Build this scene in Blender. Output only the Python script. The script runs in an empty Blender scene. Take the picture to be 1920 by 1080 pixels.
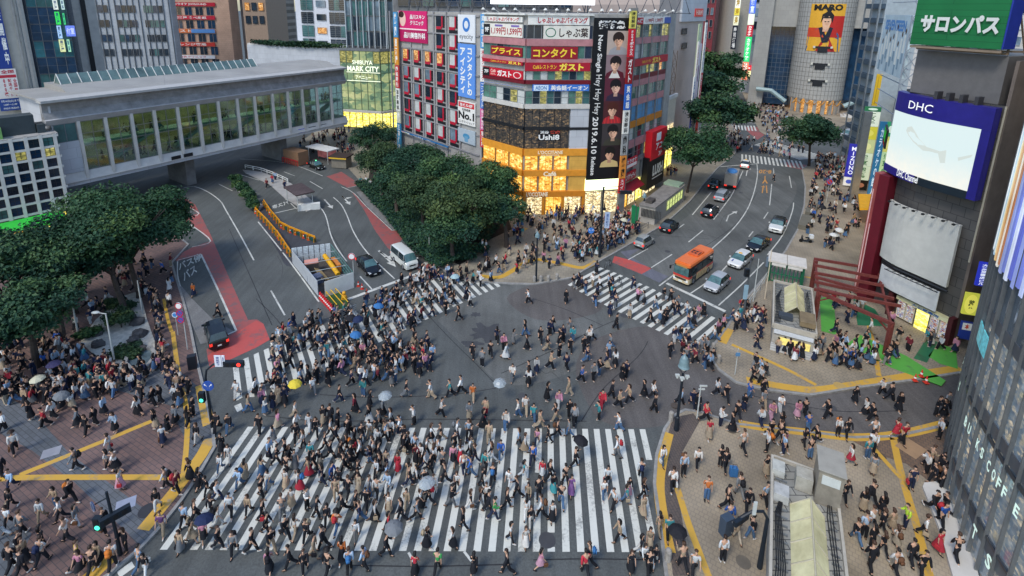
import bpy,bmesh,math,random
import numpy as np
from mathutils import Vector,Matrix
RND=random.Random(11)
scene=bpy.context.scene
COL=scene.collection
rad=math.radians
CF,CX,CY,CT,CRL,CH=967.7736,931.7627,242.7897,0.231356951612675,0.01084001,31.99783
_c,_s,_cr,_sr=math.cos(CT),math.sin(CT),math.cos(CRL),math.sin(CRL)
def ray(px,py):
 a,b=px-CX,py-CY
 u,v=a*_cr+b*_sr,-a*_sr+b*_cr
 return Vector((u,CF*_c-v*_s,-(CF*_s+v*_c)))
def G(px,py,z=0.0):
 d=ray(px,py);t=(z-CH)/d.z
 return Vector((d.x*t,d.y*t))
cd=bpy.data.cameras.new('camera');cam=bpy.data.objects.new('camera',cd);COL.objects.link(cam);scene.camera=cam
fw=Vector((0,_c,-_s));up=Vector((0,_s,_c));rt=Vector((1,0,0))
rt2=rt*_cr+up*_sr;up2=up*_cr-rt*_sr
m3=Matrix((rt2,up2,-fw)).transposed()
cam.matrix_world=Matrix.Translation((0,0,CH))@m3.to_4x4()
cd.sensor_width=36.0;cd.lens=CF/1920*36.0
cd.shift_x=(960-CX)/1920;cd.shift_y=(CY-540)/1920
cd.clip_start=0.5;cd.clip_end=6000
_M={}
def srgb(h):
 h=h.lstrip('#');r=[int(h[i:i+2],16)/255 for i in(0,2,4)]
 return tuple(((c+.055)/1.055)**2.4 if c>.04045 else c/12.92 for c in r)
def C(c):return srgb(c)if isinstance(c,str)else tuple(c)
def mat(name,col=(.5,.5,.5),rough=.65,metal=0.0,var=.12,scale=1.5,emit=0.0,ecol=None,spec=.4,bump=0,detail=4):
 if name in _M:return _M[name]
 m=bpy.data.materials.new(name);m.use_nodes=True;_M[name]=m
 nt=m.node_tree;b=nt.nodes['Principled BSDF'];col=C(col)
 b.inputs['Roughness'].default_value=rough;b.inputs['Metallic'].default_value=metal
 b.inputs['Specular IOR Level'].default_value=spec
 if var>0:
  ge=nt.nodes.new('ShaderNodeNewGeometry')
  n=nt.nodes.new('ShaderNodeTexNoise');n.inputs['Scale'].default_value=scale;n.inputs['Detail'].default_value=detail
  n.inputs['Roughness'].default_value=.65
  nt.links.new(ge.outputs['Position'],n.inputs['Vector'])
  r=nt.nodes.new('ShaderNodeValToRGB')
  r.color_ramp.elements[0].position=.28;r.color_ramp.elements[1].position=.72
  r.color_ramp.elements[0].color=(*[max(0,c*(1-var))for c in col],1)
  r.color_ramp.elements[1].color=(*[min(1,c*(1+var))for c in col],1)
  nt.links.new(n.outputs['Fac'],r.inputs['Fac']);nt.links.new(r.outputs['Color'],b.inputs['Base Color'])
  if bump:
   bp=nt.nodes.new('ShaderNodeBump');bp.inputs['Strength'].default_value=bump;bp.inputs['Distance'].default_value=.05
   nt.links.new(n.outputs['Fac'],bp.inputs['Height']);nt.links.new(bp.outputs['Normal'],b.inputs['Normal'])
 else:b.inputs['Base Color'].default_value=(*col,1)
 if emit:
  b.inputs['Emission Color'].default_value=(*(C(ecol)if ecol else col),1);b.inputs['Emission Strength'].default_value=emit
 return m
def pm(col,rough=.6,**k):
 key='paint_'+(col.lstrip('#')if isinstance(col,str)else '_'.join('%.2f'%c for c in col))+('_%.2f'%rough)+''.join('_%s%s'%(a,k[a])for a in sorted(k))
 return mat(key,col,rough,**k)
def N(nt,t,**kw):
 n=nt.nodes.new(t)
 for k,v in kw.items():
  if k in n.inputs:n.inputs[k].default_value=v
  else:setattr(n,k,v)
 return n
def brickmat(name,c1,c2,mortar,scale,bw=.5,bh=.25,rough=.75,ms=.02,rot=0,big=.25,plane='xy'):
 """paving or cladding: brick texture on world position, with slow stains"""
 if name in _M:return _M[name]
 m=bpy.data.materials.new(name);m.use_nodes=True;_M[name]=m;nt=m.node_tree;b=nt.nodes['Principled BSDF']
 ge=N(nt,'ShaderNodeNewGeometry')if plane=='xy' else N(nt,'ShaderNodeTexCoord')
 src=ge.outputs['Position']if plane=='xy' else ge.outputs['Object']
 mp=N(nt,'ShaderNodeMapping');mp.inputs['Rotation'].default_value=(rad(90)if plane!='xy' else 0,0,rad(rot))
 br=N(nt,'ShaderNodeTexBrick');br.inputs['Scale'].default_value=scale
 for k,c in(('Color1',c1),('Color2',c2),('Mortar',mortar)):br.inputs[k].default_value=(*C(c),1)
 br.inputs['Mortar Size'].default_value=ms;br.inputs['Brick Width'].default_value=bw;br.inputs['Row Height'].default_value=bh
 no=N(nt,'ShaderNodeTexNoise');no.inputs['Scale'].default_value=.22;no.inputs['Detail'].default_value=6
 mr=N(nt,'ShaderNodeMapRange');mr.inputs['From Min'].default_value=.3;mr.inputs['From Max'].default_value=.7
 mr.inputs['To Min'].default_value=1-big;mr.inputs['To Max'].default_value=1+big
 mx=N(nt,'ShaderNodeVectorMath',operation='SCALE')
 L=nt.links
 L.new(src,mp.inputs['Vector']);L.new(mp.outputs['Vector'],br.inputs['Vector']);L.new(src,no.inputs['Vector'])
 L.new(no.outputs['Fac'],mr.inputs['Value']);L.new(br.outputs['Color'],mx.inputs[0]);L.new(mr.outputs['Result'],mx.inputs['Scale'])
 L.new(mx.outputs['Vector'],b.inputs['Base Color']);b.inputs['Roughness'].default_value=rough;b.inputs['Specular IOR Level'].default_value=.3
 return m
def asphalt(name,col,blot=.3,tint=(1,1,1)):
 if name in _M:return _M[name]
 m=bpy.data.materials.new(name);m.use_nodes=True;_M[name]=m;nt=m.node_tree;b=nt.nodes['Principled BSDF'];L=nt.links
 ge=N(nt,'ShaderNodeNewGeometry')
 n1=N(nt,'ShaderNodeTexNoise',Scale=.12,Detail=5.0,Roughness=.6);n2=N(nt,'ShaderNodeTexNoise',Scale=7.0,Detail=6.0,Roughness=.75)
 n3=N(nt,'ShaderNodeTexVoronoi',Scale=9.0)
 mp=N(nt,'ShaderNodeMapping');mp.inputs['Scale'].default_value=(1.2,.08,1);mp.inputs['Rotation'].default_value=(0,0,rad(-35))
 n4=N(nt,'ShaderNodeTexNoise',Scale=1.3,Detail=4.0)
 L.new(ge.outputs['Position'],mp.inputs['Vector']);L.new(mp.outputs['Vector'],n4.inputs['Vector'])
 for n in(n1,n2,n3):L.new(ge.outputs['Position'],n.inputs['Vector'])
 def rng(sock,a,c,lo=.3,hi=.7):
  mr=N(nt,'ShaderNodeMapRange');mr.inputs['From Min'].default_value=lo;mr.inputs['From Max'].default_value=hi
  mr.inputs['To Min'].default_value=a;mr.inputs['To Max'].default_value=c;L.new(sock,mr.inputs['Value']);return mr.outputs['Result']
 def mul(a,c):
  q=N(nt,'ShaderNodeMath',operation='MULTIPLY');L.new(a,q.inputs[0]);L.new(c,q.inputs[1]);return q.outputs[0]
 f=mul(mul(rng(n1.outputs['Fac'],1-blot,1+blot),rng(n2.outputs['Fac'],.75,1.25)),mul(rng(n3.outputs['Distance'],.9,1.1,.1,.6),rng(n4.outputs['Fac'],.86,1.14)))
 sc=N(nt,'ShaderNodeVectorMath',operation='SCALE');sc.inputs[0].default_value=tuple(col*t for t in tint);L.new(f,sc.inputs['Scale'])
 L.new(sc.outputs['Vector'],b.inputs['Base Color']);b.inputs['Roughness'].default_value=.75;b.inputs['Specular IOR Level'].default_value=.35
 bp=N(nt,'ShaderNodeBump',Strength=.25,Distance=.01);L.new(n2.outputs['Fac'],bp.inputs['Height']);L.new(bp.outputs['Normal'],b.inputs['Normal'])
 return m
def wornpaint(name,col,wear=.45,under=.07,scale=5):
 """road paint with patches worn down to the asphalt"""
 if name in _M:return _M[name]
 m=bpy.data.materials.new(name);m.use_nodes=True;_M[name]=m;nt=m.node_tree;b=nt.nodes['Principled BSDF'];L=nt.links
 ge=N(nt,'ShaderNodeNewGeometry');n=N(nt,'ShaderNodeTexNoise',Scale=float(scale),Detail=8.0,Roughness=.7);L.new(ge.outputs['Position'],n.inputs['Vector'])
 n2=N(nt,'ShaderNodeTexNoise',Scale=.5,Detail=3.0);L.new(ge.outputs['Position'],n2.inputs['Vector'])
 ad=N(nt,'ShaderNodeMath',operation='ADD');L.new(n.outputs['Fac'],ad.inputs[0]);L.new(n2.outputs['Fac'],ad.inputs[1])
 r=N(nt,'ShaderNodeValToRGB');c=C(col);e=r.color_ramp.elements
 e[0].position=.5*wear+.18;e[0].color=(*[x*.35+under*.65 for x in c],1);e[1].position=.5*wear+.27;e[1].color=(*[x*.88 for x in c],1)
 e2=r.color_ramp.elements.new(.8);e2.color=(*c,1)
 hf=N(nt,'ShaderNodeMath',operation='MULTIPLY');hf.inputs[1].default_value=.5;L.new(ad.outputs[0],hf.inputs[0]);L.new(hf.outputs[0],r.inputs['Fac'])
 L.new(r.outputs['Color'],b.inputs['Base Color']);b.inputs['Roughness'].default_value=.6
 return m
def glass(name,col=(.03,.05,.06),rough=.08,var=.5,scale=.35):
 return mat(name,col,rough,0,var=var,scale=scale,spec=.8)
def interior(name,cols,emit=1.2,scale=1.2,base=(.03,.03,.03),metal=0):
 """lit interior seen through glass: goods, shelves, people and lamps that give off light, in blocks along the storey"""
 if name in _M:return _M[name]
 m=bpy.data.materials.new(name);m.use_nodes=True;_M[name]=m;nt=m.node_tree;b=nt.nodes['Principled BSDF'];L=nt.links
 ge=N(nt,'ShaderNodeNewGeometry');mp=N(nt,'ShaderNodeMapping');mp.inputs['Scale'].default_value=(1,1,1.8);L.new(ge.outputs['Position'],mp.inputs['Vector'])
 def noi(sc,det,dis=0):n=N(nt,'ShaderNodeTexNoise',Scale=float(sc),Detail=float(det),Roughness=.75,Distortion=float(dis));L.new(mp.outputs['Vector'],n.inputs['Vector']);return n.outputs['Fac']
 v=N(nt,'ShaderNodeTexVoronoi',Scale=float(scale)*3.2,distance='MANHATTAN');L.new(mp.outputs['Vector'],v.inputs['Vector'])
 sp=N(nt,'ShaderNodeSeparateColor');L.new(v.outputs['Color'],sp.inputs[0])
 def comb(a,c,k):
  q=N(nt,'ShaderNodeMix',data_type='FLOAT');q.inputs[0].default_value=k;L.new(a,q.inputs[2]);L.new(c,q.inputs[3]);return q.outputs[0]
 f=comb(comb(noi(scale*.9,3,.4),noi(scale*5,6),.45),sp.outputs[0],.3)
 r=N(nt,'ShaderNodeValToRGB');e=r.color_ramp.elements;k=len(cols)
 while len(e)<k:e.new(.5)
 for i,c in enumerate(cols):e[i].position=.26+.46*i/max(1,k-1);e[i].color=(*C(c),1)
 L.new(f,r.inputs['Fac']);L.new(r.outputs['Color'],b.inputs['Emission Color']);b.inputs['Emission Strength'].default_value=emit
 b.inputs['Base Color'].default_value=(*base,1);b.inputs['Metallic'].default_value=metal;b.inputs['Roughness'].default_value=.1;b.inputs['Specular IOR Level'].default_value=.7
 return m
class MB:
 def __init__(s,M=None):s.v=[];s.f=[];s.mi=[];s.M=M;s.cm=0
 def add(s,vs,fs):
  b=len(s.v)
  if s.M is not None:vs=[s.M@Vector(p)for p in vs]
  s.v+=[tuple(p)for p in vs];s.f+=[tuple(i+b for i in f)for f in fs];s.mi+=[s.cm]*len(fs);return s
 def box(s,x0,x1,y0,y1,z0,z1,T=None):
  p=[(x0,y0,z0),(x1,y0,z0),(x1,y1,z0),(x0,y1,z0),(x0,y0,z1),(x1,y0,z1),(x1,y1,z1),(x0,y1,z1)]
  if T is not None:p=[T@Vector(q)for q in p]
  return s.add(p,[(3,2,1,0),(4,5,6,7),(0,1,5,4),(1,2,6,5),(2,3,7,6),(3,0,4,7)])
 def cbox(s,c,d,rz=0):
  T=Matrix.Translation(c)@Matrix.Rotation(rz,4,'Z')
  return s.box(-d[0]/2,d[0]/2,-d[1]/2,d[1]/2,-d[2]/2,d[2]/2,T)
 def quad(s,*p):return s.add(p,[tuple(range(len(p)))])
 def sheet(s,pts,z):
  p=[(q[0],q[1],z)for q in pts]
  a=sum(p[i][0]*p[(i+1)%len(p)][1]-p[(i+1)%len(p)][0]*p[i][1]for i in range(len(p)))
  if a<0:p=p[::-1]
  return s.add(p,[tuple(range(len(p)))])
 def prism(s,pts,z0,z1,cap=True):
  p=[(q[0],q[1])for q in pts];n=len(p)
  a=sum(p[i][0]*p[(i+1)%n][1]-p[(i+1)%n][0]*p[i][1]for i in range(n))
  if a<0:p=p[::-1]
  vs=[(x,y,z0)for x,y in p]+[(x,y,z1)for x,y in p]
  fs=[(i,(i+1)%n,n+(i+1)%n,n+i)for i in range(n)]
  if cap:fs+=[tuple(range(n,2*n)),tuple(range(n-1,-1,-1))]
  return s.add(vs,fs)
 def tube(s,path,r,n=6,cap=True):
  path=[Vector(p)for p in path];rr=r if isinstance(r,(list,tuple))else[r]*len(path)
  vs=[];fs=[];prev=None
  for i,p in enumerate(path):
   d=(path[min(i+1,len(path)-1)]-path[max(i-1,0)]).normalized()
   if prev is None:a=d.orthogonal().normalized()
   else:
    a=prev-d*prev.dot(d);a=a.normalized()if a.length>1e-6 else d.orthogonal().normalized()
   prev=a;b=d.cross(a)
   for k in range(n):
    t=2*math.pi*k/n;vs.append(p+(a*math.cos(t)+b*math.sin(t))*rr[i])
  for i in range(len(path)-1):
   for k in range(n):fs.append((i*n+k,i*n+(k+1)%n,(i+1)*n+(k+1)%n,(i+1)*n+k))
  if cap:fs+=[tuple(range(n-1,-1,-1)),tuple(range((len(path)-1)*n,len(path)*n))]
  return s.add(vs,fs)
 def lathe(s,prof,c=(0,0,0),n=12):
  vs=[];fs=[]
  for r,z in prof:
   for k in range(n):t=2*math.pi*k/n;vs.append((c[0]+r*math.cos(t),c[1]+r*math.sin(t),c[2]+z))
  for i in range(len(prof)-1):
   for k in range(n):fs.append((i*n+k,i*n+(k+1)%n,(i+1)*n+(k+1)%n,(i+1)*n+k))
  fs+=[tuple(range(n-1,-1,-1)),tuple(range((len(prof)-1)*n,len(prof)*n))]
  return s.add(vs,fs)
 def ball(s,c,r,nu=8,nv=6,sc=(1,1,1)):
  vs=[];fs=[]
  for j in range(nv+1):
   ph=math.pi*j/nv
   for k in range(nu):t=2*math.pi*k/nu;vs.append((c[0]+sc[0]*r*math.sin(ph)*math.cos(t),c[1]+sc[1]*r*math.sin(ph)*math.sin(t),c[2]+sc[2]*r*math.cos(ph)))
  for j in range(nv):
   for k in range(nu):fs.append((j*nu+(k+1)%nu,j*nu+k,(j+1)*nu+k,(j+1)*nu+(k+1)%nu))
  return s.add(vs,fs)
 def mesh(s,name,mats,smooth=False):
  me=bpy.data.meshes.new(name);me.from_pydata(s.v,[],s.f)
  for m in(mats if isinstance(mats,(list,tuple))else[mats]):me.materials.append(m)
  if any(s.mi):me.polygons.foreach_set('material_index',s.mi)
  if smooth:me.polygons.foreach_set('use_smooth',[True]*len(s.f))
  me.update();return me
 def build(s,name,mats,parent=None,smooth=False,M=None):
  return link(name,s.mesh(name,mats,smooth),parent,M)
def link(name,data,parent=None,M=None):
 o=bpy.data.objects.new(name,data);COL.objects.link(o)
 if parent is not None:o.parent=parent
 if M is not None:o.matrix_basis=M
 return o
def tag(o,label=None,cat=None,group=None,kind=None):
 if label:o['label']=label
 if cat:o['category']=cat
 if group:o['group']=group
 if kind:o['kind']=kind
 return o
def empty(name,loc=(0,0,0),rz=0,label=None,cat=None,group=None):
 o=bpy.data.objects.new(name,None);COL.objects.link(o);o.location=loc;o.rotation_euler=(0,0,rz);o.empty_display_size=.3
 return tag(o,label,cat,group)
KIDS={}
def kids(o):return[c for c in bpy.data.objects if c.parent==o]
def copytree(o,M=None,parent=None,label=None,group=None,_km=None):
 if _km is None:
  _km={}
  for c in bpy.data.objects:
   if c.parent:_km.setdefault(c.parent.name,[]).append(c)
 c=o.copy();COL.objects.link(c);c.parent=parent
 if parent is not None:c.matrix_parent_inverse=o.matrix_parent_inverse
 if M is not None:c.matrix_basis=M
 if label:c['label']=label
 if group:c['group']=group
 for k in _km.get(o.name,[]):copytree(k,None,c,_km=_km)
 return c
def place(x,y,z=0,rz=0):return Matrix.Translation((x,y,z))@Matrix.Rotation(rz,4,'Z')
_T={}
def textmesh(s,vertical=False,bold=0.0):
 key=(s,vertical,bold)
 if key in _T:return _T[key]
 def one(t):
  c=bpy.data.curves.new('t','FONT');c.body=t;c.resolution_u=2;c.offset=bold;c.fill_mode='FRONT';c.space_line=.95
  o=bpy.data.objects.new('t',c);COL.objects.link(o)
  me=bpy.data.meshes.new_from_object(o.evaluated_get(bpy.context.evaluated_depsgraph_get()))
  bpy.data.objects.remove(o);bpy.data.curves.remove(c)
  v=[tuple(p.co)for p in me.vertices];f=[tuple(p.vertices)for p in me.polygons];bpy.data.meshes.remove(me)
  return v,f
 if vertical:
  V=[];F=[];y=0
  for ch in s:
   if ch==' ':y-=.5;continue
   v,f=one(ch)
   if not v:continue
   xs=[p[0]for p in v];w=(max(xs)+min(xs))/2;b=len(V)
   ys=[p[1]for p in v];h=max(max(ys)-min(ys),.35);t=max(ys)
   V+=[(p[0]-w,p[1]-t+y,0)for p in v];F+=[tuple(i+b for i in q)for q in f];y-=h+.14
 else:V,F=one(s)
 xs=[p[0]for p in V];ys=[p[1]for p in V];x0,x1,y0,y1=min(xs),max(xs),min(ys),max(ys)
 _T[key]=([((p[0]-x0)/(x1-x0+1e-9),(p[1]-y0)/(y1-y0+1e-9))for p in V],F,(x1-x0)/(y1-y0+1e-9))
 return _T[key]
def lettering(mb,s,u0,v0,u1,v1,y=-.015,vertical=False,bold=.0):
 V,F,_=textmesh(s,vertical,bold)
 mb.add([(u0+(u1-u0)*a,y,v0+(v1-v0)*b)for a,b in V],F)
class Fac:
 """a vertical plane over the ground line A-B; local x runs along it, y goes into the building, z up"""
 def __init__(s,A,B,root=None):
  s.A=Vector(A);s.B=Vector(B);e=s.B-s.A;s.L=e.length;s.e=e/s.L;s.ang=math.atan2(e.y,e.x)
  s.W=place(s.A.x,s.A.y,0,s.ang);s.root=root
  s.M=(place(root.location.x,root.location.y,root.location.z,root.rotation_euler.z).inverted()@s.W)if root else s.W
 def px(s,x,y,off=0.0):
  d=ray(x,y);n=Vector((-s.e.y,s.e.x));t=(s.A+n*off).dot(n)/d.xy.dot(n)
  p=d*t;return(p.xy-s.A).dot(s.e),CH+p.z
 def z(s,x,y):return s.px(x,y)[1]
 def s_(s,x,y):return s.px(x,y)[0]
 def mb(s):return MB(s.M)
_W={}
def window(fac,s0,s1,z0,z1,pane,frame,nx=1,ny=1,d=-.06,t=.06,name='window',root=None):
 w,h=round(s1-s0,2),round(z1-z0,2);k=(w,h,nx,ny,frame.name,t)
 if k not in _W:
  m=MB()
  m.box(0,w,-.05,.05,0,t);m.box(0,w,-.05,.05,h-t,h);m.box(0,t,-.05,.05,t,h-t);m.box(w-t,w,-.05,.05,t,h-t)
  for i in range(1,nx):m.box(w*i/nx-t/2,w*i/nx+t/2,-.04,.05,t,h-t)
  for j in range(1,ny):m.box(t,w-t,-.035,.05,h*j/ny-t/2,h*j/ny+t/2)
  _W[k]=m.mesh(name,frame)
 kp=(w,h,t,pane.name)
 if kp not in _W:
  _W[kp]=MB().box(t*.5,w-t*.5,-.01,.03,t*.5,h-t*.5).mesh('pane',pane)
 o=link(name,_W[k],root or fac.root,fac.M@Matrix.Translation((s0,d,z0)))
 link('pane',_W[kp],o);return o
def winrow(fac,s0,s1,z0,z1,n,panes,frame,gap=.0,nx=1,ny=1,d=-.06,t=.06,rnd=RND):
 w=(s1-s0)/n
 for i in range(n):window(fac,s0+w*i+gap/2,s0+w*(i+1)-gap/2,z0,z1,rnd.choice(panes),frame,nx,ny,d,t)
def sign(fac,s0,z0,s1,z1,col,texts,label,name='shop_sign',proud=.3,thick=.24,emit=0,cat='sign',group=None,extra=None,rough=.5):
 if s1<s0:s0,s1=s1,s0
 if z1<z0:z0,z1=z1,z0
 w,h=s1-s0,z1-z0
 o=MB().box(0,w,0,thick,0,h).build(name,pm(col,rough,var=.05,**({'emit':emit}if emit else{})),M=fac.W@Matrix.Translation((s0,-proud,z0)))
 tag(o,label,cat,group);by={}
 for q in texts:by.setdefault(q[1],[]).append(q)
 k=0
 for c,qs in by.items():
  m=MB()
  for q in qs:
   st=q[0];vert=st.startswith('|');st=st.lstrip('|');bold=q[6]if len(q)>6 else .01
   u0,v0,u1,v1=q[2:6]
   y=-.012-.004*k
   if st=='#':m.box(u0*w,u1*w,y,0,v0*h,v1*h)
   elif st=='@':
    n=24;m.add([(w*((u0+u1)/2+(u1-u0)/2*math.cos(6.2832*i/n)),y,h*((v0+v1)/2+(v1-v0)/2*math.sin(6.2832*i/n)))for i in range(n)],[tuple(range(n))])
   else:lettering(m,st,u0*w,v0*h,u1*w,v1*h,y,vert,bold)
  k+=1
  m.build('lettering',pm(c,.5,var=0,**({'emit':emit}if emit else{})),o)
 return o
def SG(fac,x0,y0,x1,y1,col,texts,label,**k):
 s0,z1=fac.px(x0,y0);s1,z0=fac.px(x1,y1)
 return sign(fac,s0,z0,s1,z1,col,texts,label,**k)
sun_el,sun_az=rad(50),rad(-40)
w=bpy.data.worlds.new('World');scene.world=w;w.use_nodes=True
nt=w.node_tree;bg=nt.nodes['Background']
sky=nt.nodes.new('ShaderNodeTexSky');sky.sky_type='NISHITA';sky.sun_disc=False
sky.sun_elevation=sun_el;sky.sun_rotation=rad(218);sky.air_density=1.3;sky.dust_density=1.2;sky.ozone_density=3.5
nt.links.new(sky.outputs['Color'],bg.inputs['Color']);bg.inputs['Strength'].default_value=.15
sl=bpy.data.lights.new('sun','SUN');sl.energy=1.3;sl.angle=rad(13);sl.color=(1,.94,.84)
so=bpy.data.objects.new('sun',sl);COL.objects.link(so)
so.rotation_euler=Vector((.42,.5,-.85)).to_track_quat('-Z','Y').to_euler()
scene.view_settings.view_transform='Standard';scene.view_settings.look='None';scene.view_settings.exposure=.72;scene.view_settings.gamma=1
scene.cycles.max_bounces=5;scene.cycles.diffuse_bounces=3;scene.cycles.glossy_bounces=3;scene.cycles.use_denoising=True
scene.cycles.transparent_max_bounces=8
A_MAIN=asphalt('asphalt',.084,.22,(.96,1.03,.99));A_DARK=asphalt('asphalt_new',.05,.2,(.92,.96,1.1));A_WARM=asphalt('asphalt_reddish',.088,.25,(1.08,.99,.93))
A_BLUE=asphalt('asphalt_bluegrey',.13,.12,(.92,.95,1.15));A_LIGHT=asphalt('concrete_road',.17,.2,(1,1,.98));A_OLD=asphalt('asphalt_old',.108,.3,(.99,1.02,.96))
def struct(o,label,cat):return tag(o,label,cat,kind='structure')
def smooth(pts,k=4):
 out=[]
 for i in range(len(pts)-1):
  p0,p1,p2,p3=pts[max(i-1,0)],pts[i],pts[i+1],pts[min(i+2,len(pts)-1)]
  for j in range(k):
   t=j/k;out.append(tuple(.5*(2*p1[a]+(p2[a]-p0[a])*t+(2*p0[a]-5*p1[a]+4*p2[a]-p3[a])*t*t+(3*p1[a]-p0[a]-3*p2[a]+p3[a])*t**3)for a in(0,1)))
 return out+[pts[-1]]
def gp(pts,z=0):return[G(x,y,z)for x,y in pts]
g=MB().sheet([(-1500,-300),(1500,-300),(1500,3000),(-1500,3000)],0).build('ground',A_MAIN);struct(g,'grey asphalt ground of the crossing reaching into the city','ground')
def patch(name,pts,z,m,label,cat='road'):
 return struct(MB().sheet(gp(smooth(pts+pts[:1],5)[:-1]if name in('road_stain','road_patch')else pts),z).build(name,m),label,cat)
patch('road_patch',[(820,600),(905,545),(1000,532),(1110,540),(1180,575),(1215,610),(1110,680),(1000,720),(930,712),(880,660)],0.0020,A_OLD,'paler worn asphalt in the middle of the crossing')
patch('road_patch',[(1000,532),(1060,523),(1130,560),(1110,590),(1010,600),(950,560)],0.0030,A_WARM,'brownish asphalt below the kerb of the far plaza')
patch('road_patch',[(1100,640),(1215,612),(1335,660),(1350,700),(1300,760),(1262,775),(1235,800),(1130,790),(1080,700)],0.0040,A_WARM,'reddish brown asphalt beside the alley mouth')
patch('road_patch',[(480,402),(494,388),(545,432),(590,452),(612,470),(545,500),(520,470)],0.0050,A_DARK,'dark new asphalt between the two barrier rows')
patch('road_patch',[(1385,648),(1345,690),(1262,776),(1385,795),(1500,806),(1600,818),(1700,812),(1790,775),(1800,700),(1720,708),(1600,724),(1520,735),(1440,728),(1395,712)],0.0060,A_WARM,'brown asphalt lane leading into the shopping alley')
patch('road_patch',[(1180,480),(1290,405),(1345,340),(1400,315),(1490,340),(1470,400),(1380,470),(1350,520),(1260,520)],0.0070,A_OLD,'patched grey asphalt of the hill road')
DAMP=asphalt('asphalt_damp',.058,.15,(.95,.98,1.05))
def stain(px,py,rx_,ry_,seed,l):
 r=random.Random(seed);pts=[]
 for i in range(26):t=6.2832*i/26;k=r.uniform(.55,1.1);pts.append((px+rx_*k*math.cos(t),py+ry_*k*math.sin(t)))
 struct(MB().sheet(gp(pts),.0085).build('road_stain',DAMP),l,'road')
stain(914,624,36,20,1,'dark damp stain on the asphalt, larger one');stain(885,645,22,8,2,'dark damp stain on the asphalt, smaller one');stain(893,590,12,5,3,'small dark damp spot above the larger stain')
mm_=MB()
def seam(pts,w=.07):
 P=gp(smooth(pts,6)if len(pts)>2 else pts)
 for a,b in zip(P[:-1],P[1:]):d=(b-a).normalized();n=Vector((-d.y,d.x))*w/2;mm_.sheet([a+n,b+n,b-n,a-n],.0078)
for q in([(800,588),(845,636),(892,682),(925,716)],[(940,700),(1030,660),(1110,620),(1160,598)],[(1090,790),(1130,730),(1195,670),(1215,640)],[(600,740),(700,745),(840,740),(930,728)],[(1000,560),(1060,580),(1130,610)],[(500,780),(620,790),(800,786),(1100,790)],[(480,560),(520,600),(545,640)],[(1290,430),(1340,445),(1360,452)],[(1220,440),(1330,448)],[(1000,1050),(1100,1048),(1235,1050)],[(660,1060),(800,1062),(960,1058)],[(430,430),(470,520),(510,610)],[(610,420),(640,470),(660,520)],[(1310,470),(1380,420),(1420,360)],[(1400,740),(1560,770),(1700,770)]):seam(q)
for q in([(700,700),(712,690),(730,688),(738,676),(755,672)],[(1010,690),(1022,700),(1035,698),(1050,712)],[(1130,660),(1140,648),(1158,645)],[(760,600),(775,612),(782,628)],[(520,480),(530,500),(528,520)],[(1350,420),(1358,405),(1372,398)]):seam(q,.035)
struct(mm_.build('asphalt_seam',mat('seam_tar',(.022,.022,.024),.7,var=.3,scale=3)),'thin dark tar seams and cracks across the asphalt','road')
KERB=mat('kerb_stone',(.27,.265,.25),.8,var=.25,scale=2.5)
def kerb(pts,label,closed=False,w=.22,h=.15):
 P=gp(pts,.12);m=MB()
 for i in range(len(P)-(0 if closed else 1)):
  a,b=P[i],P[(i+1)%len(P)];d=(b-a)
  if d.length<.05:continue
  m.box(-.02,d.length+.02,-w/2,w/2,-.1,h+.002*(i%2),place(a.x,a.y,0,math.atan2(d.y,d.x)))
 return struct(m.build('kerb',KERB),label,'kerb')
def pavement(name,pts,m,label,z=.12):return struct(MB().prism(gp(pts,z),-.15,z).build(name,m),label,'pavement')
BR_RED=brickmat('brick_paving_red',(.17,.105,.09),(.125,.085,.078),(.07,.06,.06),1.0,.62,.3,rot=28,ms=.02)
BR_GREY=brickmat('brick_paving_grey',(.115,.125,.14),(.095,.105,.115),(.06,.065,.07),1.0,.62,.3,rot=28,ms=.02)
PAV_TAN=brickmat('paving_tan',(.31,.255,.18),(.285,.235,.17),(.24,.20,.15),1.0,.3,.3,rot=35,ms=.03,big=.35)
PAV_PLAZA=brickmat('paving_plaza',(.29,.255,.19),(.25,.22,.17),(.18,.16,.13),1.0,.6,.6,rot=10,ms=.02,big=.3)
PAV_SIDE=brickmat('paving_side',(.30,.25,.18),(.265,.225,.165),(.21,.18,.14),1.0,.4,.4,rot=50,ms=.03,big=.3)
PAV_EDGE=brickmat('paving_edge',(.115,.088,.074),(.095,.075,.066),(.06,.055,.05),1.0,.4,.2,rot=80,ms=.02)
k1=[(318,430),(353,458),(322,492),(330,520),(343,562),(357,615),(368,672),(383,735),(398,800),(402,838),(378,880),(340,937),(298,990),(262,1028),(205,1076),(120,1130)]
pavement('station_plaza',k1+[(-500,1400),(-900,700),(-500,470),(60,425)],BR_RED,'red brown brick plaza outside the station with grey bands')
kerb(k1,'grey stone kerb round the brick station plaza')
def band(pts,label):struct(MB().sheet(gp(pts,.12),.125).build('paving_band',BR_GREY),label,'paving')
band([(-60,700),(60,770),(130,850),(265,950),(300,985),(262,1026),(240,1000),(140,905),(60,845),(-60,780)],'grey brick band running across the plaza to the kerb')
band([(330,690),(383,735),(398,800),(402,838),(380,875),(352,890),(350,830),(318,760),(180,720),(150,690)],'grey brick band behind the kerb near the crossing')
band([(-60,930),(60,1000),(20,1080),(-100,1080)],'grey brick patch at the plaza bottom corner')
k2=[(640,300),(690,355),(745,412),(770,430),(756,445),(785,475),(826,500),(850,520),(900,528),(960,531),(1003,532),(1050,524),(1072,520),(1117,493),(1153,473),(1193,450),(1233,427),(1260,407),(1293,377),(1307,360),(1320,343),(1345,315),(1375,292),(1392,262),(1365,225),(1330,215)]
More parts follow.
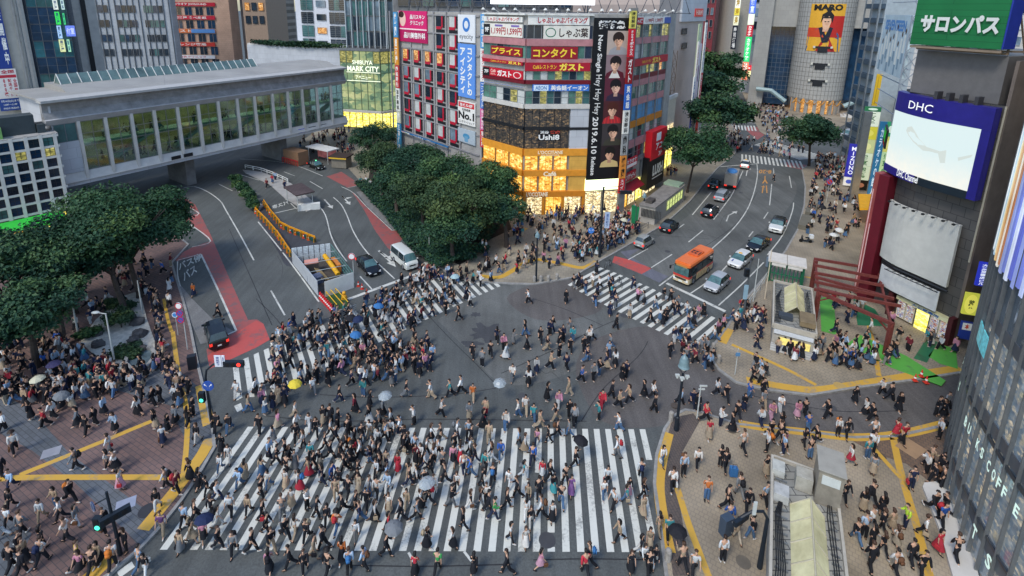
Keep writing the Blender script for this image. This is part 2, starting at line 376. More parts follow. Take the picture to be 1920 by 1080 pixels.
pavement('corner_plaza',k2+[(1180,250),(1100,330),(900,350),(700,250),(600,240),(560,268)],PAV_PLAZA,'beige paved plaza in front of the orange corner shop')
kerb(k2[3:],'stone kerb round the corner plaza')
k3=[(1345,638),(1333,652),(1334,672),(1348,692),(1380,716),(1440,731),(1520,740),(1600,727),(1720,711),(1800,698)]
k3b=[(1345,638),(1372,600),(1395,565),(1437,515),(1473,470),(1496,430),(1508,385),(1510,350),(1504,318),(1525,300),(1590,296)]
pavement('alley_pavement',[(1860,640),(1700,560),(1640,420),(1625,330)]+k3b[::-1]+k3[1:],PAV_SIDE,'tan pavement beside the hill road and the red steel frame')
kerb(k3,'stone kerb along the alley under the yellow strip');kerb(k3b,'stone kerb along the right side of the hill road')
k4=[(1258,1130),(1250,1080),(1243,1025),(1236,970),(1227,907),(1231,853),(1246,805),(1262,780),(1285,768),(1312,772),(1383,795),(1500,808),(1600,820),(1680,818),(1760,800),(1800,790)]
pavement('front_plaza',k4+[(2100,790),(2100,1300),(1300,1300)],PAV_TAN,'tan grey paved plaza outside the glass building')
kerb(k4,'stone kerb round the front plaza')
struct(MB().sheet(gp([(1262,783),(1300,775),(1312,790),(1278,850),(1272,930),(1285,1010),(1300,1080),(1262,1080),(1252,1000),(1246,940),(1245,870),(1252,815)],.12),.124).build('paving_band',PAV_EDGE),'brown brick edging along the kerb of the front plaza','paving')
struct(MB().sheet(gp([(1590,822),(1690,818),(1770,800),(1830,700),(1840,820),(1790,930),(1745,905),(1700,870),(1640,850)],.12),.1235).build('paving_band',brickmat('paving_painted_lamplight',(.20,.13,.085),(.17,.11,.075),(.12,.09,.07),1.0,.3,.3,rot=35,ms=.03)),'warm brown patch of painted orange lamplight at the foot of the glass building','paving')  # orange lamplight on the plaza corner is painted in as a brown patch
kf=[(1430,190),(1412,215),(1424,246),(1449,275),(1480,289),(1540,292),(1600,300)]
pavement('hill_pavement',[(1380,150),(1395,180),(1412,222),(1424,246),(1449,262),(1500,255),(1560,245),(1600,225),(1560,150),(1440,130)],PAV_SIDE,'distant crowded pavement at the foot of the round tower')
WHITE=wornpaint('white_road_paint',(.66,.66,.59),.38,.08,6);WHITE2=wornpaint('white_line_paint',(.62,.62,.56),.44,.08,5)
YEL=wornpaint('yellow_tactile',(.62,.36,.05),.40,.2,4);REDP=wornpaint('red_road_paint',(.34,.09,.082),.46,.1,2);REDB=wornpaint('bright_red_road_paint',(.50,.085,.072),.43,.1,2.5)
ORANGE=wornpaint('orange_road_paint',(.6,.28,.06),.33,.1,5)
def xpoly(P,t,n):
 for i in range(len(P)-1):
  a,b=P[i].dot(n)-t,P[i+1].dot(n)-t
  if a*b<=0 and a!=b:return P[i]+(P[i+1]-P[i])*(a/(a-b))
 return None
def zebra(lower,upper,d0,d1,label,first,period=.9,n0=-60,n1=60,z=.009,wd=.45):
 lo,hi=gp(lower),gp(upper);e=(G(*d1)-G(*d0)).normalized();n=Vector((-e.y,e.x));t0=G(*first).dot(n);m=MB()
 for k in range(n0,n1):
  a=t0+k*period;b=a+wd
  q=[xpoly(lo,a,n),xpoly(lo,b,n),xpoly(hi,b,n),xpoly(hi,a,n)]
  if all(p is not None for p in q):m.sheet(q,z)
 return struct(m.build('zebra_crossing',WHITE),label,'zebra crossing')
m=MB();BL,TL,BR=G(299.4,1030.9),G(464.8,800.2),G(1165.9,1035.3);ex=(BR-BL)/31;ey=TL-BL
def zq(k,a,b):p=BL+ex*k;m.sheet([p+ey*a,p+ex*.5+ey*a,p+ex*.5+ey*b,p+ey*b],.009)
for k in range(34):
 if k==26:zq(k,0,.03);zq(k,.125,1)
 elif k==25:zq(k,0,.42);zq(k,.58,1)
 elif k==33:zq(k,.12,1)
 else:zq(k,0,1)
zq(34,.7,1)
struct(m.build('zebra_crossing',WHITE),'wide front zebra crossing of more than thirty white stripes','zebra crossing')
lowerL=[(430,773),(447,746),(497,743),(575,706),(616,688),(700.3,647.5),(804,597),(868.7,567),(926.7,541.7),(940,536)]
upperL=[(398,700),(413.8,692),(435,683),(513,648.3),(564,627),(600,612),(760,545),(811,525),(863,510),(895,500),(925,495)]
zebra(lowerL,upperL,(804,597),(765,545),'left zebra crossing leading to the taxi lanes',(804,597))
lowerR=[(1059,531),(1110,560),(1156,583),(1220,614),(1300,651),(1340,668)]
upperR=[(1119,499),(1158,513),(1193,528),(1219,539),(1259,559),(1330,591),(1372,610)]
zebra(lowerR,upperR,(1155.8,577.3),(1217.4,538.5),'right zebra crossing in front of the waiting cars',(1059.8,530.7))
zebra([(1340,287),(1396,292),(1440,306),(1530,316)],[(1340,279),(1396,288.5),(1450,303),(1530,303)],(1396,291),(1393,279),'distant zebra crossing behind the white taxi',(1396,291))if 0 else None
m=MB();far=[((1392,289),(1508,317),14)]
a,b=G(1390,303),G(1512,317);c,d=G(1390,289),G(1505,303)
for k in range(16):
 t0,t1=k/16,(k+.5)/16;m.sheet([a.lerp(b,t0),a.lerp(b,t1),c.lerp(d,t1),c.lerp(d,t0)],.009)
a,b,c,d=G(1414,272),G(1500,300),G(1440,264),G(1560,296)
for k in range(20):
 t0,t1=k/20,(k+.5)/20;m.sheet([a.lerp(b,t0),a.lerp(b,t1),c.lerp(d,t1),c.lerp(d,t0)],.013)
struct(m.build('zebra_crossing',WHITE),'two distant white zebra crossings at the foot of the round tower','zebra crossing')
m=MB();a,b,c,d=G(1372,243),G(1422,246),G(1372,235),G(1418,236)
for k in range(8):
 t0,t1=k/8,(k+.5)/8;m.sheet([a.lerp(b,t0),a.lerp(b,t1),c.lerp(d,t1),c.lerp(d,t0)],.013)
struct(m.build('zebra_crossing',WHITE),'farthest small zebra crossing on the street of trees','zebra crossing')
def line(m,pts,w=.15,z=.009):
 P=gp(pts);L=[];R=[]
 for i,p in enumerate(P):
  d=(P[min(i+1,len(P)-1)]-P[max(i-1,0)]).normalized();n=Vector((-d.y,d.x))*w/2;L.append(p+n);R.append(p-n)
 for i in range(len(P)-1):m.sheet([L[i],L[i+1],R[i+1],R[i]],z)
m=MB()
for pts,w in[([(345,352),(365,350),(390,360),(413,377),(424,395),(450,440),(476,488)],.17),([(443,620),(410,546),(377,477)],.2),([(508,545),(534,591)],.17),([(484,416),(543,490),(598,566)],.17),([(593,380),(610,403),(620,440),(632,465),(650,490)],.16),([(625,370),(640,384),(651,405),(664,437),(690,475),(740,523)],.16),([(675,518),(698,543)],.16),([(581,340),(605,354)],.15),([(532,322),(553,330)],.13),([(640,350),(663,362),(688,388),(735,432)],.12),([(735,432),(770,427)],.12),([(652,352),(676,347)],.12),([(450,298),(520,303),(560,312),(605,330)],.15),([(445,326),(486,338)],.14),([(512,350),(527,362),(537,375)],.14),([(514,400),(562,389)],.2),([(545,381),(556,392)],.14),([(410,345),(436,358)],.12),([(1178,487),(1215,466)],.15),([(1221,502),(1260,477)],.15),([(1291,454),(1318,432)],.15),([(1283,420),(1272,428)],.15),([(1298,403),(1334,360)],.15),([(1338,412),(1358,385),(1374,362),(1393,320)],.15),([(1333,468),(1372,432),(1398,398),(1412,366),(1420,330),(1419,305)],.16),([(1236,536),(1295,492),(1333,468)],.18),([(1250,531),(1360,584)],.45),([(1295,550),(1320,533),(1352,508)],.15),([(1352,510),(1363,498)],.15),([(1347,573),(1390,534),(1432,492)],.15),([(1439,478),(1468,440),(1485,398),(1488,380)],.15),([(1404,444),(1412,434)],.15),([(1450,315),(1452,333)],.15),([(1447,345),(1443,385)],.15),([(1432,410),(1440,398)],.15),([(1480,330),(1484,352)],.15),([(1346,313),(1420,307)],.3),([(1405,230),(1420,232)],.3),([(1360,157),(1372,182)],.15),([(653,561),(818,500)],.45),([(788,503),(800,492)],.6),([(333,488),(377,476)],.15),([(427,627),(443,620)],.2),([(360,423),(395,452),(360,463)],.15),([(333,380),(373,400),(343,411)],.15),([(338,537),(333,515),(333,490)],.12),([(766,1036),(779,1060)],.15),([(870,1034),(884,1052)],.15)]:
 line(m,smooth(pts)if len(pts)>2 else pts,w)
struct(m.build('lane_marking',WHITE2),'white lane lines, stop lines and bus bay boxes on the roads','road marking')
m=MB();line(m,[(222,1078),(250,1058)],.5);m.sheet(gp([(439,761.5),(451.6,755.7),(455.5,767),(444.7,773)]),.009)
struct(m.build('lane_marking',WHITE),'short white marks at the left end of the crossings','road marking')
patch('red_lane',[(333,370),(352,374),(366,384),(376,403),(395,440),(430,522),(465,600),(482,599),(494,607),(506,637),(480,652),(393,692),(387,655),(427,630),(443,621),(410,546),(378,478),(330,490),(330,480),(360,464),(395,452),(362,423),(340,411),(372,400),(333,380)],.007,REDP,'faded red bus lane paint along the bus bays')
patch('red_lane',[(430,632),(480,601),(494,608),(506,637),(480,652),(393,692),(389,668)],.0085,REDB,'bright red paint box behind the black taxi')
patch('red_lane',[(660,360),(663,362),(688,389),(735,433),(771,428),(750,453),(757,470),(790,500),(808,492),(820,513),(804,524),(770,495),(727,465),(703,432),(684,396)],.007,REDP,'faded red kerb lane beside the white van')
patch('red_lane',[(612,331),(640,322),(676,346),(652,352)],.007,REDP,'red paint patch opposite the round taxi rank')
patch('red_lane',[(1152,480),(1180,487),(1222,503),(1203,514),(1148,492)],.007,REDB,'bright red paint box beside the right zebra crossing')
patch('blue_lane',[(1163,472),(1200,466),(1262,478),(1290,492),(1236,530),(1203,514),(1222,503),(1180,487)],.006,A_BLUE,'blue grey paint area in front of the small bus')
patch('red_lane',[(1470,303),(1510,309),(1545,316),(1520,322),(1475,312)],.006,REDP,'red paint under the distant zebra crossing')
patch('red_lane',[(1395,238),(1420,238),(1438,250),(1420,262),(1405,250)],.006,REDP,'red paint on the street of trees')
patch('parking_bay',[(668,360),(705,352),(748,400),(768,427),(737,431),(690,388)],.0065,A_LIGHT,'pale grey concrete loading bay by the planted island')
patch('parking_bay',[(376,645),(343,570),(335,530),(360,560),(400,600),(440,622),(425,628),(400,640)],.0055,A_LIGHT,'pale scuffed asphalt in the bus bay by the plaza kerb')
def roadtext(s,bl,br,tl,col,label,z=.012,bold=.02,vertical=False):
 o,x,y=G(*bl),G(*br),G(*tl);V,F,_=textmesh(s,vertical,bold);m=MB()
 m.add([(*(o+(x-o)*a+(y-o)*b),z)for a,b in V],F);return struct(m.build('road_lettering',col),label,'road marking')
roadtext('バス停',(336,508),(379,487),(333,494),WHITE2,'white bus stop lettering painted in the bus bay')
roadtext('バス',(345,528),(370,510),(341,512),WHITE2,'white bus lettering painted below the longer word')
roadtext('バス',(343,442),(365,428),(339,431),WHITE2,'white lettering in the upper bus bay')
roadtext('バス専',(542,383),(511,393),(540,376),WHITE2,'white lettering facing the taxi rank lane')
roadtext('8-20',(1447,319),(1424,318),(1446,326),ORANGE,'small orange hours painted on the hill road')
roadtext('Y',(1440,330),(1429,330),(1440,344),ORANGE,'orange fork sign painted on the hill road')
m=MB()
def arrow(m,pts,w,head):
 P=gp(pts);line(m,pts,w,.0125);d=(P[-1]-P[-2]).normalized();n=Vector((-d.y,d.x));q=P[-1]
 m.sheet([q+n*head*.6,q-n*head*.6,q+d*head*1.8],.0125)
arrow(m,[(608,374),(619,386)],.25,.8);arrow(m,[(641,367),(652,379)],.25,.8);arrow(m,[(641,367),(646,373),(650,372)],.22,.6)
arrow(m,[(710,470),(732,491)],.28,.9);arrow(m,[(712,472),(722,478),(726,481)],.25,.7)
arrow(m,[(1362,415),(1366,404),(1376,399)],.18,.7);arrow(m,[(1399,330),(1401,320),(1404,318)],.18,.7)
struct(m.build('lane_arrow',WHITE2),'white direction arrows painted on the lanes','road marking')
m=MB();arrow(m,[(1429,362),(1431,351)],.18,.6);line(m,[(1438,362),(1437,348)],.18,.012);struct(m.build('lane_arrow',ORANGE),'orange arrow painted on the hill road','road marking')
def strip(pts,w,label,z=.13,sm=True):
 m=MB();P=smooth(pts)if sm and len(pts)>2 else pts;PP=gp(P,.12);L=[];R=[]
 for i,p in enumerate(PP):
  d=(PP[min(i+1,len(PP)-1)]-PP[max(i-1,0)]).normalized();n=Vector((-d.y,d.x))*w/2;L.append(p+n);R.append(p-n)
 for i in range(len(PP)-1):m.sheet([L[i],L[i+1],R[i+1],R[i]],z)
 return struct(m.build('tactile_paving',YEL),label,'tactile paving')
strip([(36,891),(160,841),(286,789)],.42,'yellow tactile strip slanting up across the brick plaza')
strip([(-5,905),(30,896),(345,895)],.44,'yellow tactile strip straight across the brick plaza',.134)
strip([(324,622),(335,700),(350,770),(350,830),(344,890)],.36,'long yellow tactile strip up the station plaza',.138)
strip([(376,722),(391,796)],.8,'broad yellow tactile strip by the signal post on the plaza')
strip([(394,822),(380,850),(355,885),(322,928),(268,994)],.85,'broad yellow tactile strip along the plaza kerb',.142)
strip([(206,1046),(185,1066),(150,1100)],.9,'yellow tactile strip at the bottom of the brick plaza')
strip([(307,560),(315,600),(322,622)],.3,'yellow tactile strip beside the rock garden')
strip([(900,517),(935,520),(962,507),(1000,487),(1050,494),(1092,502),(1118,490)],.75,'yellow tactile strip along the corner plaza kerb')
strip([(968,437),(985,427)],1.1,'short yellow tactile patch by the tree on the corner plaza')
strip([(1352,642),(1366,616)],1.0,'broad yellow tactile strip at the right zebra crossing')
strip([(1372,646),(1430,672),(1480,695),(1530,722)],.4,'thin yellow tactile strip slanting across the alley pavement')
strip([(1400,712),(1470,725),(1530,731),(1600,722),(1680,709),(1800,690)],.8,'broad yellow tactile strip along the upper kerb of the alley',.134)
strip([(1628,604),(1640,660),(1648,705)],.4,'short yellow tactile strip beside the green mat')
strip([(1500,518),(1528,522)],.35,'yellow tactile strip behind the green gate')
strip([(1386,794),(1440,803),(1500,809),(1600,820),(1690,814),(1775,794)],.75,'broad yellow tactile strip along the lower kerb of the alley')
strip([(1254,812),(1240,870),(1236,920),(1246,990),(1256,1036)],.72,'broad yellow tactile strip along the front plaza kerb')
strip([(1270,915),(1292,985),(1332,1090)],.42,'long yellow tactile strip running down the front plaza')
strip([(1675,822),(1690,890),(1720,990),(1745,1090)],.46,'long yellow tactile strip in front of the glass building')
strip([(1636,838),(1690,898)],.34,'short yellow tactile branch in front of the glass building',.134)
def cover(px,py,r,col,label,z=.13,square=False):
 p=G(px,py,.12);m=MB()
 if square:m.cbox((p.x,p.y,z-.01),(r*2,r*1.6,.03),.5)
 else:m.lathe([(r,z-.03),(r,z),(r*.9,z+.004),(r*.88,z),(r*.4,z),(r*.38,z+.003)],(p.x,p.y,0),20)
 tag(m.build('manhole_cover',pm(col,.6,metal=.3)),label,'manhole cover')
cover(1026,1010,.52,'4c4c4e','round iron manhole cover set into the front zebra crossing',.012)
cover(1394,1054,.42,'6e665a','round dark manhole cover on the front plaza below the signal arm')
cover(1072,431,.5,'6a6458','round manhole cover in the middle of the corner plaza');cover(1016,424,.45,'6a6055','round manhole cover beside the tree on the corner plaza')
cover(277,957,.55,'3c3c40','oval looking manhole cover on the grey band of the brick plaza');cover(1650,855,.4,'5a5048','small round cover on the brown patch by the glass building')
cover(96,848,.55,'9a9aa0','pale square access cover on the brick plaza',.13,True);cover(236,945,.55,'9aa0b0','pale square access cover beside the left signal post',.13,True)
cover(1708,840,.85,'b09070','large tan square access cover by the glass building',.13,True);cover(1575,724,.5,'c0a060','round cover on the yellow strip of the alley',.145)
cover(1265,760,.3,'5a5048','small round cover at the alley corner kerb',.13);cover(1407,619,.45,'6a6258','round dark cover on the pavement beside the right crossing');cover(1371,805,.42,'6a6258','round dark cover near the top of the front plaza')
for x,y,l in((700,560,'round iron cover beside the stop line of the white van'),(1170,590,'round iron cover above the right zebra crossing'),(1252,470,'round iron cover by the blue grey paint'),(1122,545,'round iron cover at the foot of the corner kerb'),(980,740,'round iron cover in the middle of the crossing'),(530,470,'round iron cover on the left lanes'),(1390,360,'round iron cover high on the hill road'),(1560,762,'round iron cover in the alley lane')):cover(x,y,.36,'505052',l,.012)
CONC=mat('concrete',(.34,.33,.31),.8,var=.18,scale=.8);CONC_L=mat('concrete_light',(.55,.53,.49),.7,var=.12,scale=.7);CONC_D=mat('concrete_dark',(.16,.16,.16),.8,var=.25,scale=.7)
PANEL=brickmat('white_panels',(.50,.52,.55),(.46,.48,.51),(.22,.23,.25),1.0,2.0,1.6,.5,.012,plane='xz',big=.12)
TILE_G=brickmat('grey_panels',(.42,.45,.48),(.38,.41,.44),(.18,.19,.2),1.0,1.6,1.2,.5,.015,plane='xz',big=.12)
TILE_B=brickmat('brown_cladding',(.56,.37,.27),(.52,.345,.25),(.2,.13,.1),1.0,1.2,.9,.6,.012,plane='xz',big=.12)
TILE_PINK=brickmat('pinkish_panels',(.50,.41,.36),(.47,.39,.345),(.36,.3,.27),1.0,1.5,2.2,.6,.01,plane='xz',big=.1)
ALU=pm('8a8f92',.4,metal=.6);DARKM=pm('1c1e22',.5);WHITEM=pm('d8d8d2',.5);GREYM=pm('6c7073',.55);STEEL=pm('9aa0a4',.4,metal=.7);BLACK=pm('0c0d10',.5)
GL_D=glass('glass_dark',(.018,.03,.045));GL_T=glass('glass_teal',(.05,.13,.13));GL_G=glass('glass_green',(.09,.2,.16));GL_B=glass('glass_navy',(.012,.04,.085));BLIND=mat('window_blind',(.5,.52,.5),.5,var=.2,scale=.6)
GL_S=glass('glass_sky',(.16,.22,.27));LITW=interior('lit_window_warm',['6a4018','a86a2a','e0a050','ffe0a8'],.7,.8);LITY=interior('lit_window_yellow',['4a5038','7a7a40','b0a858','e0d890'],.55,.8)
SHOP_O=interior('orange_shop_interior',['8a4a10','c07a1a','e6a438','ffcc68','fff0b8'],.95,.8)
SHOP_W=interior('bright_shop_interior',['28282a','6a5a44','b09868','e8d8a8','fff6e0'],1.2,1.4)
SHOP_D=interior('dim_restaurant_interior',['0a0c10','1a1c20','34302c','62523e','c4a070'],.5,1.0)
SHOP_G=interior('green_lit_interior',['3a5a50','5a7c66','86a27a','b0bc84','dcdca4'],.55,.13)
SHOP_Y=interior('yellow_lit_interior',['6a5a18','b09a28','d8c040','f4e890','9a9430','fff6c0'],1.5,.6)
BRIDGE_I=bpy.data.materials.new('bridge_glass');BRIDGE_I.use_nodes=True
def _bg():
 nt=BRIDGE_I.node_tree;L=nt.links;out=nt.nodes['Material Output'];g=N(nt,'ShaderNodeBsdfGlossy');g.inputs['Color'].default_value=(.62,.74,.76,1);g.inputs['Roughness'].default_value=.06
 t=N(nt,'ShaderNodeBsdfTransparent');t.inputs['Color'].default_value=(.62,.80,.78,1);mx=N(nt,'ShaderNodeMixShader');mx.inputs[0].default_value=.22;L.new(t.outputs[0],mx.inputs[1]);L.new(g.outputs[0],mx.inputs[2]);L.new(mx.outputs[0],out.inputs['Surface'])
_bg()
QF_I=interior('glass_tower_interior',['0e141c','1e2832','3a4650','6a6454','c8b490'],.6,.9,(.34,.40,.45),.6)
NEWSTAND=interior('magazine_rack_front',['202020','8a2030','d0c0a0','3050a0','f0f0e0','40804a'],.55,2.2)
def body(fp,z0,z1,m,root,name='wall'):
 L=root.location;inv=place(L.x,L.y,L.z,root.rotation_euler.z).inverted()
 return MB(inv).prism(fp,z0,z1).build(name,m,root)
def fbox(mb,s0,s1,z0,z1,d0=-.3,d1=0.02):mb.box(s0,s1,d0,d1,z0,z1)
def rot_lettering(m,s,u0,v0,u1,v1,y,bold=.01):
 V,F,_=textmesh(s,False,bold);m.add([(u0+(u1-u0)*b,y,v1-(v1-v0)*a)for a,b in V],F)
cb=empty('shop_building',(4.2,76.8,0),0,'rounded corner building with signs over green windows and an orange lit shop below','building')
F1=Fac((-2.2,83.5),(4.2,76.8),cb);F2=Fac((4.2,76.8),(14,77.5),cb);FB=Fac((14.0,77.5),(19.6,78.6),cb);F3=Fac((19.9,78.8),(31.5,93.1),cb)
ZT=31.3
body([(-2.2,83.6),(4.2,76.9),(14,77.6),(19.8,78.8),(31.4,93.2),(22,108),(0,104)],0,ZT,CONC,cb)
PINK=mat('pink_spandrel',(.42,.19,.2),.6,var=.2,scale=.8);REDB2=pm('a3142c',.5);DRED=pm('6a1020',.5)
zz=lambda y:F2.z(1040,y)
def spand(F,y0,y1,m,name='spandrel',d=.3,s0=0,s1=None,zf=zz):
 return F.mb().box(s0,F.L if s1 is None else s1,-d,.0,zf(y1),zf(y0)).build(name,m,cb)
greens=[GL_G,GL_G,GL_T,GL_D,BLIND,LITY]
for F,n in((F1,6),(F2,9)):
 spand(F,26,29,WHITEM,'cornice',.5)
 spand(F,73,86,PINK);spand(F,110,117,PINK);spand(F,150,157.5,DRED);spand(F,195,203,CONC_L,'cornice',.45);spand(F,238,243,DARKM,'floor_edge',.35)
 spand(F,278,291,pm('dc9430',.5),'cornice',.4);spand(F,318,329,pm('d88e2c',.5),'cornice',.42);spand(F,357,367,pm('cc8024',.5),'cornice',.5)
 winrow(F,0,F.L,zz(150),zz(133),n,greens,ALU,0,1,1);winrow(F,0,F.L,zz(195),zz(170),n,greens,ALU,0,1,2);winrow(F,0,F.L,zz(110),zz(86),n,greens,ALU)
 winrow(F,0,F.L,zz(73),zz(47),n,[GL_D,GL_D,LITW],ALU)
 e=F.L if F is F1 else F.s_(1066,240)
 winrow(F,0,e,zz(238),zz(203),3,[SHOP_D],DARKM,0,2,1);winrow(F,0,e,zz(278),zz(243),3,[SHOP_D],DARKM,0,2,1)
 e=F.L if F is F1 else F.s_(1064,300)
 winrow(F,0,e,zz(318),zz(291),3,[SHOP_O],pm('cc8a30',.5),.25,2,1,-.12);winrow(F,0,e,zz(357),zz(329),3,[SHOP_O],pm('cc8a30',.5),.25,2,1,-.12)
s2=F2.s_(1068,240)
F2.mb().box(s2,F2.L,-.28,0,zz(278),zz(203)).build('side_panel',PANEL,cb)
F2.mb().box(F2.s_(1066,320),F2.L,-.28,0,zz(357),zz(291)).build('side_panel',brickmat('orange_panels',(.74,.42,.09),(.70,.39,.08),(.5,.27,.06),1.0,1.0,1.0,.5,.012,plane='xz'),cb)
for s in(.0,3.0,6.1,9.4):F2.mb().box(s,s+.42,-.45,0,0,zz(367)).build('column',pm('cc8428',.5),cb)
winrow(F2,.42,9.4,.05,zz(367)-.1,3,[SHOP_W,SHOP_O],pm('c08838',.5),.3,2,1,-.1);winrow(F1,0,F1.L,.05,zz(367)-.1,3,[SHOP_O],pm('cc8a30',.5),.2,2,1,-.1)
FB.mb().box(-.1,FB.L,-.35,0,FB.z(1120,355),FB.z(1120,333)).build('light_box',mat('lamp_row',(.7,.75,.5),.4,emit=1.3,ecol=(.85,1,.55),var=.5,scale=1.2),cb)
winrow(FB,0,FB.L,.05,FB.z(1120,357),2,[SHOP_W,SHOP_Y],ALU,.1,2,1,-.1)
FB.mb().box(FB.L-.2,FB.L+.9,-.7,.2,0,32.2).build('pier',CONC_D,cb)
z3=lambda y:F3.z(1180,y)
for y0,y1,mm in((30,34,CONC_L),(72,84,PINK),(143,152,DRED),(152,164,PINK),(187,200,PINK),(228,240,pm('c07a26',.5)),(263,277,PINK),(300,308,CONC_D)):
 F3.mb().box(0,14.6,-.3,0,z3(y1),z3(y0)).build('spandrel',mm,cb)
for y0,y1,ps,n in((47,72,[GL_D,GL_T,GL_G,LITY],9),(84,112,[GL_G,GL_G,GL_T,BLIND],9),(126,143,[GL_G,LITY,LITW,GL_T],9),(164,187,[GL_G,GL_T,GL_G,BLIND],9),(200,228,[mat('blue_film_window',(.1,.28,.5),.3)],7),(240,263,[GL_G,GL_D,BLIND],9),(277,300,[LITY,GL_G,GL_D],8)):
 winrow(F3,0,14.6,z3(y1),z3(y0),n,ps,ALU,0,1,2)
winrow(F3,0,14.6,.05,4.2,5,[SHOP_W,SHOP_Y,SHOP_O],DARKM,.15,2,1)
m=F3.mb()
for s in(.0,3.6,7.3,11.0,14.4):m.box(s,s+.22,-.36,0,4,ZT)
m.build('mullion_post',ALU,cb)
m=F3.mb();p=[(0,-1.6,3.4),(0,-.3,4.3),(6,-.3,4.3),(6,-1.6,3.4)]
m.add(p+[(q[0],q[1],q[2]-.08)for q in p],[(0,1,2,3),(7,6,5,4),(0,4,5,1),(1,5,6,2),(2,6,7,3),(3,7,4,0)]).build('awning',pm('8a1420',.6),cb)
m=MB(place(4.2,76.8).inverted())
for i in range(11):
 x=-1+i*3.1;y=84.5+abs(i-3)*.8;m.tube([(x,y,ZT),(x+1.3,y,ZT+3.4),(x+2.6,y,ZT)],.09,4);m.tube([(x,y,ZT+.1),(x+3,y+.6,ZT+.1)],.08,4);m.tube([(x+1.3,y,ZT+3.2),(x+4.3,y+.8,ZT+3.2)],.08,4)
m.build('roof_truss',pm('4a4e54',.5),cb)
m=MB(place(4.2,76.8).inverted())
for F,n in((F1,4),(F2,6),(FB,4),(F3,5)):
 for i in range(n):
  p=F.A+F.e*(F.L*(i+.5)/n);nrm=Vector((F.e.y,-F.e.x));q=p+nrm*1.3
  m=MB(place(4.2,76.8).inverted());m.tube([(p.x,p.y,ZT),(q.x,q.y,ZT+.6)],.05,4);m.lathe([(.08,.3),(.3,0)],(q.x,q.y,ZT+.45),8);m.build('floodlight',pm('c8c8c0',.4),cb)
bb=empty('billboard',(6,84,ZT+.2),math.atan2(.7,9.8),'big glowing white billboard on the roof of the corner building','billboard')
MB().box(-7.2,9.4,0,.6,1.1,9).build('panel',mat('white_screen',(.8,.8,.8),.4,emit=1.1,ecol=(.97,.97,1),var=.05),bb);m=MB()
for x in(-6.5,-3,.5,4,8.5):m.tube([(x,.9,-.2),(x,.9,8.8)],.14,5);m.tube([(x,3,-.2),(x,.9,6)],.1,5)
m.build('frame',pm('4a4e54',.5),bb)
R_,K_,W_,Y_='b8142a','15161a','ecece6','f0c430'
SG(F2,990,29,1104,47,'e4e2da',[('しゃぶしゃぶバイキング',R_,.16,.15,.97,.85,.03)],'white header board with red kana over the corner shop, right of two')
SG(F2,1019,48,1104,74,'dcd8cc',[('@','1f6a50',.04,.15,.27,.85),('@','dcd8cc',.06,.22,.25,.78),('しゃぶ葉','3a2a26',.34,.15,.97,.85,.02)],'white restaurant sign with round green vegetable emblem')
SG(F2,996,87,1082,111,'8e1524',[('コンタクト','f2d23c',.04,.15,.96,.85,.03)],'dark red contact lens sign in yellow kana')
SG(F2,984,117,1105,133,'a5152c',[('Caféレストラン',Y_,.12,.25,.48,.75,.02),('ガスト','f6dc50',.52,.06,.9,.94,.05)],'red band with yellow cafe restaurant lettering on the front facet',proud=.42)
SG(F2,998,158,1103,170,'3f74c4',[('#','cfe2f0',.02,.06,.28,.94),('AEON','2a6aa8',.05,.2,.25,.8,.02),('英会話イーオン',W_,.32,.1,.98,.9,.03)],'blue English school band on the front facet',proud=.38)
SG(F2,1012,243.5,1050,251,'141318',[('渋谷',W_,.02,.1,.45,.9,.03),('焼肉','d04a3a',.5,.1,.98,.9,.03)],'small dark grill sign above the white script',proud=.16,thick=.05)
SG(F2,1008,251,1050,263,'141318',[('Ushi8',W_,.04,.1,.96,.92,.03)],'dark restaurant sign with big white script and an eight',proud=.16,thick=.05)
SG(F2,1008,281,1054,290.5,'dc9430',[("L'OCCITANE",'fff0d0',0,.35,1,1,.02),('EN PROVENCE','fff0d0',.15,0,.85,.26,.01)],'orange shop sign in white capitals above the upper display window',proud=.46,thick=.08)
SG(F2,1018,320,1042,328.5,'d88e2c',[('Café','fff0d0',0,0,1,1,.03)],'orange cafe sign in white letters between display windows',proud=.48,thick=.08)
SG(F2,986,358,1026,366,'cc8024',[("L'OCCITANE",'fff0d0',0,0,1,1,.03)],'orange shop sign in white capitals over the street door',proud=.56,thick=.08)
SG(F1,910,30,982,42,'e4e2da',[('しゃぶしゃぶバイキング',R_,.1,.1,.92,.9,.03)],'white header board with red kana over the corner shop, left of two')
SG(F1,910,43,982,71,'e0dcd0',[('#',K_,0,.05,.17,.95),('9F',W_,.03,.3,.14,.7,.03),('1,199円','a8182c',.2,.12,.58,.72,.02),('1,599円','a8182c',.62,.12,.98,.72,.02),('#','7a68a8',.3,.78,.5,.93),('#','7a68a8',.72,.78,.92,.93)],'price board for the ninth floor in big red numbers')
SG(F1,923,85,981,107,'8e1524',[('プライス','f2d23c',.04,.14,.96,.86,.03)],'dark red price sign in yellow kana')
SG(F1,908,108,983,123,'a5152c',[('Caféレストラン',Y_,.22,.25,.62,.75,.02),('ガスト','f6dc50',.66,.06,.97,.94,.05)],'red band with yellow cafe restaurant lettering on the left facet',proud=.42)
SG(F1,908,124,982,151,'c0152c',[('#',K_,0,.03,.18,.97),('7F',W_,.04,.3,.15,.7,.03),('Café','ffd0c0',.21,.5,.34,.85,.02),('みかん','ffd0c0',.21,.2,.34,.45,.01),('ガスト',W_,.38,.15,.74,.85,.05),('@','f0e0d8',.78,.15,.97,.85),('@','c0152c',.8,.22,.95,.78),('ガスト',W_,.81,.4,.94,.6,.03)],'red seventh floor cafe sign with white kana and round emblem')
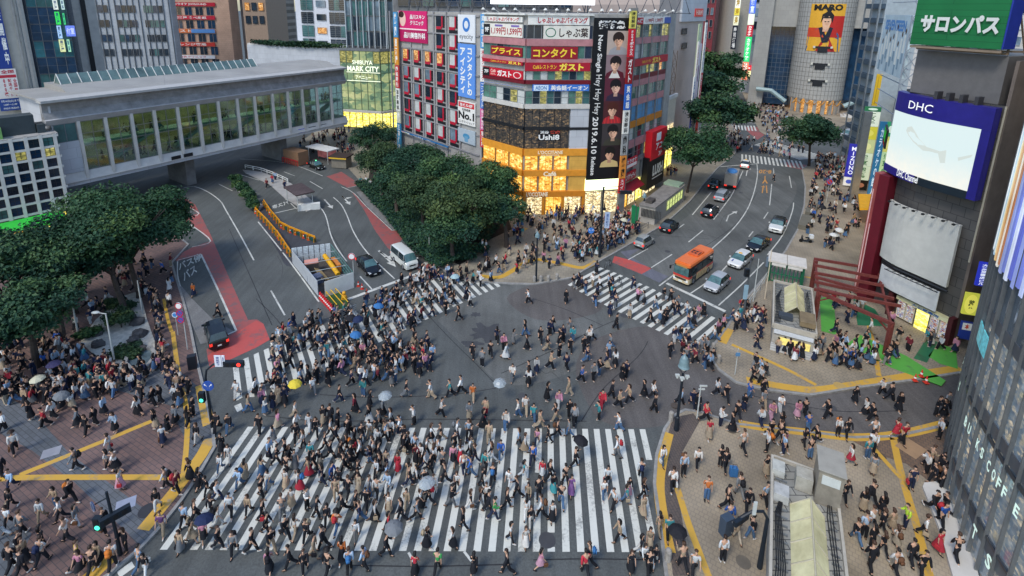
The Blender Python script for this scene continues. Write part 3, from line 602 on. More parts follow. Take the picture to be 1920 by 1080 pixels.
SG(F1,908,152,983,164,'3f74c4',[('#','cfe2f0',.02,.06,.24,.94),('AEON','2a6aa8',.04,.2,.22,.8,.02),('英会話イーオン',W_,.27,.1,.84,.9,.03),('@',W_,.87,.12,.97,.88)],'blue English school band on the left facet',proud=.38)
m0=sign(F3,.6,z3(46),14.6,z3(33),'e6e2da',[('#',R_,0,0,.2,1),('しゃぶ葉',W_,.02,.2,.18,.8,.03),('1,199円','a8182c',.26,.15,.48,.85,.02),('1,599円','a8182c',.52,.15,.74,.85,.02),('#','3a5aa8',.8,0,1,1),('食べ放題',W_,.82,.2,.98,.8,.02)],'white price strip along the roof of the right wing',proud=.4)
sign(F3,-.2,z3(126),14.6,z3(112),'b0152c',[('Caféレストラン',Y_,.28,.3,.52,.7,.02),('ガスト','f6dc50',.55,.08,.78,.92,.05)],'red cafe band running along the right wing',proud=.45)
s0,z1=F3.px(1209,246);s1,z0=F3.px(1233,285)
sign(F3,s0,z0,s1,z1,'d8202c',[('#','f4f0ec',.3,.62,.6,.9),('アコム',W_,.3,.3,.95,.56,.04),('3F',W_,.5,.06,.75,.22,.02)],'red loan office sign with white kana on the right wing',proud=1.4,thick=1.2)
s0,z1=F3.px(1207,293);s1,z0=F3.px(1230,335)
sign(F3,s0-1,z0,s1,z1,'101114',[('LUSH',W_,.3,.35,.9,.7,.05),('#',W_,.3,.26,.9,.29)],'black shop box with white capitals at the street corner',proud=1.3,thick=1.2)
sign(F3,.3,7.0,4.6,8.6,'c82030',[('カラオケ',W_,.05,.5,.95,.95,.03),('#','f0e8e0',.05,.08,.95,.42)],'small red and white karaoke sign low on the right wing',proud=.6)
sign(F3,-.3,5.0,4.0,6.4,'a81828',[('スパゲッティ',W_,.05,.15,.95,.85,.03)],'dark red pasta sign above the red awning',proud=.8)
FPs=Fac((19.2,77.6),(20.2,78.0),cb);lev=[31.8,29.2,25.0,21.0,17.0,13.2,9.8,6.0,3.6]
for i,(c,t,tc,l)in enumerate((('d8cc60','渋谷駅前',K_,'pale yellow narrow sign at the top of the pier stack'),('c81c2c','Foodボックス',W_,'bright red narrow sign high on the pier'),('8a1420','ガスト',W_,'dark red narrow cafe sign on the pier'),('2c62b8','英会話',W_,'blue narrow sign on the pier'),('dcdcd4','渋谷眼科',K_,'white narrow sign half way up the pier'),('9a9c9c','歯科',K_,'grey narrow sign on the pier'),('d88a3a','焼肉',K_,'orange narrow sign on the pier'),('c4202c','スペイン',W_,'red narrow sign low on the pier'))):
 sign(FPs,-.1,lev[i+1]+.08,1.0,lev[i],c,[('|'+t,tc,.2,.06,.8,.94,.03)],l,name='narrow_sign',proud=.5,group='narrow signs stacked on the pier')
def portrait(m,cx,cz,r,skin,hair,cloth,style):
 """a plain printed bust: shoulders, neck, face, hair, eyes, mouth as thin printed layers; m: dict colour -> MB"""
 def el(c,x,z,a,b,y,n=18,t0=0,t1=6.2832):
  m.setdefault(c,MB()).add([(cx+x*r+a*r*math.cos(t0+(t1-t0)*i/n),y,cz+z*r+b*r*math.sin(t0+(t1-t0)*i/n))for i in range(n)],[tuple(range(n))])
 def pl(c,pts,y):m.setdefault(c,MB()).add([(cx+x*r,y,cz+z*r)for x,z in pts],[tuple(range(len(pts)))])
 t=.22 if style%2 else-.18;dk='%02x%02x%02x'%tuple(int(int(skin[k:k+2],16)*.80)for k in(0,2,4))
 pl(cloth,[(-1.35,-1.75),(1.35,-1.75),(1.2,-1.05),(.45,-.72),(-.45,-.72),(-1.15,-1.1)],-.006)
 pl(dk,[(-.28,-1.15),(.28,-1.15),(.24,-.4),(-.24,-.4)],-.009);el(hair,t*.3,.40,.80,.80,-.010,22)
 el(skin,0,-.02,.52,.74,-.013,22);pl(dk,[(t*.2,-.74),(.30 if t>0 else-.30,-.58),(.50 if t>0 else-.50,-.1),(.48 if t>0 else-.48,.35),(.2 if t>0 else-.2,.3),(t*.8,-.3)],-.0135);el(skin,-.53,-.05,.08,.15,-.012);el(dk,.53,-.05,.08,.15,-.012)
 pl(hair,[(-.62,-.02),(-.70,.55),(-.42,.95),(.05,1.06),(.5,.92),(.72,.5),(.62,-.02),(.52,.22),(.40,.08),(.30+t*.4,.26),(.12+t,.10),(-.05+t,.30),(-.22+t*.5,.12),(-.38,.28),(-.52,.10)],-.016)
 for s in(-1,1):el('1a1210',s*.21+t*.2,-.03,.085,.032,-.017,8);pl(hair,[(s*.10+t*.2,.075),(s*.32+t*.2,.10),(s*.32+t*.2,.07),(s*.10+t*.2,.04)],-.017)
 pl(dk,[(-.04+t*.2,-.28),(.07+t*.2,-.27),(.02+t*.2,-.05)],-.017);el('9a4a44',t*.2,-.46,.13,.035,-.017,8)
 if style==1:pl('d8d4cc',[(-.8,-1.75),(-.3,-.85),(0,-1.2),(.3,-.85),(.8,-1.75)],-.0075)
 if style==3:[pl('c83030',[(-1.1+i*.5,-1.75),(-.95+i*.5,-1.75),(-.8+i*.4,-.95),(-.95+i*.4,-.95)],-.0075)for i in range(5)]
s0,zt=FB.px(1107,33);s1,zb=FB.px(1152,333);s1=FB.L-.25;s0=-.05
W,Hh=s1-s0,zt-zb
bn=tag(MB().box(0,W,0,.12,0,Hh).build('poster_banner',pm('121216',.5),M=FB.W@Matrix.Translation((s0,-.5,zb))),'tall black banner with six stacked portraits and white release lettering','banner')
mm={}
cols=[('b4a498','e0b090','2a1c16','9a9a9c',0),('8a7478','e4b698','1c1618','5a1628',1),('5a2434','e6baa0','161216','30243a',2),('4a2024','e2b294','4a2018','a02830',3),('3a3436','e0b092','121014','3c3a30',4),('2a1c20','dca888','14100e','c8b078',5)]
for i,(bgc,sk,hr,cl,st)in enumerate(cols):
 h=Hh*.845/6;z1=Hh*.925-i*h;x0,x1=W*.40,W*.985
 mm.setdefault(bgc,MB()).box(x0,x1,-.004,0,z1-h,z1)
 portrait(mm,(x0+x1)/2+(-.15 if i%2 else .2),z1-h*.43,h*.325,sk,hr,cl,st)
for c,b in mm.items():b.build('portrait_print',pm(c,.6,var=.06),bn)
m=MB();lettering(m,'超特急',W*.12,Hh*.935,W*.9,Hh*.985,-.015,False,.04)
rot_lettering(m,'New Single',W*.1,Hh*.68,W*.27,Hh*.9,-.015,.02);rot_lettering(m,'Hey Hey Hey',W*.08,Hh*.42,W*.3,Hh*.665,-.015,.0);rot_lettering(m,'2019.6.10',W*.1,Hh*.17,W*.27,Hh*.405,-.015,.02);rot_lettering(m,'Release',W*.12,Hh*.03,W*.25,Hh*.15,-.015,.02)
m.build('lettering',pm('e8e6e0',.5,var=0),bn)
F=Fac((-26,131),(44,131));r=empty('city_block',(-26,131,0),0,'dark office block seen behind the rooftop frames of the corner building','building');F=Fac((-26,131),(44,131),r);F.mb().box(0,F.L,.2,12,0,60).build('wall',CONC_D,r)
for j in range(3):winrow(F,1,F.L-1,32.2+j*4,34.8+j*4,22,[GL_D,GL_D,GL_T,GL_B],GREYM,.4,1,1)
gb=empty('office_building',(-18.8,104,0),Fac((-18.8,104),(-3,86)).ang,'grey office building with red framed windows and a tall contact lens banner','building')
FG=Fac((-18.8,104),(-3,86),gb)
body([(-20.2,105.6),(-2.6,85.6),(6,104),(-8,118)],0,31.2,CONC,gb)
xs=[480+x/3 for x in(831,889,953,1019,1088)];rows=[(31,51),(65.5,88),(103,122.5),(139,158.5),(172,193),(206.5,228.5),(241,263)]
REDT=pm('b01c34',.5)
def redwin(s,z0,z1,w,pane):
 k=('red',round(w,2),round(z1-z0,2));h=z1-z0
 if k not in _W:
  m=MB();m.cm=0;m.box(w,w+.42,-.07,.05,-.15,h);m.box(-.02,w,-.07,.05,-.5,0);m.cm=1;m.box(w+.42,w+.9,-.03,.05,-.2,h);m.box(-.1,w+.9,-.03,.05,-1.2,-.5);m.box(-.1,-.02,-.05,.05,-.3,h)
  _W[k]=m.mesh('window',[REDT,DARKM]);_W[k,1]={}
 if pane.name not in _W[k,1]:_W[k,1][pane.name]=MB().box(0,w,-.02,.05,0,h).mesh('pane',pane)
 o=link('window',_W[k],gb,FG.M@Matrix.Translation((s,-.04,z0)));link('pane',_W[k,1][pane.name],o)
pit=(FG.s_(xs[4],150)-FG.s_(xs[0],150))/4
for j,(ya,yb)in enumerate(rows):
 z1,z0=FG.z(xs[4]+8,ya),FG.z(xs[4]+8,yb)
 for i in range(6):
  s=FG.s_(xs[0],150)+pit*i-pit+.2
  if s<-.9 or(j==0 and i<4):continue
  if j==1 and i<4:continue
  redwin(s,z0,z1,pit*.40,RND.choice([BLIND,BLIND,BLIND,GL_S,GL_D]if j!=2 else[LITW,BLIND,LITW]))
m=FG.mb()
for i in range(7):s=FG.s_(xs[0],150)-.75+pit*(i-1);m.box(s,s+.28,-.22,0,3,31.2)
for j in range(8):z=FG.z(xs[4]+8,29+j*35.2);m.box(-1,FG.L,-.16,0,z-.12,z+.12)
m.build('pier',mat('grey_stone',(.27,.265,.27),.8,var=.2,scale=1.2),gb)
m=FG.mb()
for i in range(8):m.tube([(-1+i*3.4,2,31.2),(.6+i*3.4,2,35),(2.4+i*3.4,2,31.2)],.1,4);m.tube([(-1+i*3.4,2,33),(2.4+i*3.4,2,33)],.08,4)
m.build('roof_truss',pm('4a4e54',.5),gb)
FG.mb().box(-1,23,2.5,3.2,33.5,42).build('roof_screen',pm('8a6a4a',.6),gb)
sg=SG(FG,750,20,803,82,'d21e6a',[('#','b01456',0,0,1,.42),('@','e8c0b0',.02,.5,.26,.98),('@','3a2018',-.0,.78,.2,.99),('#','f0d8d8',.0,.4,1,.44),('品川スキン',W_,.42,.74,.95,.88,.03),('クリニック',W_,.42,.55,.9,.7,.03),('品川美容外科',W_,.18,.12,.95,.32,.03)],'big pink skin clinic billboard on the grey building',name='billboard')
s0,z1=FG.px(860,27);s1,z0=FG.px(893,272);a=FG.s_(876,100)-.0
et=SG(FG,861,27,893,81,'dcdfe2',[('@','3a78c0',.28,.38,.72,.9),('@','dcdfe2',.38,.5,.62,.78),('eyecity','50555c',.1,.08,.9,.3,.0)],'white top panel with a blue ring on the contact lens banner',name='banner_panel')
SG(FG,861,81,893,186,'5e90d8',[('|コンタクトの',W_,.56,.05,.84,.93,.04),('|アイシティ',W_,.14,.08,.44,.93,.04)],'tall light blue panel with two columns of white kana',name='banner_panel')
SG(FG,861,187,893,238,'e4e2dc',[('#','c8202c',.04,.74,.96,.96),('当ビル5階',W_,.12,.78,.9,.92,.03),('利用者数',K_,.25,.58,.75,.7,.02),('No.1',K_,.04,.22,.96,.56,.04),('コンタクトショップ',K_,.04,.05,.96,.17,.01)],'white panel with a big number one on the lens banner',name='banner_panel')
SG(FG,861,238,893,273,'a8b4bc',[('@','4a8ab0',.3,.3,.7,.7),('#','6a9ab8',.4,.1,.6,.5)],'pale grey picture panel at the foot of the lens banner',name='banner_panel')
SG(FG,756,243,846,276,'2a6a9c',[('#','e2e4e0',0,.05,.22,.95),('@','c83a30',.03,.5,.12,.85),('@','3a9a50',.1,.15,.19,.5),('三井住友',W_,.3,.25,.68,.75,.03)],'blue bank sign with coloured emblem above the trees',proud=.8)
FS=Fac((-20.6,105.2),(-19.2,103.6),gb);zs=[31.0,26.0,20.5,15.8,11,8.5,2.5]
for i,(c,t,l)in enumerate((('4a90c0','焼肉','light blue'),('d8902c','居酒屋','orange'),('c03a3c','歯科医院','red'),('e0e0d8','加藤眼科','white'),('c8c8b0','鍼','cream'),('3a88b0','三井住友','blue'))):
 sign(FS,0,zs[i+1]+.1,1.5,zs[i],c,[('|'+t,W_ if i!=3 else K_,.2,.05,.8,.95,.03)],l+' narrow sign at the left edge of the grey building',name='narrow_sign',proud=.4,group='narrow signs on the left edge of the grey building')
FS=Fac((-2.6,85.6),(-1.6,84.3),gb);zs=[31.0,25.5,20,15.5,11.8,8.8]
for i,(c,t,l)in enumerate((('4a98d0','英会話教室','sky blue'),('e4e4e0','渋谷クリニック','white'),('4a78c0','コンタクト','medium blue'),('d85a98','品川美容外科','pink'),('cc3038','居酒屋','red'))):
 sign(FS,.1,zs[i+1]+.1,1.5,zs[i],c,[('|'+t,W_ if i!=1 else 'c02030',.2,.04,.8,.96,.02)],l+' narrow sign between the grey building and the corner building',name='narrow_sign',proud=.4,group='narrow signs between two buildings')
A,B=G(645,238),G(718,243);Cc=B+Vector((9,7))
mc=empty('shopping_centre',(A.x,A.y,0),Fac(A,B).ang,'glass corner of a shopping centre glowing green and yellow','building')
FM=Fac(A,B,mc);FM2=Fac(B,Cc,mc);zt=FM.z(660,95)
body([A+Vector((.1,.25)),B+Vector((0,.3)),Cc+Vector((-.1,.2)),Cc+Vector((-6,16)),A+Vector((2,20))],0,zt,CONC_D,mc)
for F,n in((FM,6),(FM2,5)):
 winrow(F,0,F.L,5,zt-3.2,n,[SHOP_G],pm('5a6a50',.5),0,1,5,-.1,.12)
 winrow(F,0,F.L,zt-3.2,zt,n,[LITY,SHOP_G],pm('5a6a50',.5),0,1,1,-.1,.12)
 winrow(F,0,F.L,.1,4.4,n,[SHOP_Y],pm('6a6a40',.5),0,1,1,.0,.1)
 F.mb().box(0,F.L,-.6,0,4.4,5).build('canopy',CONC_L,mc);F.mb().box(-.2,F.L+.2,-.3,.2,zt,zt+.6).build('parapet',GREYM,mc)
m=FM.mb();s0,z1=FM.px(650,112);s1,z0=FM.px(714,140)
lettering(m,'MARK CITY',s0+.3,z0+.7,s1-.3,z0+2.1,-.45,False,.02);lettering(m,'SHIBUYA',s0+1.8,z0+2.5,s1-2,z0+3.6,-.45,False,.01);lettering(m,'アベニュー',s0+2.6,z0-1.4,s1-2.6,z0-.4,-.45,False,.01)
m.box(s0,s1,-.4,-.3,z0+.35,z0+.5);m.box(s0,s1,-.4,-.3,z0-1.9,z0-1.75);m.build('lettering',pm('f0f4d8',.4,emit=.5),mc)
tw=empty('glass_tower',(A.x+3,A.y+5,0),Fac(A,B).ang,'tall glass office tower with pale vertical fins above the shopping centre','building')
FT=Fac(A+Vector((.8,5)),B+Vector((1,5)),tw);FT2=Fac(B+Vector((1,5)),Cc+Vector((3,6)),tw)
body([FT.A+Vector((0,.3)),FT.B+Vector((0,.3)),FT2.B,FT2.B+Vector((-4,14)),FT.A+Vector((0,16))],zt,60,CONC_D,tw)
for F in(FT,FT2):
 for j in range(4):winrow(F,0,F.L,zt+.9+j*4,zt+4.7+j*4,6,[GL_S,GL_T,GL_T,GL_D],ALU,0,2,1,-.05,.07)
 m=F.mb()
 for i in range(8):s=F.L*i/7;m.box(s-.09,s+.09,-.55,0,zt+.4,48)
 m.build('fin',pm('b4bcc0',.4),tw)
A,B=Vector((-78,162)),Vector((-42,148));pw=empty('podium_building',(*A,0),Fac(A,B).ang,'long white panelled podium with a clipped roof hedge behind the bridge','building');FW=Fac(A,B,pw);zp=FW.z(560,88)
FW.mb().box(0,FW.L+2,0,14,0,zp).build('wall',PANEL,pw)
FW.mb().box(0,FW.L,.2,1,zp,zp+.5).build('parapet',CONC_L,pw)
A,B=Vector((-66,172)),Vector((-42,163));ht=empty('hotel_building',(*A,0),Fac(A,B).ang,'white and grey hotel block with louvred columns behind the podium hedge','building');FH=Fac(A,B,ht)
FH.mb().box(0,FH.L,.2,16,0,60).build('wall',mat('white_wall',(.56,.58,.62),.6,var=.08),ht)
for j in range(5):
 z=zp-2+j*4.2
 winrow(FH,FH.L*.09,FH.L*.28,z,z+3.6,2,[GL_D,GL_T],ALU,.1,1,6);winrow(FH,FH.L*.52,FH.L*.76,z,z+3.6,3,[GL_D,GL_D,GL_T],ALU,.1,1,6)
 winrow(FH,FH.L*.31,FH.L*.49,z+1,z+3,1,[LITW if j%2 else GL_D,GL_S],ALU,1.0,1,1)
A,B=G(125,352,5.5),G(645,235,5.5)
br=empty('covered_bridge',(A.x,A.y,0),Fac(A,B).ang,'long covered footbridge with glass bays between slanted white columns','bridge');FR=Fac(A,B,br);L=FR.L
zr=lambda y:FR.z(213,y)
zu,zw1,zw0,zs,zb=18.6,zr(219),zr(309),zr(326),5.5
FR.mb().box(-.3,L+1,.35,13,zb+.4,zw0).build('deck',CONC,br)
FR.mb().box(-.3,L+1,0,.35,zb,zs).build('lower_fascia',PANEL,br)
def sect(name,prof,s0,s1,m):
 q=FR.mb();n=len(prof);q.add([(s0,d,z)for d,z in prof]+[(s1,d,z)for d,z in prof],[(i,(i+1)%n,n+(i+1)%n,n+i)for i in range(n)]+[tuple(range(n-1,-1,-1)),tuple(range(n,2*n))]);return q.build(name,m,br)
sect('sill',[(0,zs),(-.35,zs+.1),(.25,zw0),(.5,zw0),(.5,zs)],-.3,L+1,CONC_L)
sect('cornice',[(.2,zw1),(-.35,zw1+.8),(-.15,zw1+.9),(1.2,zw1+.9),(1.2,zw1)],-1.0,L+1.2,mat('bridge_cornice',(.42,.42,.43),.6,var=.15,scale=.6))
sect('painted_shade_band',[(-.1,zw1+.9),(.45,zw1+1.9),(.3,zu-.35),(1.2,zu-.35),(1.2,zw1+.9)],-1.0,L+1.2,mat('fascia_painted_shade',(.25,.25,.25),.7,var=.3,scale=.8));sect('roof_edge',[(-.75,zu-.3),(-.75,zu+.05),(1.2,zu+.25),(1.2,zu-.3)],-1.3,L+1.2,mat('roof_edge_metal',(.42,.41,.39),.5,var=.12))  # recess shade under the roof edge is painted into the middle band's colour
cxs=[157,207,255,297,340,378,415,450,482,515,543,570,597,623]
cs=[FR.s_(x,290-(x-157)*.17)for x in cxs]
for s in cs:
 q=FR.mb();zm=(zw0+zw1)/2+.4
 for a,b,c,d in(((-.28,zs+.2,.5,zm),(0,),0,0),((-.18,zm,.5,zw1+.1),(0,),0,0)):q.box(s-.2,s+.2,a[0],a[2],a[1],a[3])
 q.build('column',CONC_L,br)
ed=cs+[L+.4]
for i in range(len(ed)-1):window(FR,ed[i]+.22,ed[i+1]-.22,zw0,zw1,BRIDGE_I,GREYM,2,4,.22,.09)
FR.mb().box(.2,L+.6,.5,12.4,zw0+.02,zw0+.08).build('floor',mat('bridge_floor',(.36,.33,.27),.5,var=.2),br);FR.mb().box(cs[0],L+.6,1.6,4.6,zw0+3.55,zw0+3.85).build('gallery_floor',mat('pale_floor_edge',(.30,.42,.38),.5),br)
FR.mb().box(.2,L+.6,12.2,12.5,zw0,zw1+.6).build('inner_wall',mat('bridge_inner_wall',(.34,.30,.17),.6,var=.5,scale=.35),br);FR.mb().box(0,L+.6,.6,12.5,zw1+.9,zw1+1.0).build('ceiling',mat('bridge_ceiling',(.3,.29,.25),.7),br)
for d in(2.4,5.5,9.0):FR.mb().box(2,L-.5,d,d+.35,zw1+.78,zw1+.88).build('ceiling_lamp',mat('bridge_lamps',(.8,.8,.7),.4,emit=5,ecol=(1,.88,.55),var=0),br)
for k in range(5):m=FR.mb();s=7+k*9.5;m.add([(s,2.0,zw0+.1),(s+6.5,2.0,zw0+3.6),(s+6.5,3.2,zw0+3.6),(s,3.2,zw0+.1),(s,2.0,zw0+.6),(s+6.5,2.0,zw0+4.1),(s+6.5,3.2,zw0+4.1),(s,3.2,zw0+.6)],[(0,1,2,3),(7,6,5,4),(0,4,5,1),(1,5,6,2),(2,6,7,3),(3,7,4,0)]);m.build('escalator',mat('escalator_side',(.40,.50,.46),.4,var=.15),br)
window(FR,-.2,cs[0]-.25,(zw0+zw1)/2+1,zw1,GL_T,GREYM,2,1,.22,.09);FR.mb().box(-.3,cs[0]-.2,.1,.5,zw0,(zw0+zw1)/2+1).build('side_panel',PANEL,br)
FR.mb().box(-.3,-.05,.36,12.6,zb+.4,zu).build('end_wall',PANEL,br);FR.mb().box(0,L+1,12.6,12.9,zb,zu).build('back_wall',CONC_D,br)
ROOFM=brickmat('roof_sheet',(.34,.33,.305),(.32,.31,.29),(.2,.2,.19),1.0,.5,30,.6,.03,rot=57,big=.12)
FR.mb().box(-1.3,L+1.5,1.2,13.2,zu,zu+.25).build('roof',ROOFM,br);sect('roof_ridge',[(4,zu+.25),(6.5,zu+1.0),(13.2,zu+1.0),(13.2,zu+.25)],3.2,L+1.5,ROOFM)
q=sect('skylight',[(8.6,zu+1.0),(9.9,zu+2.5),(11.2,zu+1.0)],4,37,glass('skylight_glass',(.10,.16,.15),.15));m=FR.mb()
for i in range(25):s=4+33*i/24;m.tube([(s,8.5,zu+1.02),(s,9.9,zu+2.56),(s,11.3,zu+1.02)],.07,4)
m.build('glazing_bar',WHITEM,q)
m=FR.mb()
for s in(14.5,16.5):m.box(s,s+1.5,-.36,-.3,zb+.75,zb+1.35)
m.build('sign_plate',DARKM,br)
for s,c in((L-12,'3a3ac8'),(L-9.5,'20242c'),(L-6.8,'20242c')):FR.mb().box(s,s+1.9,-.1,-.02,zb+.5,zb+1.3).build('sign_plate',pm(c,.5),br)
for s in(18,37):
 FR.mb().box(s,s+1.6,3,10,0,zb+.4).build('pier',CONC_D,br)
zw0_=zw0
A,B=Vector((-67.3,64.4)),Vector((-62,70.5));wg=empty('station_building',(*A,0),Fac(A,B).ang,'white gridded station building with small square windows','building');FWG=Fac(A,B,wg)
zt=14.2;FWG.mb().box(-22,FWG.L,.35,16,0,zt-.2).build('wall',CONC_D,wg)
pit=FWG.s_(60,310)-FWG.s_(31.5,312);s_r=FWG.L-.3;rw=[zt-.45-1.52*i for i in range(8)]
m=FWG.mb()
for i in range(14):s=s_r-i*pit;m.box(s-.2,s+.2,-.12,.36,3,zt)
for z in rw:m.box(-22,FWG.L+.1,-.06,.36,z,z+.3)
m.build('grid_frame',mat('white_frame',(.66,.64,.58),.6,var=.12),wg)
for i in range(6):
 for j in range(7):window(FWG,s_r-(i+1)*pit+.2,s_r-i*pit-.2,rw[j+1]+.3,rw[j],RND.choice([GL_D,GL_D,GL_T,LITY if j in(1,)else GL_D,GL_B]),DARKM,2,2,.2,.05)
FWG.mb().box(-22,FWG.L+.1,0,15,zt-.2,zt).build('roof',CONC,wg)
m=FWG.mb();m.box(2.2,6.2,2,4.5,zt,zt+2.6);m.box(6.3,7.2,1.5,4,zt,zt+1.2);m.build('roof_unit',pm('3a4448',.6),wg)
FWG.mb().box(1.2,2.6,.6,2.2,zt,zt+1.5).build('roof_unit',pm('7aa860',.6),wg)
sect2=FWG.mb();sect2.add([(-22,-.2,3.0),(-22,-2.6,2.2),(FWG.L-1,-2.6,2.2),(FWG.L-1,-.2,3.0),(-22,-.2,2.8),(-22,-2.6,2.05),(FWG.L-1,-2.6,2.05),(FWG.L-1,-.2,2.8)],[(0,1,2,3),(7,6,5,4),(0,4,5,1),(1,5,6,2),(2,6,7,3)]);sect2.build('awning',pm('2fae3a',.5,emit=.15),wg)
winrow(FWG,-12,FWG.L-.5,.1,2.6,6,[SHOP_O,SHOP_W,SHOP_Y],DARKM,.1,2,1,.2)
A,B=Vector((-84,73)),Vector((-74.4,81.5));ds=empty('department_store',(*A,0),Fac(A,B).ang,'tall pale department store wall carrying a long blue banner','building');FD=Fac(A,B,ds)
FD.mb().box(-14,FD.L,.3,14,0,60).build('wall',mat('pale_stone',(.46,.44,.39),.75,var=.15,scale=.6),ds)
m=FD.mb()
for s in(FD.s_(44,120),FD.s_(57,120)):m.box(s-.12,s+.12,0,.3,8,60)
for i in range(8):m.box(FD.s_(44,120),FD.L,.12,.3,14+i*4,14.12+i*4)
m.build('joint_strip',CONC,ds)
s0,z1=FD.px(-14,-40);s1,z0=FD.px(40,203)
zc=FD.z(20,128);zd=FD.z(28,183)
sign(FD,FD.s_(-30,60),zc,FD.s_(24,128),44,'1c3a86',[('|物産展開催中',W_,.72,.03,.95,.62,.03)],'long blue store banner with white characters',name='store_banner',cat='banner')
sign(FD,FD.s_(-8,150),zd,FD.s_(33,150),zc-.05,'dcd6d0',[('全国','b8283c',.3,.84,.9,.97,.03),('#','b8283c',.2,.7,.97,.8),('|800選','b8283c',.28,.05,.46,.66,.03),('|配送ギフト','b8283c',.54,.05,.7,.66,.02),('|全国無料','b8283c',.78,.05,.95,.66,.02)],'white store banner panel with red characters',name='store_banner',cat='banner')
sign(FD,FD.s_(-2,190),FD.z(28,206),FD.s_(38,190),zd-.05,'24468e',[('7月16日(火)まで',W_,.1,.68,.95,.9,.02),('10時〜21時',W_,.2,.42,.85,.58,.01),('渋谷店 西館8階',W_,.15,.12,.9,.28,.01)],'blue store banner foot with opening dates',name='store_banner',cat='banner')
def tower(name,A,B,D,H,m,label,z0=0):
 A,B=Vector(A),Vector(B);r=empty(name,(*A,0),Fac(A,B).ang,label,'building');F=Fac(A,B,r);F.mb().box(0,F.L,.2,D,z0,H).build('wall',m,r);return F
F=tower('glass_office',(-135,122),(-111,136),8,70,glass('deep_blue_wall',(.01,.03,.06),.2),'dark blue glass office block behind the bridge')
for j in range(9):winrow(F,0,F.L*.62,10+j*4.2,14.1+j*4.2,5,[GL_B,GL_B,GL_D,glass('glass_blue',(.02,.09,.18))],DARKM,0,1,1,-.02,.05)
for j in range(9):winrow(F,F.L*.72,F.L,10+j*4.2,14.1+j*4.2,4,[GL_T,GL_B,glass('glass_sea',(.03,.14,.17)),GL_T],GREYM,0,1,2,-.02,.05)
for(x0,y0,x1,y1),(cl,nm)in zip(((98,0,110,18),(102,22,115,46),(106,48,118,72),(110,74,124,97),(113,0,122,18),(117,25,124,46),(122,48,143,68),(125,74,134,97)),(('d8e0d0','white green'),('3ad858','bright green'),('a8c8e8','pale blue'),('d8dca0','pale yellow'),('c0d8d0','mint'),('4ad880','sea green'),('6a80d8','violet blue'),('a0d8b0','pale green'))):
 SG(F,x0,y0,x1,y1,cl,[('|眼科' if x1-x0<12 else '|居酒屋','20406a',.2,.08,.8,.92,.03)]if cl!='6a80d8' else[('個室','d0d8f8',.1,.2,.9,.8,.02)],nm+' lit vertical sign on the dark glass office',name='narrow_sign',emit=.35,group='lit signs on the dark glass office')
F.mb().box(F.L*.66,F.L*.7,-.4,0,8,70).build('sign_mast',STEEL,F.root)
F=tower('office_slab',(-118,143),(-112.5,148),6,70,CONC_L,'narrow pale stair tower beside the dark glass office');F.mb().box(F.L*.55,F.L*.7,-.15,.2,0,70).build('joint_strip',DARKM,F.root)
F=tower('grey_office',(-160,190),(-122,197),5,75,TILE_G,'broad grey office block with rows of dark paired windows')
for j in range(7):
 for i in range(4):winrow(F,1.5+i*9.3,1.5+i*9.3+6.8,13+j*5.3,15.6+j*5.3,4,[GL_D,GL_D,GL_T,GL_B],CONC_D,.18,1,1,0,.05)
m=F.mb()
for i in range(20):m.box(i*2,i*2+.2,-.12,.2,8,75)
m.build('fin',GREYM,F.root)
F=tower('karaoke_building',(-150,232),(-118,232),8,70,TILE_B,'brown clad building with red karaoke signs and small windows')
zk=lambda y:F.z(380,y)
for y0,y1 in((13,29),(38,54),(63,79),(87,103),(110,126)):winrow(F,F.s_(322,20),F.s_(404,20),zk(y1),zk(y0),4,[GL_D,GL_B,GL_D],TILE_B,1.4,2,1,.1,.1)
for y0,y1,c,t,tc,l in((4,12,'b81c34','カラオケ JOYSOUND',W_,'red karaoke header sign with white kana'),(29,37,'c0203a','居酒屋 食べ放題',W_,'red sign under the karaoke header'),(54,62,'d87038','レストラン',W_,'orange and blue sign between rows of windows'),(79,87,'c83a30','オレンジ薬局',W_,'red pharmacy sign on the brown building'),(103,110,'dcdce0','♥ 渋谷クリニック','c03050','white clinic sign on the brown building')):
 SG(F,322,y0,404,y1,c,[(t,tc,.05,.15,.8,.85,.02)]+([('#','5a90d0',.45,0,1,1),('ADERANS',W_,.5,.2,.95,.8,.02)]if y0==54 else[]),l)
for y0,y1,c,l in((6,28,'c02038','top'),(30,50,'b81c30','second'),(52,74,'e0d8d4','white'),(76,96,'a01c40','dark red'),(98,118,'3a60b8','blue')):
 SG(F,308,y0,319,y1,c,[('|歌広場',W_ if c!='e0d8d4' else 'b02030',.2,.08,.8,.92,.03)],l+' small vertical sign at the edge of the karaoke building',name='narrow_sign',proud=1.0,group='vertical signs on the karaoke building')
tower('brown_block',(-117,240),(-100,240),20,70,brickmat('dark_brown_panels',(.26,.22,.19),(.24,.2,.175),(.1,.08,.07),1.0,2,1.5,.6,.015,plane='xz'),'plain dark brown tiled block beside the hotel')
F=tower('brown_hotel',(-99,205),(-90,205),20,65,mat('brown_stone',(.30,.21,.15),.7),'narrow brown stone block with punched windows')
for j in range(5):winrow(F,.5,F.L-.5,25+j*5,28+j*5,3,[GL_D,LITW,GL_D],DARKM,.8)
A,B=Vector((31.2,97)),Vector((37.4,106));F=tower('low_shop',A,B,10,14.5,mat('cream_render',(.52,.46,.36),.7),'low cream corner shop with air conditioners on its roof')
s0=F.s_(1256,230);winrow(F,1.5,F.L-1.2,F.z(1262,253),F.z(1262,228),3,[SHOP_Y,SHOP_W],CONC_L,.2,1,1);winrow(F,.5,F.L-.5,.1,4,3,[SHOP_Y,SHOP_O],DARKM,.2)
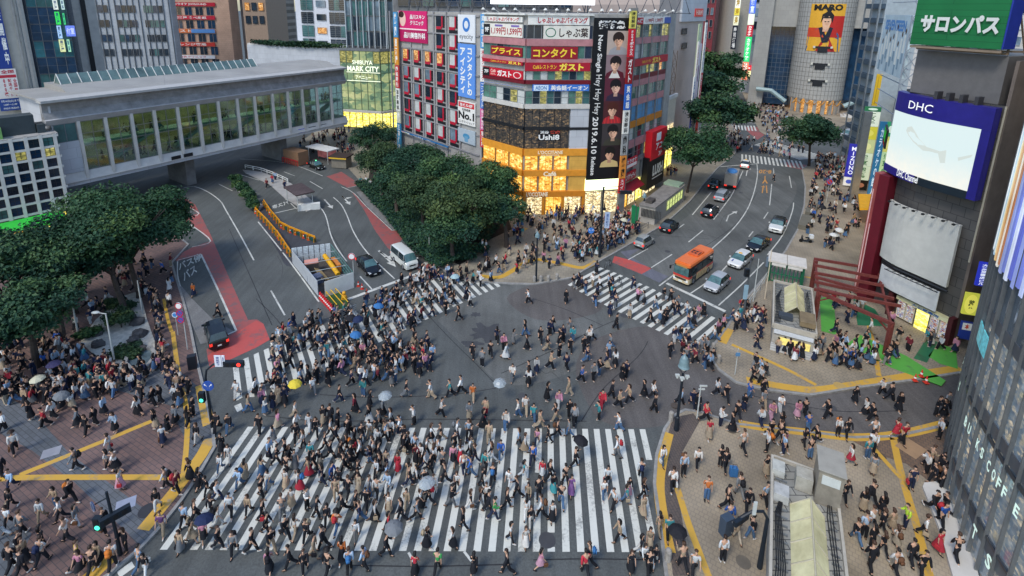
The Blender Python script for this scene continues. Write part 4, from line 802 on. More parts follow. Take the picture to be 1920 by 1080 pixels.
F.mb().box(-.1,F.L+.1,-.1,.4,14.5,15.2).build('parapet',CONC_L,F.root)
def acunit(M,label):
 r=tag(MB().box(0,.95,0,.5,0,.9).build('air_conditioner',pm('9a9c94',.6),M=M),label,'air conditioner','air conditioners on the low shop roof')
 MB().add([(.42+.34*math.cos(6.2832*i/14),-.012,.45+.34*math.sin(6.2832*i/14))for i in range(14)],[tuple(range(14))]).build('fan_grille',DARKM,r)
for i,l in enumerate(('left','middle','right')):acunit(F.W@Matrix.Translation((.4+i*1.15,1.2,15.2))@Matrix.Scale(1.1,4),'grey rooftop air conditioner on the low shop, %s of three'%l)
sign(F,-.4,7.8,.5,13,'5ad880',[('|薬局',W_,.2,.1,.8,.9,.03)],'bright green lit sign at the corner of the low shop',proud=.9,emit=.4,name='narrow_sign')
sign(F,-.6,2.6,.5,7.2,'d83a34',[('|MINI',W_,.2,.1,.8,.9,.03)],'red vertical sign below the green one',proud=.9,emit=.2,name='narrow_sign')
A,B=Vector((34.5,113)),Vector((52,133));F=tower('camera_store',A,B,22,42,TILE_PINK,'pinkish panelled store with long vertical shop signs and scaffolding');hm=F
F.mb().box(F.L*.42,F.L,-.3,.2,F.z(1300,40),42).build('upper_panel',PANEL,F.root)
for y in(53,80):window(F,F.s_(1279,y),F.s_(1288,y),F.z(1284,y+11),F.z(1284,y),GL_D,DARKM)
m=F.mb()
for j in range(7):
 z=2+j*3;m.tube([(1,-1.2,z),(8.5,-1.2,z)],.07,4);m.tube([(1,-.3,z),(8.5,-.3,z+3)],.06,4)
 for s in(1,3.5,6,8.5):m.tube([(s,-1.2,z),(s,-1.2,z+3)],.07,4);m.tube([(s,-1.2,z),(s+2.4 if s<8 else s-2.4,-1.2,z+3)],.05,4)
m.build('scaffold',pm('7a6a5a',.6),F.root)
F.mb().box(.3,9,-.15,.2,0,F.z(1262,165)).build('lower_wall',mat('mossy_concrete',(.14,.135,.11),.85,var=.4),F.root)
SG(F,1301,16,1314,31,'e4443a',[('H&M','f4c0b0',.1,.2,.9,.85,.04)],'red clothing store letters near the roof',proud=.5)
fs=Fac((46.6,122.4),(49,125.2))
sign(fs,1.4,9,2.6,fs.z(1318,42),'dcdcd8',[('|BIC CAMERA','7a8084',.2,.45,.8,.98,.02),('#','c81c34',-.0,-.02,1,.42),('|免税TaxFree',W_,.2,.04,.8,.4,.02)],'tall white and red tax free camera shop sign',name='vertical_sign',proud=1.2)
sign(fs,-.9,14,.9,fs.z(1305,45),'b4c4a0',[('|BIC CAMERA','e8f0d8',.2,.05,.8,.95,.02)],'tall pale green sign beside the tax free sign',name='vertical_sign',proud=.5)
for s0,s1,z0,z1,c,t,tc,l in((-3.4,-2.4,17,25,'e0dcd4','ISSイ','c02020','white sign with red and blue marks by the scaffold'),(-2.3,-1.0,12,24.5,'d0c4cc','',K_,'pale pink poster board by the scaffold'),(-3.9,-2.7,8.5,17,'e6e6e2','白木屋','2a4a9a','white sign with blue characters by the scaffold'),(-3.5,-2.4,1.5,9,'2a3a88','居酒屋',W_,'navy blue sign low by the scaffold'),(-1.7,-.4,2,11.5,'8c9094','高木歯科','5a2030','grey sign with dark characters by the street tree')):
 sign(fs,s0,z0,s1,z1,c,[('|'+t,tc,.2,.1,.8,.9,.03)]if t else[('#','6a4a6a',.2,.3,.6,.6)],l,name='vertical_sign',proud=1.6)
sign(fs,1.5,2.5,2.7,8.6,'e23a30',[('@','f4d0c0',.2,.82,.8,.95)],'bright red sign panel below the tax free sign',name='vertical_sign',proud=1.3)
for A,B,D,H,mm,l,wn in(((78,235),(88,235),20,75,mat('far_white',(.5,.5,.5),.7),'far white block with small dark windows at the end of the street',3),((88.5,228),(93.5,228),20,75,mat('far_red',(.26,.05,.06),.7),'far narrow dark red block at the end of the street',2),((94,240),(108,240),20,70,mat('far_pink',(.40,.25,.25),.7),'far pink block at the end of the street',0),((100,225),(112,225),18,52,mat('far_cream',(.45,.43,.38),.7),'far cream block with a glowing edge',0),((97.5,206),(105,199),10,75,TILE_G,'grey block with balconies right of the far street',2),((119,196),(131,186),25,80,CONC,'grey concrete block behind the green vertical signs',2),((66,262),(82,262),20,80,CONC_D,'dark grey far block left of the white one',3),((131,260),(190,240),20,90,CONC_L,'pale wide block behind the round tower',5),((28,250),(68,268),20,60,CONC,'hazy grey far block above the street trees',6)):
 F=tower('city_block',A,B,D,H,mm,l)
 for j in range(6):
  if wn:winrow(F,.6,F.L-.6,20+j*5,23+j*5,wn,[GL_D,GL_D,GL_S],CONC_L,.7)
fs=Fac((95,200),(97.3,197.6))
for i,(c,t,z0,z1,l)in enumerate((('4a6ad0','個室',31,37,'blue'),('d0d8c0','居酒屋',26.8,30.8,'cream'),('a82030','カラオケ',22.5,26.6,'dark red'),('30c870','カラオケ館',13,22.3,'bright green'),('e08060','HOOTERS',6,12.8,'orange red'))):
 sign(fs,0,z0,2.2,z1,c,[('|'+t,W_ if i else 'd0d8f0',.2,.06,.8,.94,.03)],l+' glowing vertical sign on the concrete corner of the far street',name='vertical_sign',proud=1,emit=.5,group='glowing signs of the far street')
fs=Fac((99,222),(101,221));
for i,(c,z0,z1,l)in enumerate((('e8e8d8',33,38,'white'),('d8c84a',30,33,'yellow'),('e0e0c0',26,29.8,'ivory'),('1a2030',16,25.8,'black'))):
 sign(fs,0,z0,2,z1,c,[('|寿司酒場' if z1-z0>5 else '|寿',W_ if c=='1a2030' else 'a08020',.2,.06,.8,.94,.03)],l+' hanging sign above the trees of the far street',name='vertical_sign',proud=1,emit=.3 if i!=3 else 0,group='hanging signs of the far street')
fs=Fac((110,196),(118,190))
for(c,x0,y0,x1,y1,l)in(('f0a030',1423,149,1436,165,'glowing orange cube sign at the tower corner'),('d02838',1400,122,1411,131,'small red lit sign above the far pavement'),('e0e0a0',1393,132,1414,143,'cream lit sign above the far pavement')):SG(fs,x0,y0,x1,y1,c,[('#','fff0c0' if c!='d02838' else 'f0e0d8',.3,.3,.7,.6)],l,proud=1.5,thick=1.3,emit=.7)
def clad(name,c1,c2,mo):return brickmat(name,c1,c2,mo,1.0,1.4,1.4,.45,.014,plane='xz',big=.08)
TILE_C=clad('metal_panels',(.33,.32,.29),(.31,.30,.275),(.17,.17,.16))
cxy=G(1522,214)+Vector((3.5,6));r0=7.9
rt=empty('round_tower_store',(cxy.x,cxy.y,0),0,'round grey panelled tower store with a big poster and dark glass wings','building')
m=MB();n=48;zc=4.6
m.lathe([(r0,zc),(r0,46)],(0,0,0),n);m.build('wall',mat('tower_panels',(.36,.35,.32),.45,var=.1),rt,smooth=False)
m=MB()
for k in range(n):t=6.2832*(k+.5)/n;x,y=(r0+.01)*math.cos(t),(r0+.01)*math.sin(t);m.box(-.03,.03,-.02,.02,zc,46,place(x,y,0,t-1.5708))
for j in range(29):m.lathe([(r0+.03,zc+.2+j*1.42),(r0+.03,zc+.27+j*1.42)],(0,0,0),n)
m.build('panel_joint',pm('55544f',.6),rt)
m=MB();m.lathe([(r0-1.5,0),(r0-1.5,zc)],(0,0,0),n);m.build('ground_storey',LITW,rt)
for k in range(10):t=math.pi+math.pi*(k+.5)/10;MB().box(-.5,.5,-.4,.4,0,zc,place((r0-.6)*math.cos(t),(r0-.6)*math.sin(t),0,t-1.57)).build('column',TILE_C,rt)
ct=math.atan2(-cxy.y,-cxy.x)+.05
for zc0 in(9.2,14.4,19.6):
 for dt,ww in((0,2.6),):
  q=place((r0-.1)*math.cos(ct+dt),(r0-.1)*math.sin(ct+dt),0,ct+dt+1.5708);m=MB(q);m.box(-1.3,1.3,-.35,.3,zc0,zc0+1.3);m.box(-2.0,2.0,-.3,.3,zc0+1.3,zc0+1.9);m.build('vent',DARKM,rt)
  m=MB(q);m.box(-2.6,-2.0,-.4,.3,zc0+1.35,zc0+1.95);m.box(2.0,2.6,-.4,.3,zc0+1.35,zc0+1.95);m.build('floodlight',pm('c8c6b8',.4),rt)
def wing(a0,a1,d0,d1,z0,z1,m,name='wing'):
 M=Matrix.Rotation(ct+1.5708,4,'Z');return MB(M).box(a0,a1,d0,d1,z0,z1).build(name,m,rt)
def wing2(a0,a1,d,z0,z1,nx,nz):
 M=Matrix.Rotation(ct+1.5708,4,'Z');m=MB(M)
 for i in range(nx+1):x=a0+(a1-a0)*i/nx;m.box(x-.06,x+.06,d-.1,d,z0,z1)
 for j in range(nz+1):z=z0+(z1-z0)*j/nz;m.box(a0,a1,d-.08,d,z-.06,z+.06)
 m.build('glazing_grid',pm('5a6470',.5),rt)
wing(-14.8,-7,1.5,14,1,27,GL_B,'glass_wing');wing2(-14.8,-7.2,1.5,3,27,6,16);wing(-15.5,-7,-1.2,14,27,46,TILE_C,'upper_wing')
wing(-19.3,-14.9,-3,16,0,46,TILE_C,'side_wing');wing(7,13.5,2,14,4,27,GL_B,'glass_wing');wing(7,18,-.8,14,27,46,TILE_C,'upper_wing');wing(13.6,21,1,14,0,27,TILE_C,'side_wing')
M=Matrix.Rotation(ct+1.5708,4,'Z')
for s,x0,x1 in((-1,-17,-8),(1,8,18)):
 m=MB(M);m.tube([(x0 if s<0 else x1,-4.5,6.5),((x0+x1)/2,-5,6.3),(x1 if s<0 else x0,-6,3.2)],.7,8);m.build('canopy_tube',pm('8aa0a0',.4),rt)
m=MB(M)
for i in range(7):x=-6+i*2;m.tube([(x,-7.6,3.2),(x+1,-9.6,4.6),(x+2,-7.6,3.2)],.14,4);m.tube([(x,-7.6,3.2),(x+1,-7.2,5)],.14,4)
m.build('entrance_frame',pm('c88a30',.5),rt)
m=MB(M)
for i in range(10):m.box(7.5+i*.8,8.3+i*.8,-8,-3,0,.4+i*.33)
m.build('steps',CONC_L,rt)
th=[ct+1.5708];pr=r0+.12;po=empty('tower_poster',(cxy.x,cxy.y,0),0,'curved poster of a robed figure under big black capitals on the round tower','poster')
def bend(x,y,z):a=ct+x/pr;return((pr-y)*math.cos(a),(pr-y)*math.sin(a),z)
Fp=Fac(cxy+Vector((math.cos(ct),math.sin(ct)))*pr+Vector((-math.sin(ct),math.cos(ct)))*-5,cxy+Vector((math.cos(ct),math.sin(ct)))*pr+Vector((-math.sin(ct),math.cos(ct)))*5)
zp1,zp0=Fp.z(1538,7),Fp.z(1530,96);pw_=9.6;ph=zp1-zp0
def bq(c,pts,y,k=1,emit=0):
 m=MB();out=[]
 n=len(pts)
 for i in range(n):
  a,b=pts[i],pts[(i+1)%n]
  for j in range(k):t=j/k;out.append(bend((a[0]+(b[0]-a[0])*t-.5)*pw_,y,zp0+(a[1]+(b[1]-a[1])*t)*ph))
 m.add(out,[tuple(range(len(out)))]);m.build('poster_print',pm(c,.6,var=.1),po)
def strips(c,x0,x1,z0,z1,y):
 m=MB()
 for i in range(8):
  a,b=x0+(x1-x0)*i/8,x0+(x1-x0)*(i+1)/8;m.quad(bend((a-.5)*pw_,y,zp0+z0*ph),bend((b-.5)*pw_,y,zp0+z0*ph),bend((b-.5)*pw_,y,zp0+z1*ph),bend((a-.5)*pw_,y,zp0+z1*ph))
 m.build('poster_print',pm(c,.6,var=.1),po)
strips('d8a02c',0,1,0,1,0);strips('c0401c',0,.5,.3,.5,-.01);strips('b02018',.6,1,.3,.75,-.012)
bq('1f5a80',[(.0,0),(.95,0),(.9,.35),(.72,.5),(.3,.5),(.05,.35)],-.03,3);bq('a82420',[(.3,0),(.85,0),(.62,.3),(.42,.2)],-.05,3);bq('101a2a',[(.3,.5),(.4,.52),(.62,.2),(.45,.18)],-.06,3);bq('101a2a',[(.7,.5),(.6,.52),(.5,.3),(.62,.22)],-.06,3)
bq('d0a080',[(.42,.42),(.58,.42),(.58,.6),(.42,.6)],-.055,2);bq('d8ac8c',[(.38,.62),(.42,.5),(.5,.46),(.58,.5),(.62,.62),(.6,.74),(.4,.74)],-.07,3);bq('120c10',[(.34,.6),(.4,.7),(.6,.7),(.66,.6),(.68,.76),(.58,.84),(.62,.92),(.52,.95),(.46,.9),(.48,.84),(.36,.78)],-.08,2)
for x in(.44,.52):bq('1a1010',[(x,.62),(x+.05,.62),(x+.05,.64),(x,.64)],-.085)
V,F_,_=textmesh('MARO',False,.05);m=MB();m.add([bend((.1+.8*a-.5)*pw_,-.09,zp0+(.86+.13*b)*ph)for a,b in V],F_);m.build('lettering',pm('14120e',.5),po)
A,B=G(1673,593),G(1787,653);db=empty('screen_building',(*A,0),Fac(A,B).ang,'dark corner building with a curved video screen, blank billboard and newsstand','building');FDH=Fac(A,B,db)
DARKPAN=brickmat('dark_grid_panels',(.10,.095,.09),(.085,.082,.08),(.03,.03,.032),1.0,1.15,1.0,.4,.025,plane='xz');BROWN=mat('brown_wall',(.15,.12,.10),.7,var=.2,scale=.7)
def curved(F,s0,s1,z0,z1,y,m,name,parent,th=.25,k=.055,sc=2.0,n=16,M=None):
 q=MB(F.M if M is None else M);vs=[]
 for i in range(n+1):
  s=s0+(s1-s0)*i/n;d=k*min(0,s-sc)**2+y
  vs+=[(s,d,z0),(s,d,z1),(s,d+th,z0),(s,d+th,z1)]
 fs=[]
 for i in range(n):
  a=4*i;fs+=[(a,a+4,a+5,a+1),(a+2,a+3,a+7,a+6),(a+1,a+5,a+7,a+3),(a,a+2,a+6,a+4)]
 fs+=[(0,1,3,2),(4*n,4*n+2,4*n+3,4*n+1)];q.add(vs,fs);return q.build(name,m,parent)
q=FDH.mb();q.prism([(-4.6,2.8),(-2.8,1.2),(-.5,.45),(5.2,.3),(5.2,16),(-4.6,16)],0,24);q.build('wall',DARKPAN,db)
q=FDH.mb();q.prism([(-4.1,2.6),(-3.2,1.0),(4.4,.7),(4.4,15),(-4.1,15)],24,28.3);q.build('upper_wall',mat('grey_upper',(.135,.13,.128),.6,var=.1),db)
FDH.mb().box(5.2,5.45,.2,16,0,28).build('side_wall',BROWN,db)
q=FDH.mb()
for j in range(14):z=6+j*1.55;q.tube([(5.6,3.2,z),(5.6,4.6,z+1.55)],.05,4);q.tube([(5.6,4.6,z),(5.6,3.2,z+1.55)],.05,4);q.tube([(5.6,3.2,z),(5.6,4.6,z)],.05,4)
for y in(3.2,4.6):q.tube([(5.6,y,5),(5.6,y,28)],.08,4)
q.build('cable_ladder',pm('8a7e72',.6),db)
FDH.mb().tube([(5.3,.1,9),(5.3,.1,24)],.08,6).build('drain_pipe',pm('b0a894',.5),db)
vs=empty('video_screen',(*FDH.A,0),FDH.ang,'big bright curved video screen in a deep blue frame','screen');FV=Fac(A,B,vs)
BLU=mat('blue_frame',(.022,.018,.21),.35,var=.12,scale=1)
zt,zb=23.85,15.2;zs1,zs0=FDH.z(1845,240),FDH.z(1825,357);sr=FDH.s_(1838,300)
curved(FV,-4.6,5.1,zs1,zt,-.9,BLU,'frame_top',vs,.9);curved(FV,sr,5.1,zb,zs1-.01,-.9,BLU,'frame_side',vs,.9);curved(FV,-4.6,-.3,zb-.1,zs0,-.95,BLU,'frame_bottom',vs,.9);curved(FV,-.3,sr,zb-.1,zs0,-.9,mat('frame_dark',(.01,.02,.03),.4),'frame_bottom',vs,.9)
def screenmat():
 m=bpy.data.materials.new('underwater_picture');m.use_nodes=True;nt=m.node_tree;b=nt.nodes['Principled BSDF'];L=nt.links
 tc=N(nt,'ShaderNodeTexCoord');sp=N(nt,'ShaderNodeSeparateXYZ');L.new(tc.outputs['Object'],sp.inputs[0])
 n=N(nt,'ShaderNodeTexNoise',Scale=1.6,Detail=7.0,Roughness=.7);L.new(tc.outputs['Object'],n.inputs['Vector'])
 mr=N(nt,'ShaderNodeMapRange');mr.inputs['From Min'].default_value=zs0;mr.inputs['From Max'].default_value=zs0+3.0;L.new(sp.outputs['Z'],mr.inputs['Value'])
 sb=N(nt,'ShaderNodeMath',operation='SUBTRACT');sb.inputs[0].default_value=1;L.new(mr.outputs['Result'],sb.inputs[1])
 ml=N(nt,'ShaderNodeMath',operation='MULTIPLY');L.new(sb.outputs[0],ml.inputs[0]);L.new(n.outputs['Fac'],ml.inputs[1])
 r=N(nt,'ShaderNodeValToRGB');e=r.color_ramp.elements;e[0].position=.02;e[0].color=(.69,.83,.84,1);e[1].position=.6;e[1].color=(.92,.90,.80,1);e.new(.3).color=(.80,.86,.82,1)
 L.new(ml.outputs[0],r.inputs['Fac']);L.new(r.outputs['Color'],b.inputs['Emission Color']);b.inputs['Emission Strength'].default_value=.62;b.inputs['Base Color'].default_value=(.05,.05,.05,1);b.inputs['Roughness'].default_value=.3
 return m
curved(FV,-4.6,sr,zs0,zs1,-.85,screenmat(),'screen',vs,.5)
m=FV.mb()
def blob(pts,y):m.add([(s,y+.055*min(0,s-2)**2,z)for s,z in pts],[tuple(range(len(pts)))])
c0,z0_=FDH.px(1715,258)
blob([(c0-.9,z0_+.9),(c0-.4,z0_+1.1),(c0+.1,z0_+.7),(c0+.7,z0_+.1),(c0+1.6,z0_-.5),(c0+2.9,z0_-.6),(c0+2.8,z0_-.85),(c0+1.3,z0_-.95),(c0+.1,z0_-.4),(c0-.6,z0_+.1),(c0-1,z0_+.5)],-.875)
blob([(c0+2.7,z0_-.7),(c0+3.4,z0_-.35),(c0+3.5,z0_-1.6),(c0+3.1,z0_-1.7)],-.877);blob([(c0+4.4,z0_-.8),(c0+5.5,z0_-.2),(c0+5.4,z0_-.5),(c0+4.5,z0_-1.1)],-.877)
m.build('picture',mat('faint_figure',(.05,.05,.05),.3,emit=.55,ecol=(.70,.78,.74),var=.0),vs)
m=FV.mb();s0,z1=FDH.px(1704,188);s1,z0=FDH.px(1757,214);lettering(m,'DHC',s0,z0+.1,s1,z1,-.99,False,.0)
s0,z1=FDH.px(1681,327);s1,z0=FDH.px(1729,345);
V,F_,_=textmesh('DHC Channel',False,.01);m.add([(s0+(s1-s0)*a,-1.0+.055*min(0,s0+(s1-s0)*a-2)**2-.02,15.25+.75*b)for a,b in V],F_);lt=m.build('lettering',pm('f0f0ec',.4,emit=.3,var=0),vs)
for v in lt.data.vertices:
 if v.co.z>20:v.co.y+=.055*min(0,v.co.x-2)**2
for s in(0.0,1.0,2.1,3.3):FV.mb().box(s,s+.3,-.7,.1,zt,zt+.75).build('floodlight',pm('3a3a3e',.5),vs)
wb=empty('blank_billboard',(*FDH.A,0),FDH.ang,'large blank grey white billboard with a rounded left end','billboard');FB2=Fac(A,B,wb)
curved(FB2,-2.6,4.3,5.9,12.4,-.55,mat('blank_board',(.52,.52,.48),.6,var=.1,scale=.8),'panel',wb,.35,.11,.2)
m=FB2.mb()
for i in range(8):s=-2+i*.88;m=FB2.mb();m.tube([(s,-.6+.11*min(0,s-.2)**2,12.5),(s,-1.3+.11*min(0,s-.2)**2,12.6)],.035,4);m.box(s-.1,s+.1,-1.45+.11*min(0,s-.2)**2,-1.2+.11*min(0,s-.2)**2,12.5,12.65);m.build('lamp',DARKM,wb)
m=FB2.mb();m.tube([(-2.5,.6,5.75),(-.4,-.75,5.7),(4.6,-.75,5.7)],.1,5)
m.build('gutter',DARKM,wb)
tp=empty('white_tarpaulin',(*FDH.A,0),FDH.ang,'white tarpaulin stretched below the blank billboard','tarpaulin');FB3=Fac(A,B,tp)
curved(FB3,-1.9,4.0,3.1,5.3,-.75,mat('tarpaulin',(.55,.56,.55),.55,var=.12,scale=1.2),'sheet',tp,.1,.1,.4)
m=FB3.mb();s=-.7
for i in range(9):m.tube([(s+i*.58,-.8,5.4),(s+i*.58,-1.5,5.5)],.03,4)
m.tube([(-.8,-1.5,5.5),(4.2,-1.5,5.5)],.05,5);m.build('rail',DARKM,tp)
winrow(FDH,.3,2.0,.35,2.3,2,[NEWSTAND],pm('d0c8b0',.5),.05,1,1,-.1);winrow(FDH,3.4,5.1,.35,2.3,2,[NEWSTAND],pm('d0c8b0',.5),.05,1,1,-.1);window(FDH,2.05,3.35,.05,2.3,SHOP_Y,ALU,1,1,-.05)
FDH.mb().box(.2,5.2,-.35,.3,2.35,2.75).build('sign_band',pm('d8d4a8',.5),db);m=FDH.mb();lettering(m,'大盛堂書店',1.7,2.42,4.2,2.7,-.37,False,.03);m.build('lettering',pm('2a5a9a',.5),db)
for s in(-.3,5.25):FDH.mb().box(s-.2,s+.2,-.5,.3,0,3.1).build('column',pm('4a1c20',.6),db)
fs=Fac(A+FDH.e*5.6+Vector((-.3,-.5)),A+FDH.e*5.6+Vector((.9,-.9)))
sign(fs,.3,fs.z(1832,533),1.1,fs.z(1843,490),'2a36b0',[('|大盛堂書店ビル','e8ecf8',.2,.05,.8,.95,.03)],'vertical blue bookshop sign between the screen building and the glass tower',name='vertical_sign',emit=.3)
sign(fs,-.2,4.2,.9,6.4,'c8c84a',[('@','e8e060',.05,.05,.95,.95),('薬','2a3a1a',.3,.3,.7,.7,.03)],'yellow rounded pharmacy sign beside the glass tower',name='vertical_sign',emit=.25);sign(fs,.0,1.6,.9,3.4,'243a8a',[('#','e8e4dc',.1,.55,.9,.95),('本','d84a2a',.3,.6,.7,.9,.03)],'small blue and white shop sign beside the glass tower',name='vertical_sign')
gbb=empty('billboard',(*FDH.A,28.4),FDH.ang,'huge green rooftop billboard with thick white kana','billboard');FGB=Fac(A,B,gbb)
s0,s1=-3.1,4.3;FGB.mb().box(s0,s1,-.6,1.2,28.9,36.5).build('panel',brickmat('green_board',(.012,.16,.05),(.011,.15,.046),(.006,.08,.03),1.0,12,.55,.45,.02,plane='xz'),gbb);FGB.mb().box(s1,s1+.12,-.55,1.15,28.95,36.5).build('side_board',pm('24389a',.5),gbb)
x0,zt_=FDH.px(1738,22);x1,zb_=FDH.px(1882,62);m=FGB.mb();b=len(m.v);lettering(m,'サロンパス',x0+.1,FDH.z(1800,58)-.2,x1,FDH.z(1800,28),-.78,False,.05);fr=len(m.f)
b2=MB();b2.v=list(m.v);b2.f=list(m.f);b2.mi=list(m.mi);b2.build('lettering',pm('d4d8d2',.45,var=0),gbb)
q=FGB.mb()
for i in range(4):s=s0+.4+i*2.2;q.tube([(s,1.4,28.4),(s,1.4,36)],.1,4);q.tube([(s,4,28.4),(s,1.4,33)],.08,4);q.tube([(s,-.5,28.75),(s,4,28.6)],.12,4)
q.tube([(s0,-.4,28.7),(s1,-.4,28.7)],.16,4);q.tube([(s0,.6,28.5),(s1,.6,28.5)],.16,4);q.build('frame',pm('8a7a68',.6),gbb)
A2,B2=Vector((75.5,97)),Vector((50,57.5));hs=empty('shop_row',(*A2,0),Fac(A2,B2).ang,'row of shops up the hill road covered with vertical signs','building');FS_=Fac(A2,B2,hs)
FS_.mb().box(0,FS_.L-9,.4,14,0,17).build('wall',CONC_D,hs);FS_.mb().box(FS_.L-9,FS_.L,.4,10,0,14).build('wall',mat('dark_teal_wall',(.035,.05,.055),.6),hs);rr_=random.Random(4)
for k in range(14):x=2+k*2.2;FS_.mb().box(x,x+rr_.uniform(.8,1.6),2+rr_.random()*5,8+rr_.random()*2,17,17.6+rr_.random()*1.2).build('roof_unit',pm(rr_.choice(['4a4c50','6a6a68','383c42']),.6),hs)
winrow(FS_,1,FS_.L-3,.1,3.2,9,[SHOP_Y,SHOP_W,SHOP_O,SHOP_Y],DARKM,.2,2,1);
for j in range(3):winrow(FS_,2,FS_.L-3,5+j*4.2,7.8+j*4.2,12,[GL_D,GL_T,LITY,GL_G],GREYM,.5,1,1)
FDH.mb().box(-3.9,-2.85,-.1,1.6,.3,14.9).build('red_panel',pm('5e1020',.5),db);FDH.mb().box(-4.6,-3.9,.25,1.6,.3,14.9).build('red_panel',mat('pale_red_panel',(.27,.06,.055),.5,var=.25,scale=.8),db);m=FDH.mb();m.box(-4.5,-4.4,.2,.25,1,13);m.box(-4.2,-4.1,.2,.25,3,9);m.build('trim_strip',pm('d8b0ac',.5),db)
fs_=lambda x,y:(G(x,y,3.2)-A2).dot(FS_.e)
for(c,s0,s1,z0,l)in(('e0a21c',fs_(1590,358),fs_(1600,386),3.0,'yellow'),('d01828',fs_(1606,472),fs_(1630,500),3.0,'red')):
 m=MB(FS_.W);m.add([(s0,.3,z0+.9),(s1,.3,z0+.9),(s1,-4.4,z0),(s0,-4.4,z0),(s0,.3,z0+.75),(s1,.3,z0+.75),(s1,-4.4,z0-.3),(s0,-4.4,z0-.3)],[(0,1,2,3),(7,6,5,4),(3,2,6,7),(0,3,7,4),(1,5,6,2),(0,4,5,1)]);tag(m.build('shop_awning',pm(c,.6)),l+' shop awning over the pavement of the hill road','awning')
def blade(cx,y0,cx1,y1,Xw,segs,w,l,grp,dx=0):
 """vertical blade sign facing down the road: Xw = world foot; split into coloured boxes between heights"""
 F=Fac(Xw,Xw+Vector((w,-w*.35)))
 for z0,z1,c,t,tc,lab in segs:sign(F,0,z0,F.L,z1,c,[('|'+t,tc,.25,.08,.75,.92,.02)]if t else[('@',tc,.2,.25,.8,.75)],lab,name='blade_sign',thick=.3,emit=.25 if c not in('141416',)else 0,group=grp)
P1=G(1594,356)
blade(0,0,0,0,P1,[(.3,2.1,'141416','','d89070','black square blade sign with an orange face pattern'),(2.2,4.75,'cfdcc0','居酒屋','2a6a3a','white blade sign with green characters, lowest of its mast'),(4.85,7.2,'d0dcc4','個室','2a6a3a','white blade sign with green characters, middle of its mast'),(7.3,9.7,'c0c890','','d8d89a','pale olive blade sign of the green mast'),(9.8,12.1,'c8c040','','d8d060','yellow blade sign of the green mast'),(12.2,14.8,'d8e0cc','エステ','2a5a3a','white blade sign with green characters near the top of its mast'),(14.9,15.7,'2a6a44','','c8dcc8','dark green cap of the blade sign mast')],2.3,'','blade signs on the green mast')
P2=G(1579,350)
blade(0,0,0,0,P2,[(2.1,8.4,'2a2a96','MIZUNO','e8e8f4','violet blue sports shop blade sign'),(.4,2.0,'d8d4cc','','4a5ab0','small white sign under the violet blue blade sign')],1.5,'','blade signs by the far pavement')
P3=G(1621,386)
blade(0,0,0,0,P3,[(.6,14.7,'2c6a90','カラオケの鉄人','c8dce8','tall blue karaoke blade sign')],.9,'','blade signs on the blue mast');blade(0,0,0,0,P3+Vector((1.0,-.2)),[(4.2,7,'b8d8a0','居酒屋','2a6a3a','light green blade sign, lowest beside the blue mast'),(7.1,9.6,'b8d4a4','個室','2a6a3a','light green blade sign, middle beside the blue mast'),(9.7,12.2,'d0cc6a','','e0dc8a','pale yellow blade sign beside the blue mast'),(12.3,14.7,'3a9a6a','','d8e8d8','sea green blade sign on top beside the blue mast')],1.1,'','blade signs on the blue mast')
F=Fac(P1,P1+Vector((1.2,-.4)));sign(F,.9,15.9,1.7,21.5,'d8b02c',[('#','c09a20',.3,.05,.5,.95)],'long bare yellow blade above the green mast',name='blade_sign')
F=Fac(P3+Vector((-1,1)),P3+Vector((.1,.7)));F.root=hs;F.M=place(A2.x,A2.y,0,FS_.ang).inverted()@F.W;F.mb().box(-.9,.2,-.2,.6,0,16).build('steel_mast',STEEL,hs)
SGF=Fac((56,71.5),(50.5,63.5));sign(SGF,1.2,SGF.z(1655,205),6.0,SGF.z(1655,163),'141a18',[('BEAMS','30d040',.06,.3,.94,.95,.06),('WEAR','d02a30',.2,.04,.9,.24,.03)],'black board with bright green graffiti letters under the rooftop posters',proud=.8,emit=.15)
bp=empty('billboard',(58.5,79,18),Fac((58.5,79),(52.3,65.5)).ang,'tall pale blue rooftop poster with a row of standing figures on a steel truss','billboard');FP_=Fac((58.5,79),(52.3,65.5),bp);FP_.M=place(58.5,79,18,FP_.ang).inverted()@FP_.W
sa,zt_=FP_.px(1662,28);sb,zb_=FP_.px(1700,145);sa,sb=FP_.s_(1655,60),FP_.s_(1704,60);zt_,zb_=FP_.z(1686,28),FP_.z(1670,140)
FP_.mb().box(sa,sb,0,.5,zb_,zt_).build('panel',mat('pale_poster',(.50,.62,.66),.5,var=.18,scale=.5),bp)
m=FP_.mb();lettering(m,'SEVENTEEN',sa+1.2,zt_-2.2,sb-1.5,zt_-.7,-.02,False,.05);m.build('lettering',pm('5a90c8',.5,var=0),bp)
m2=FP_.mb();m3=FP_.mb();m4=FP_.mb()
for i in range(9):
 x=sa+1.3+i*(sb-sa-2.4)/8;z=zb_+1.5+(i%3)*.9;h=3.2+.5*(i%2)
 m2.add([(x-.5,-.015,z),(x+.5,-.015,z),(x+.45,-.015,z+h*.75),(x-.45,-.015,z+h*.75)],[(0,1,2,3)]);m3.add([(x+.3*math.cos(t),-.02,z+h*.9+.38*math.sin(t))for t in[k*.63 for k in range(10)]],[tuple(range(10))]);m4.add([(x-.4,-.018,z-1.4),(x+.4,-.018,z-1.4),(x+.4,-.018,z),(x-.4,-.018,z)],[(0,1,2,3)])
m2.build('poster_print',pm('e4e8e0',.6),bp);m3.build('poster_print',pm('5a4438',.6),bp);m4.build('poster_print',pm('86a0b0',.6),bp)
q=FP_.mb()
for i in range(4):
 s=sb+.3;y=i*1.6
 q.tube([(s,y,17),(s,y,zt_)],.1,4)
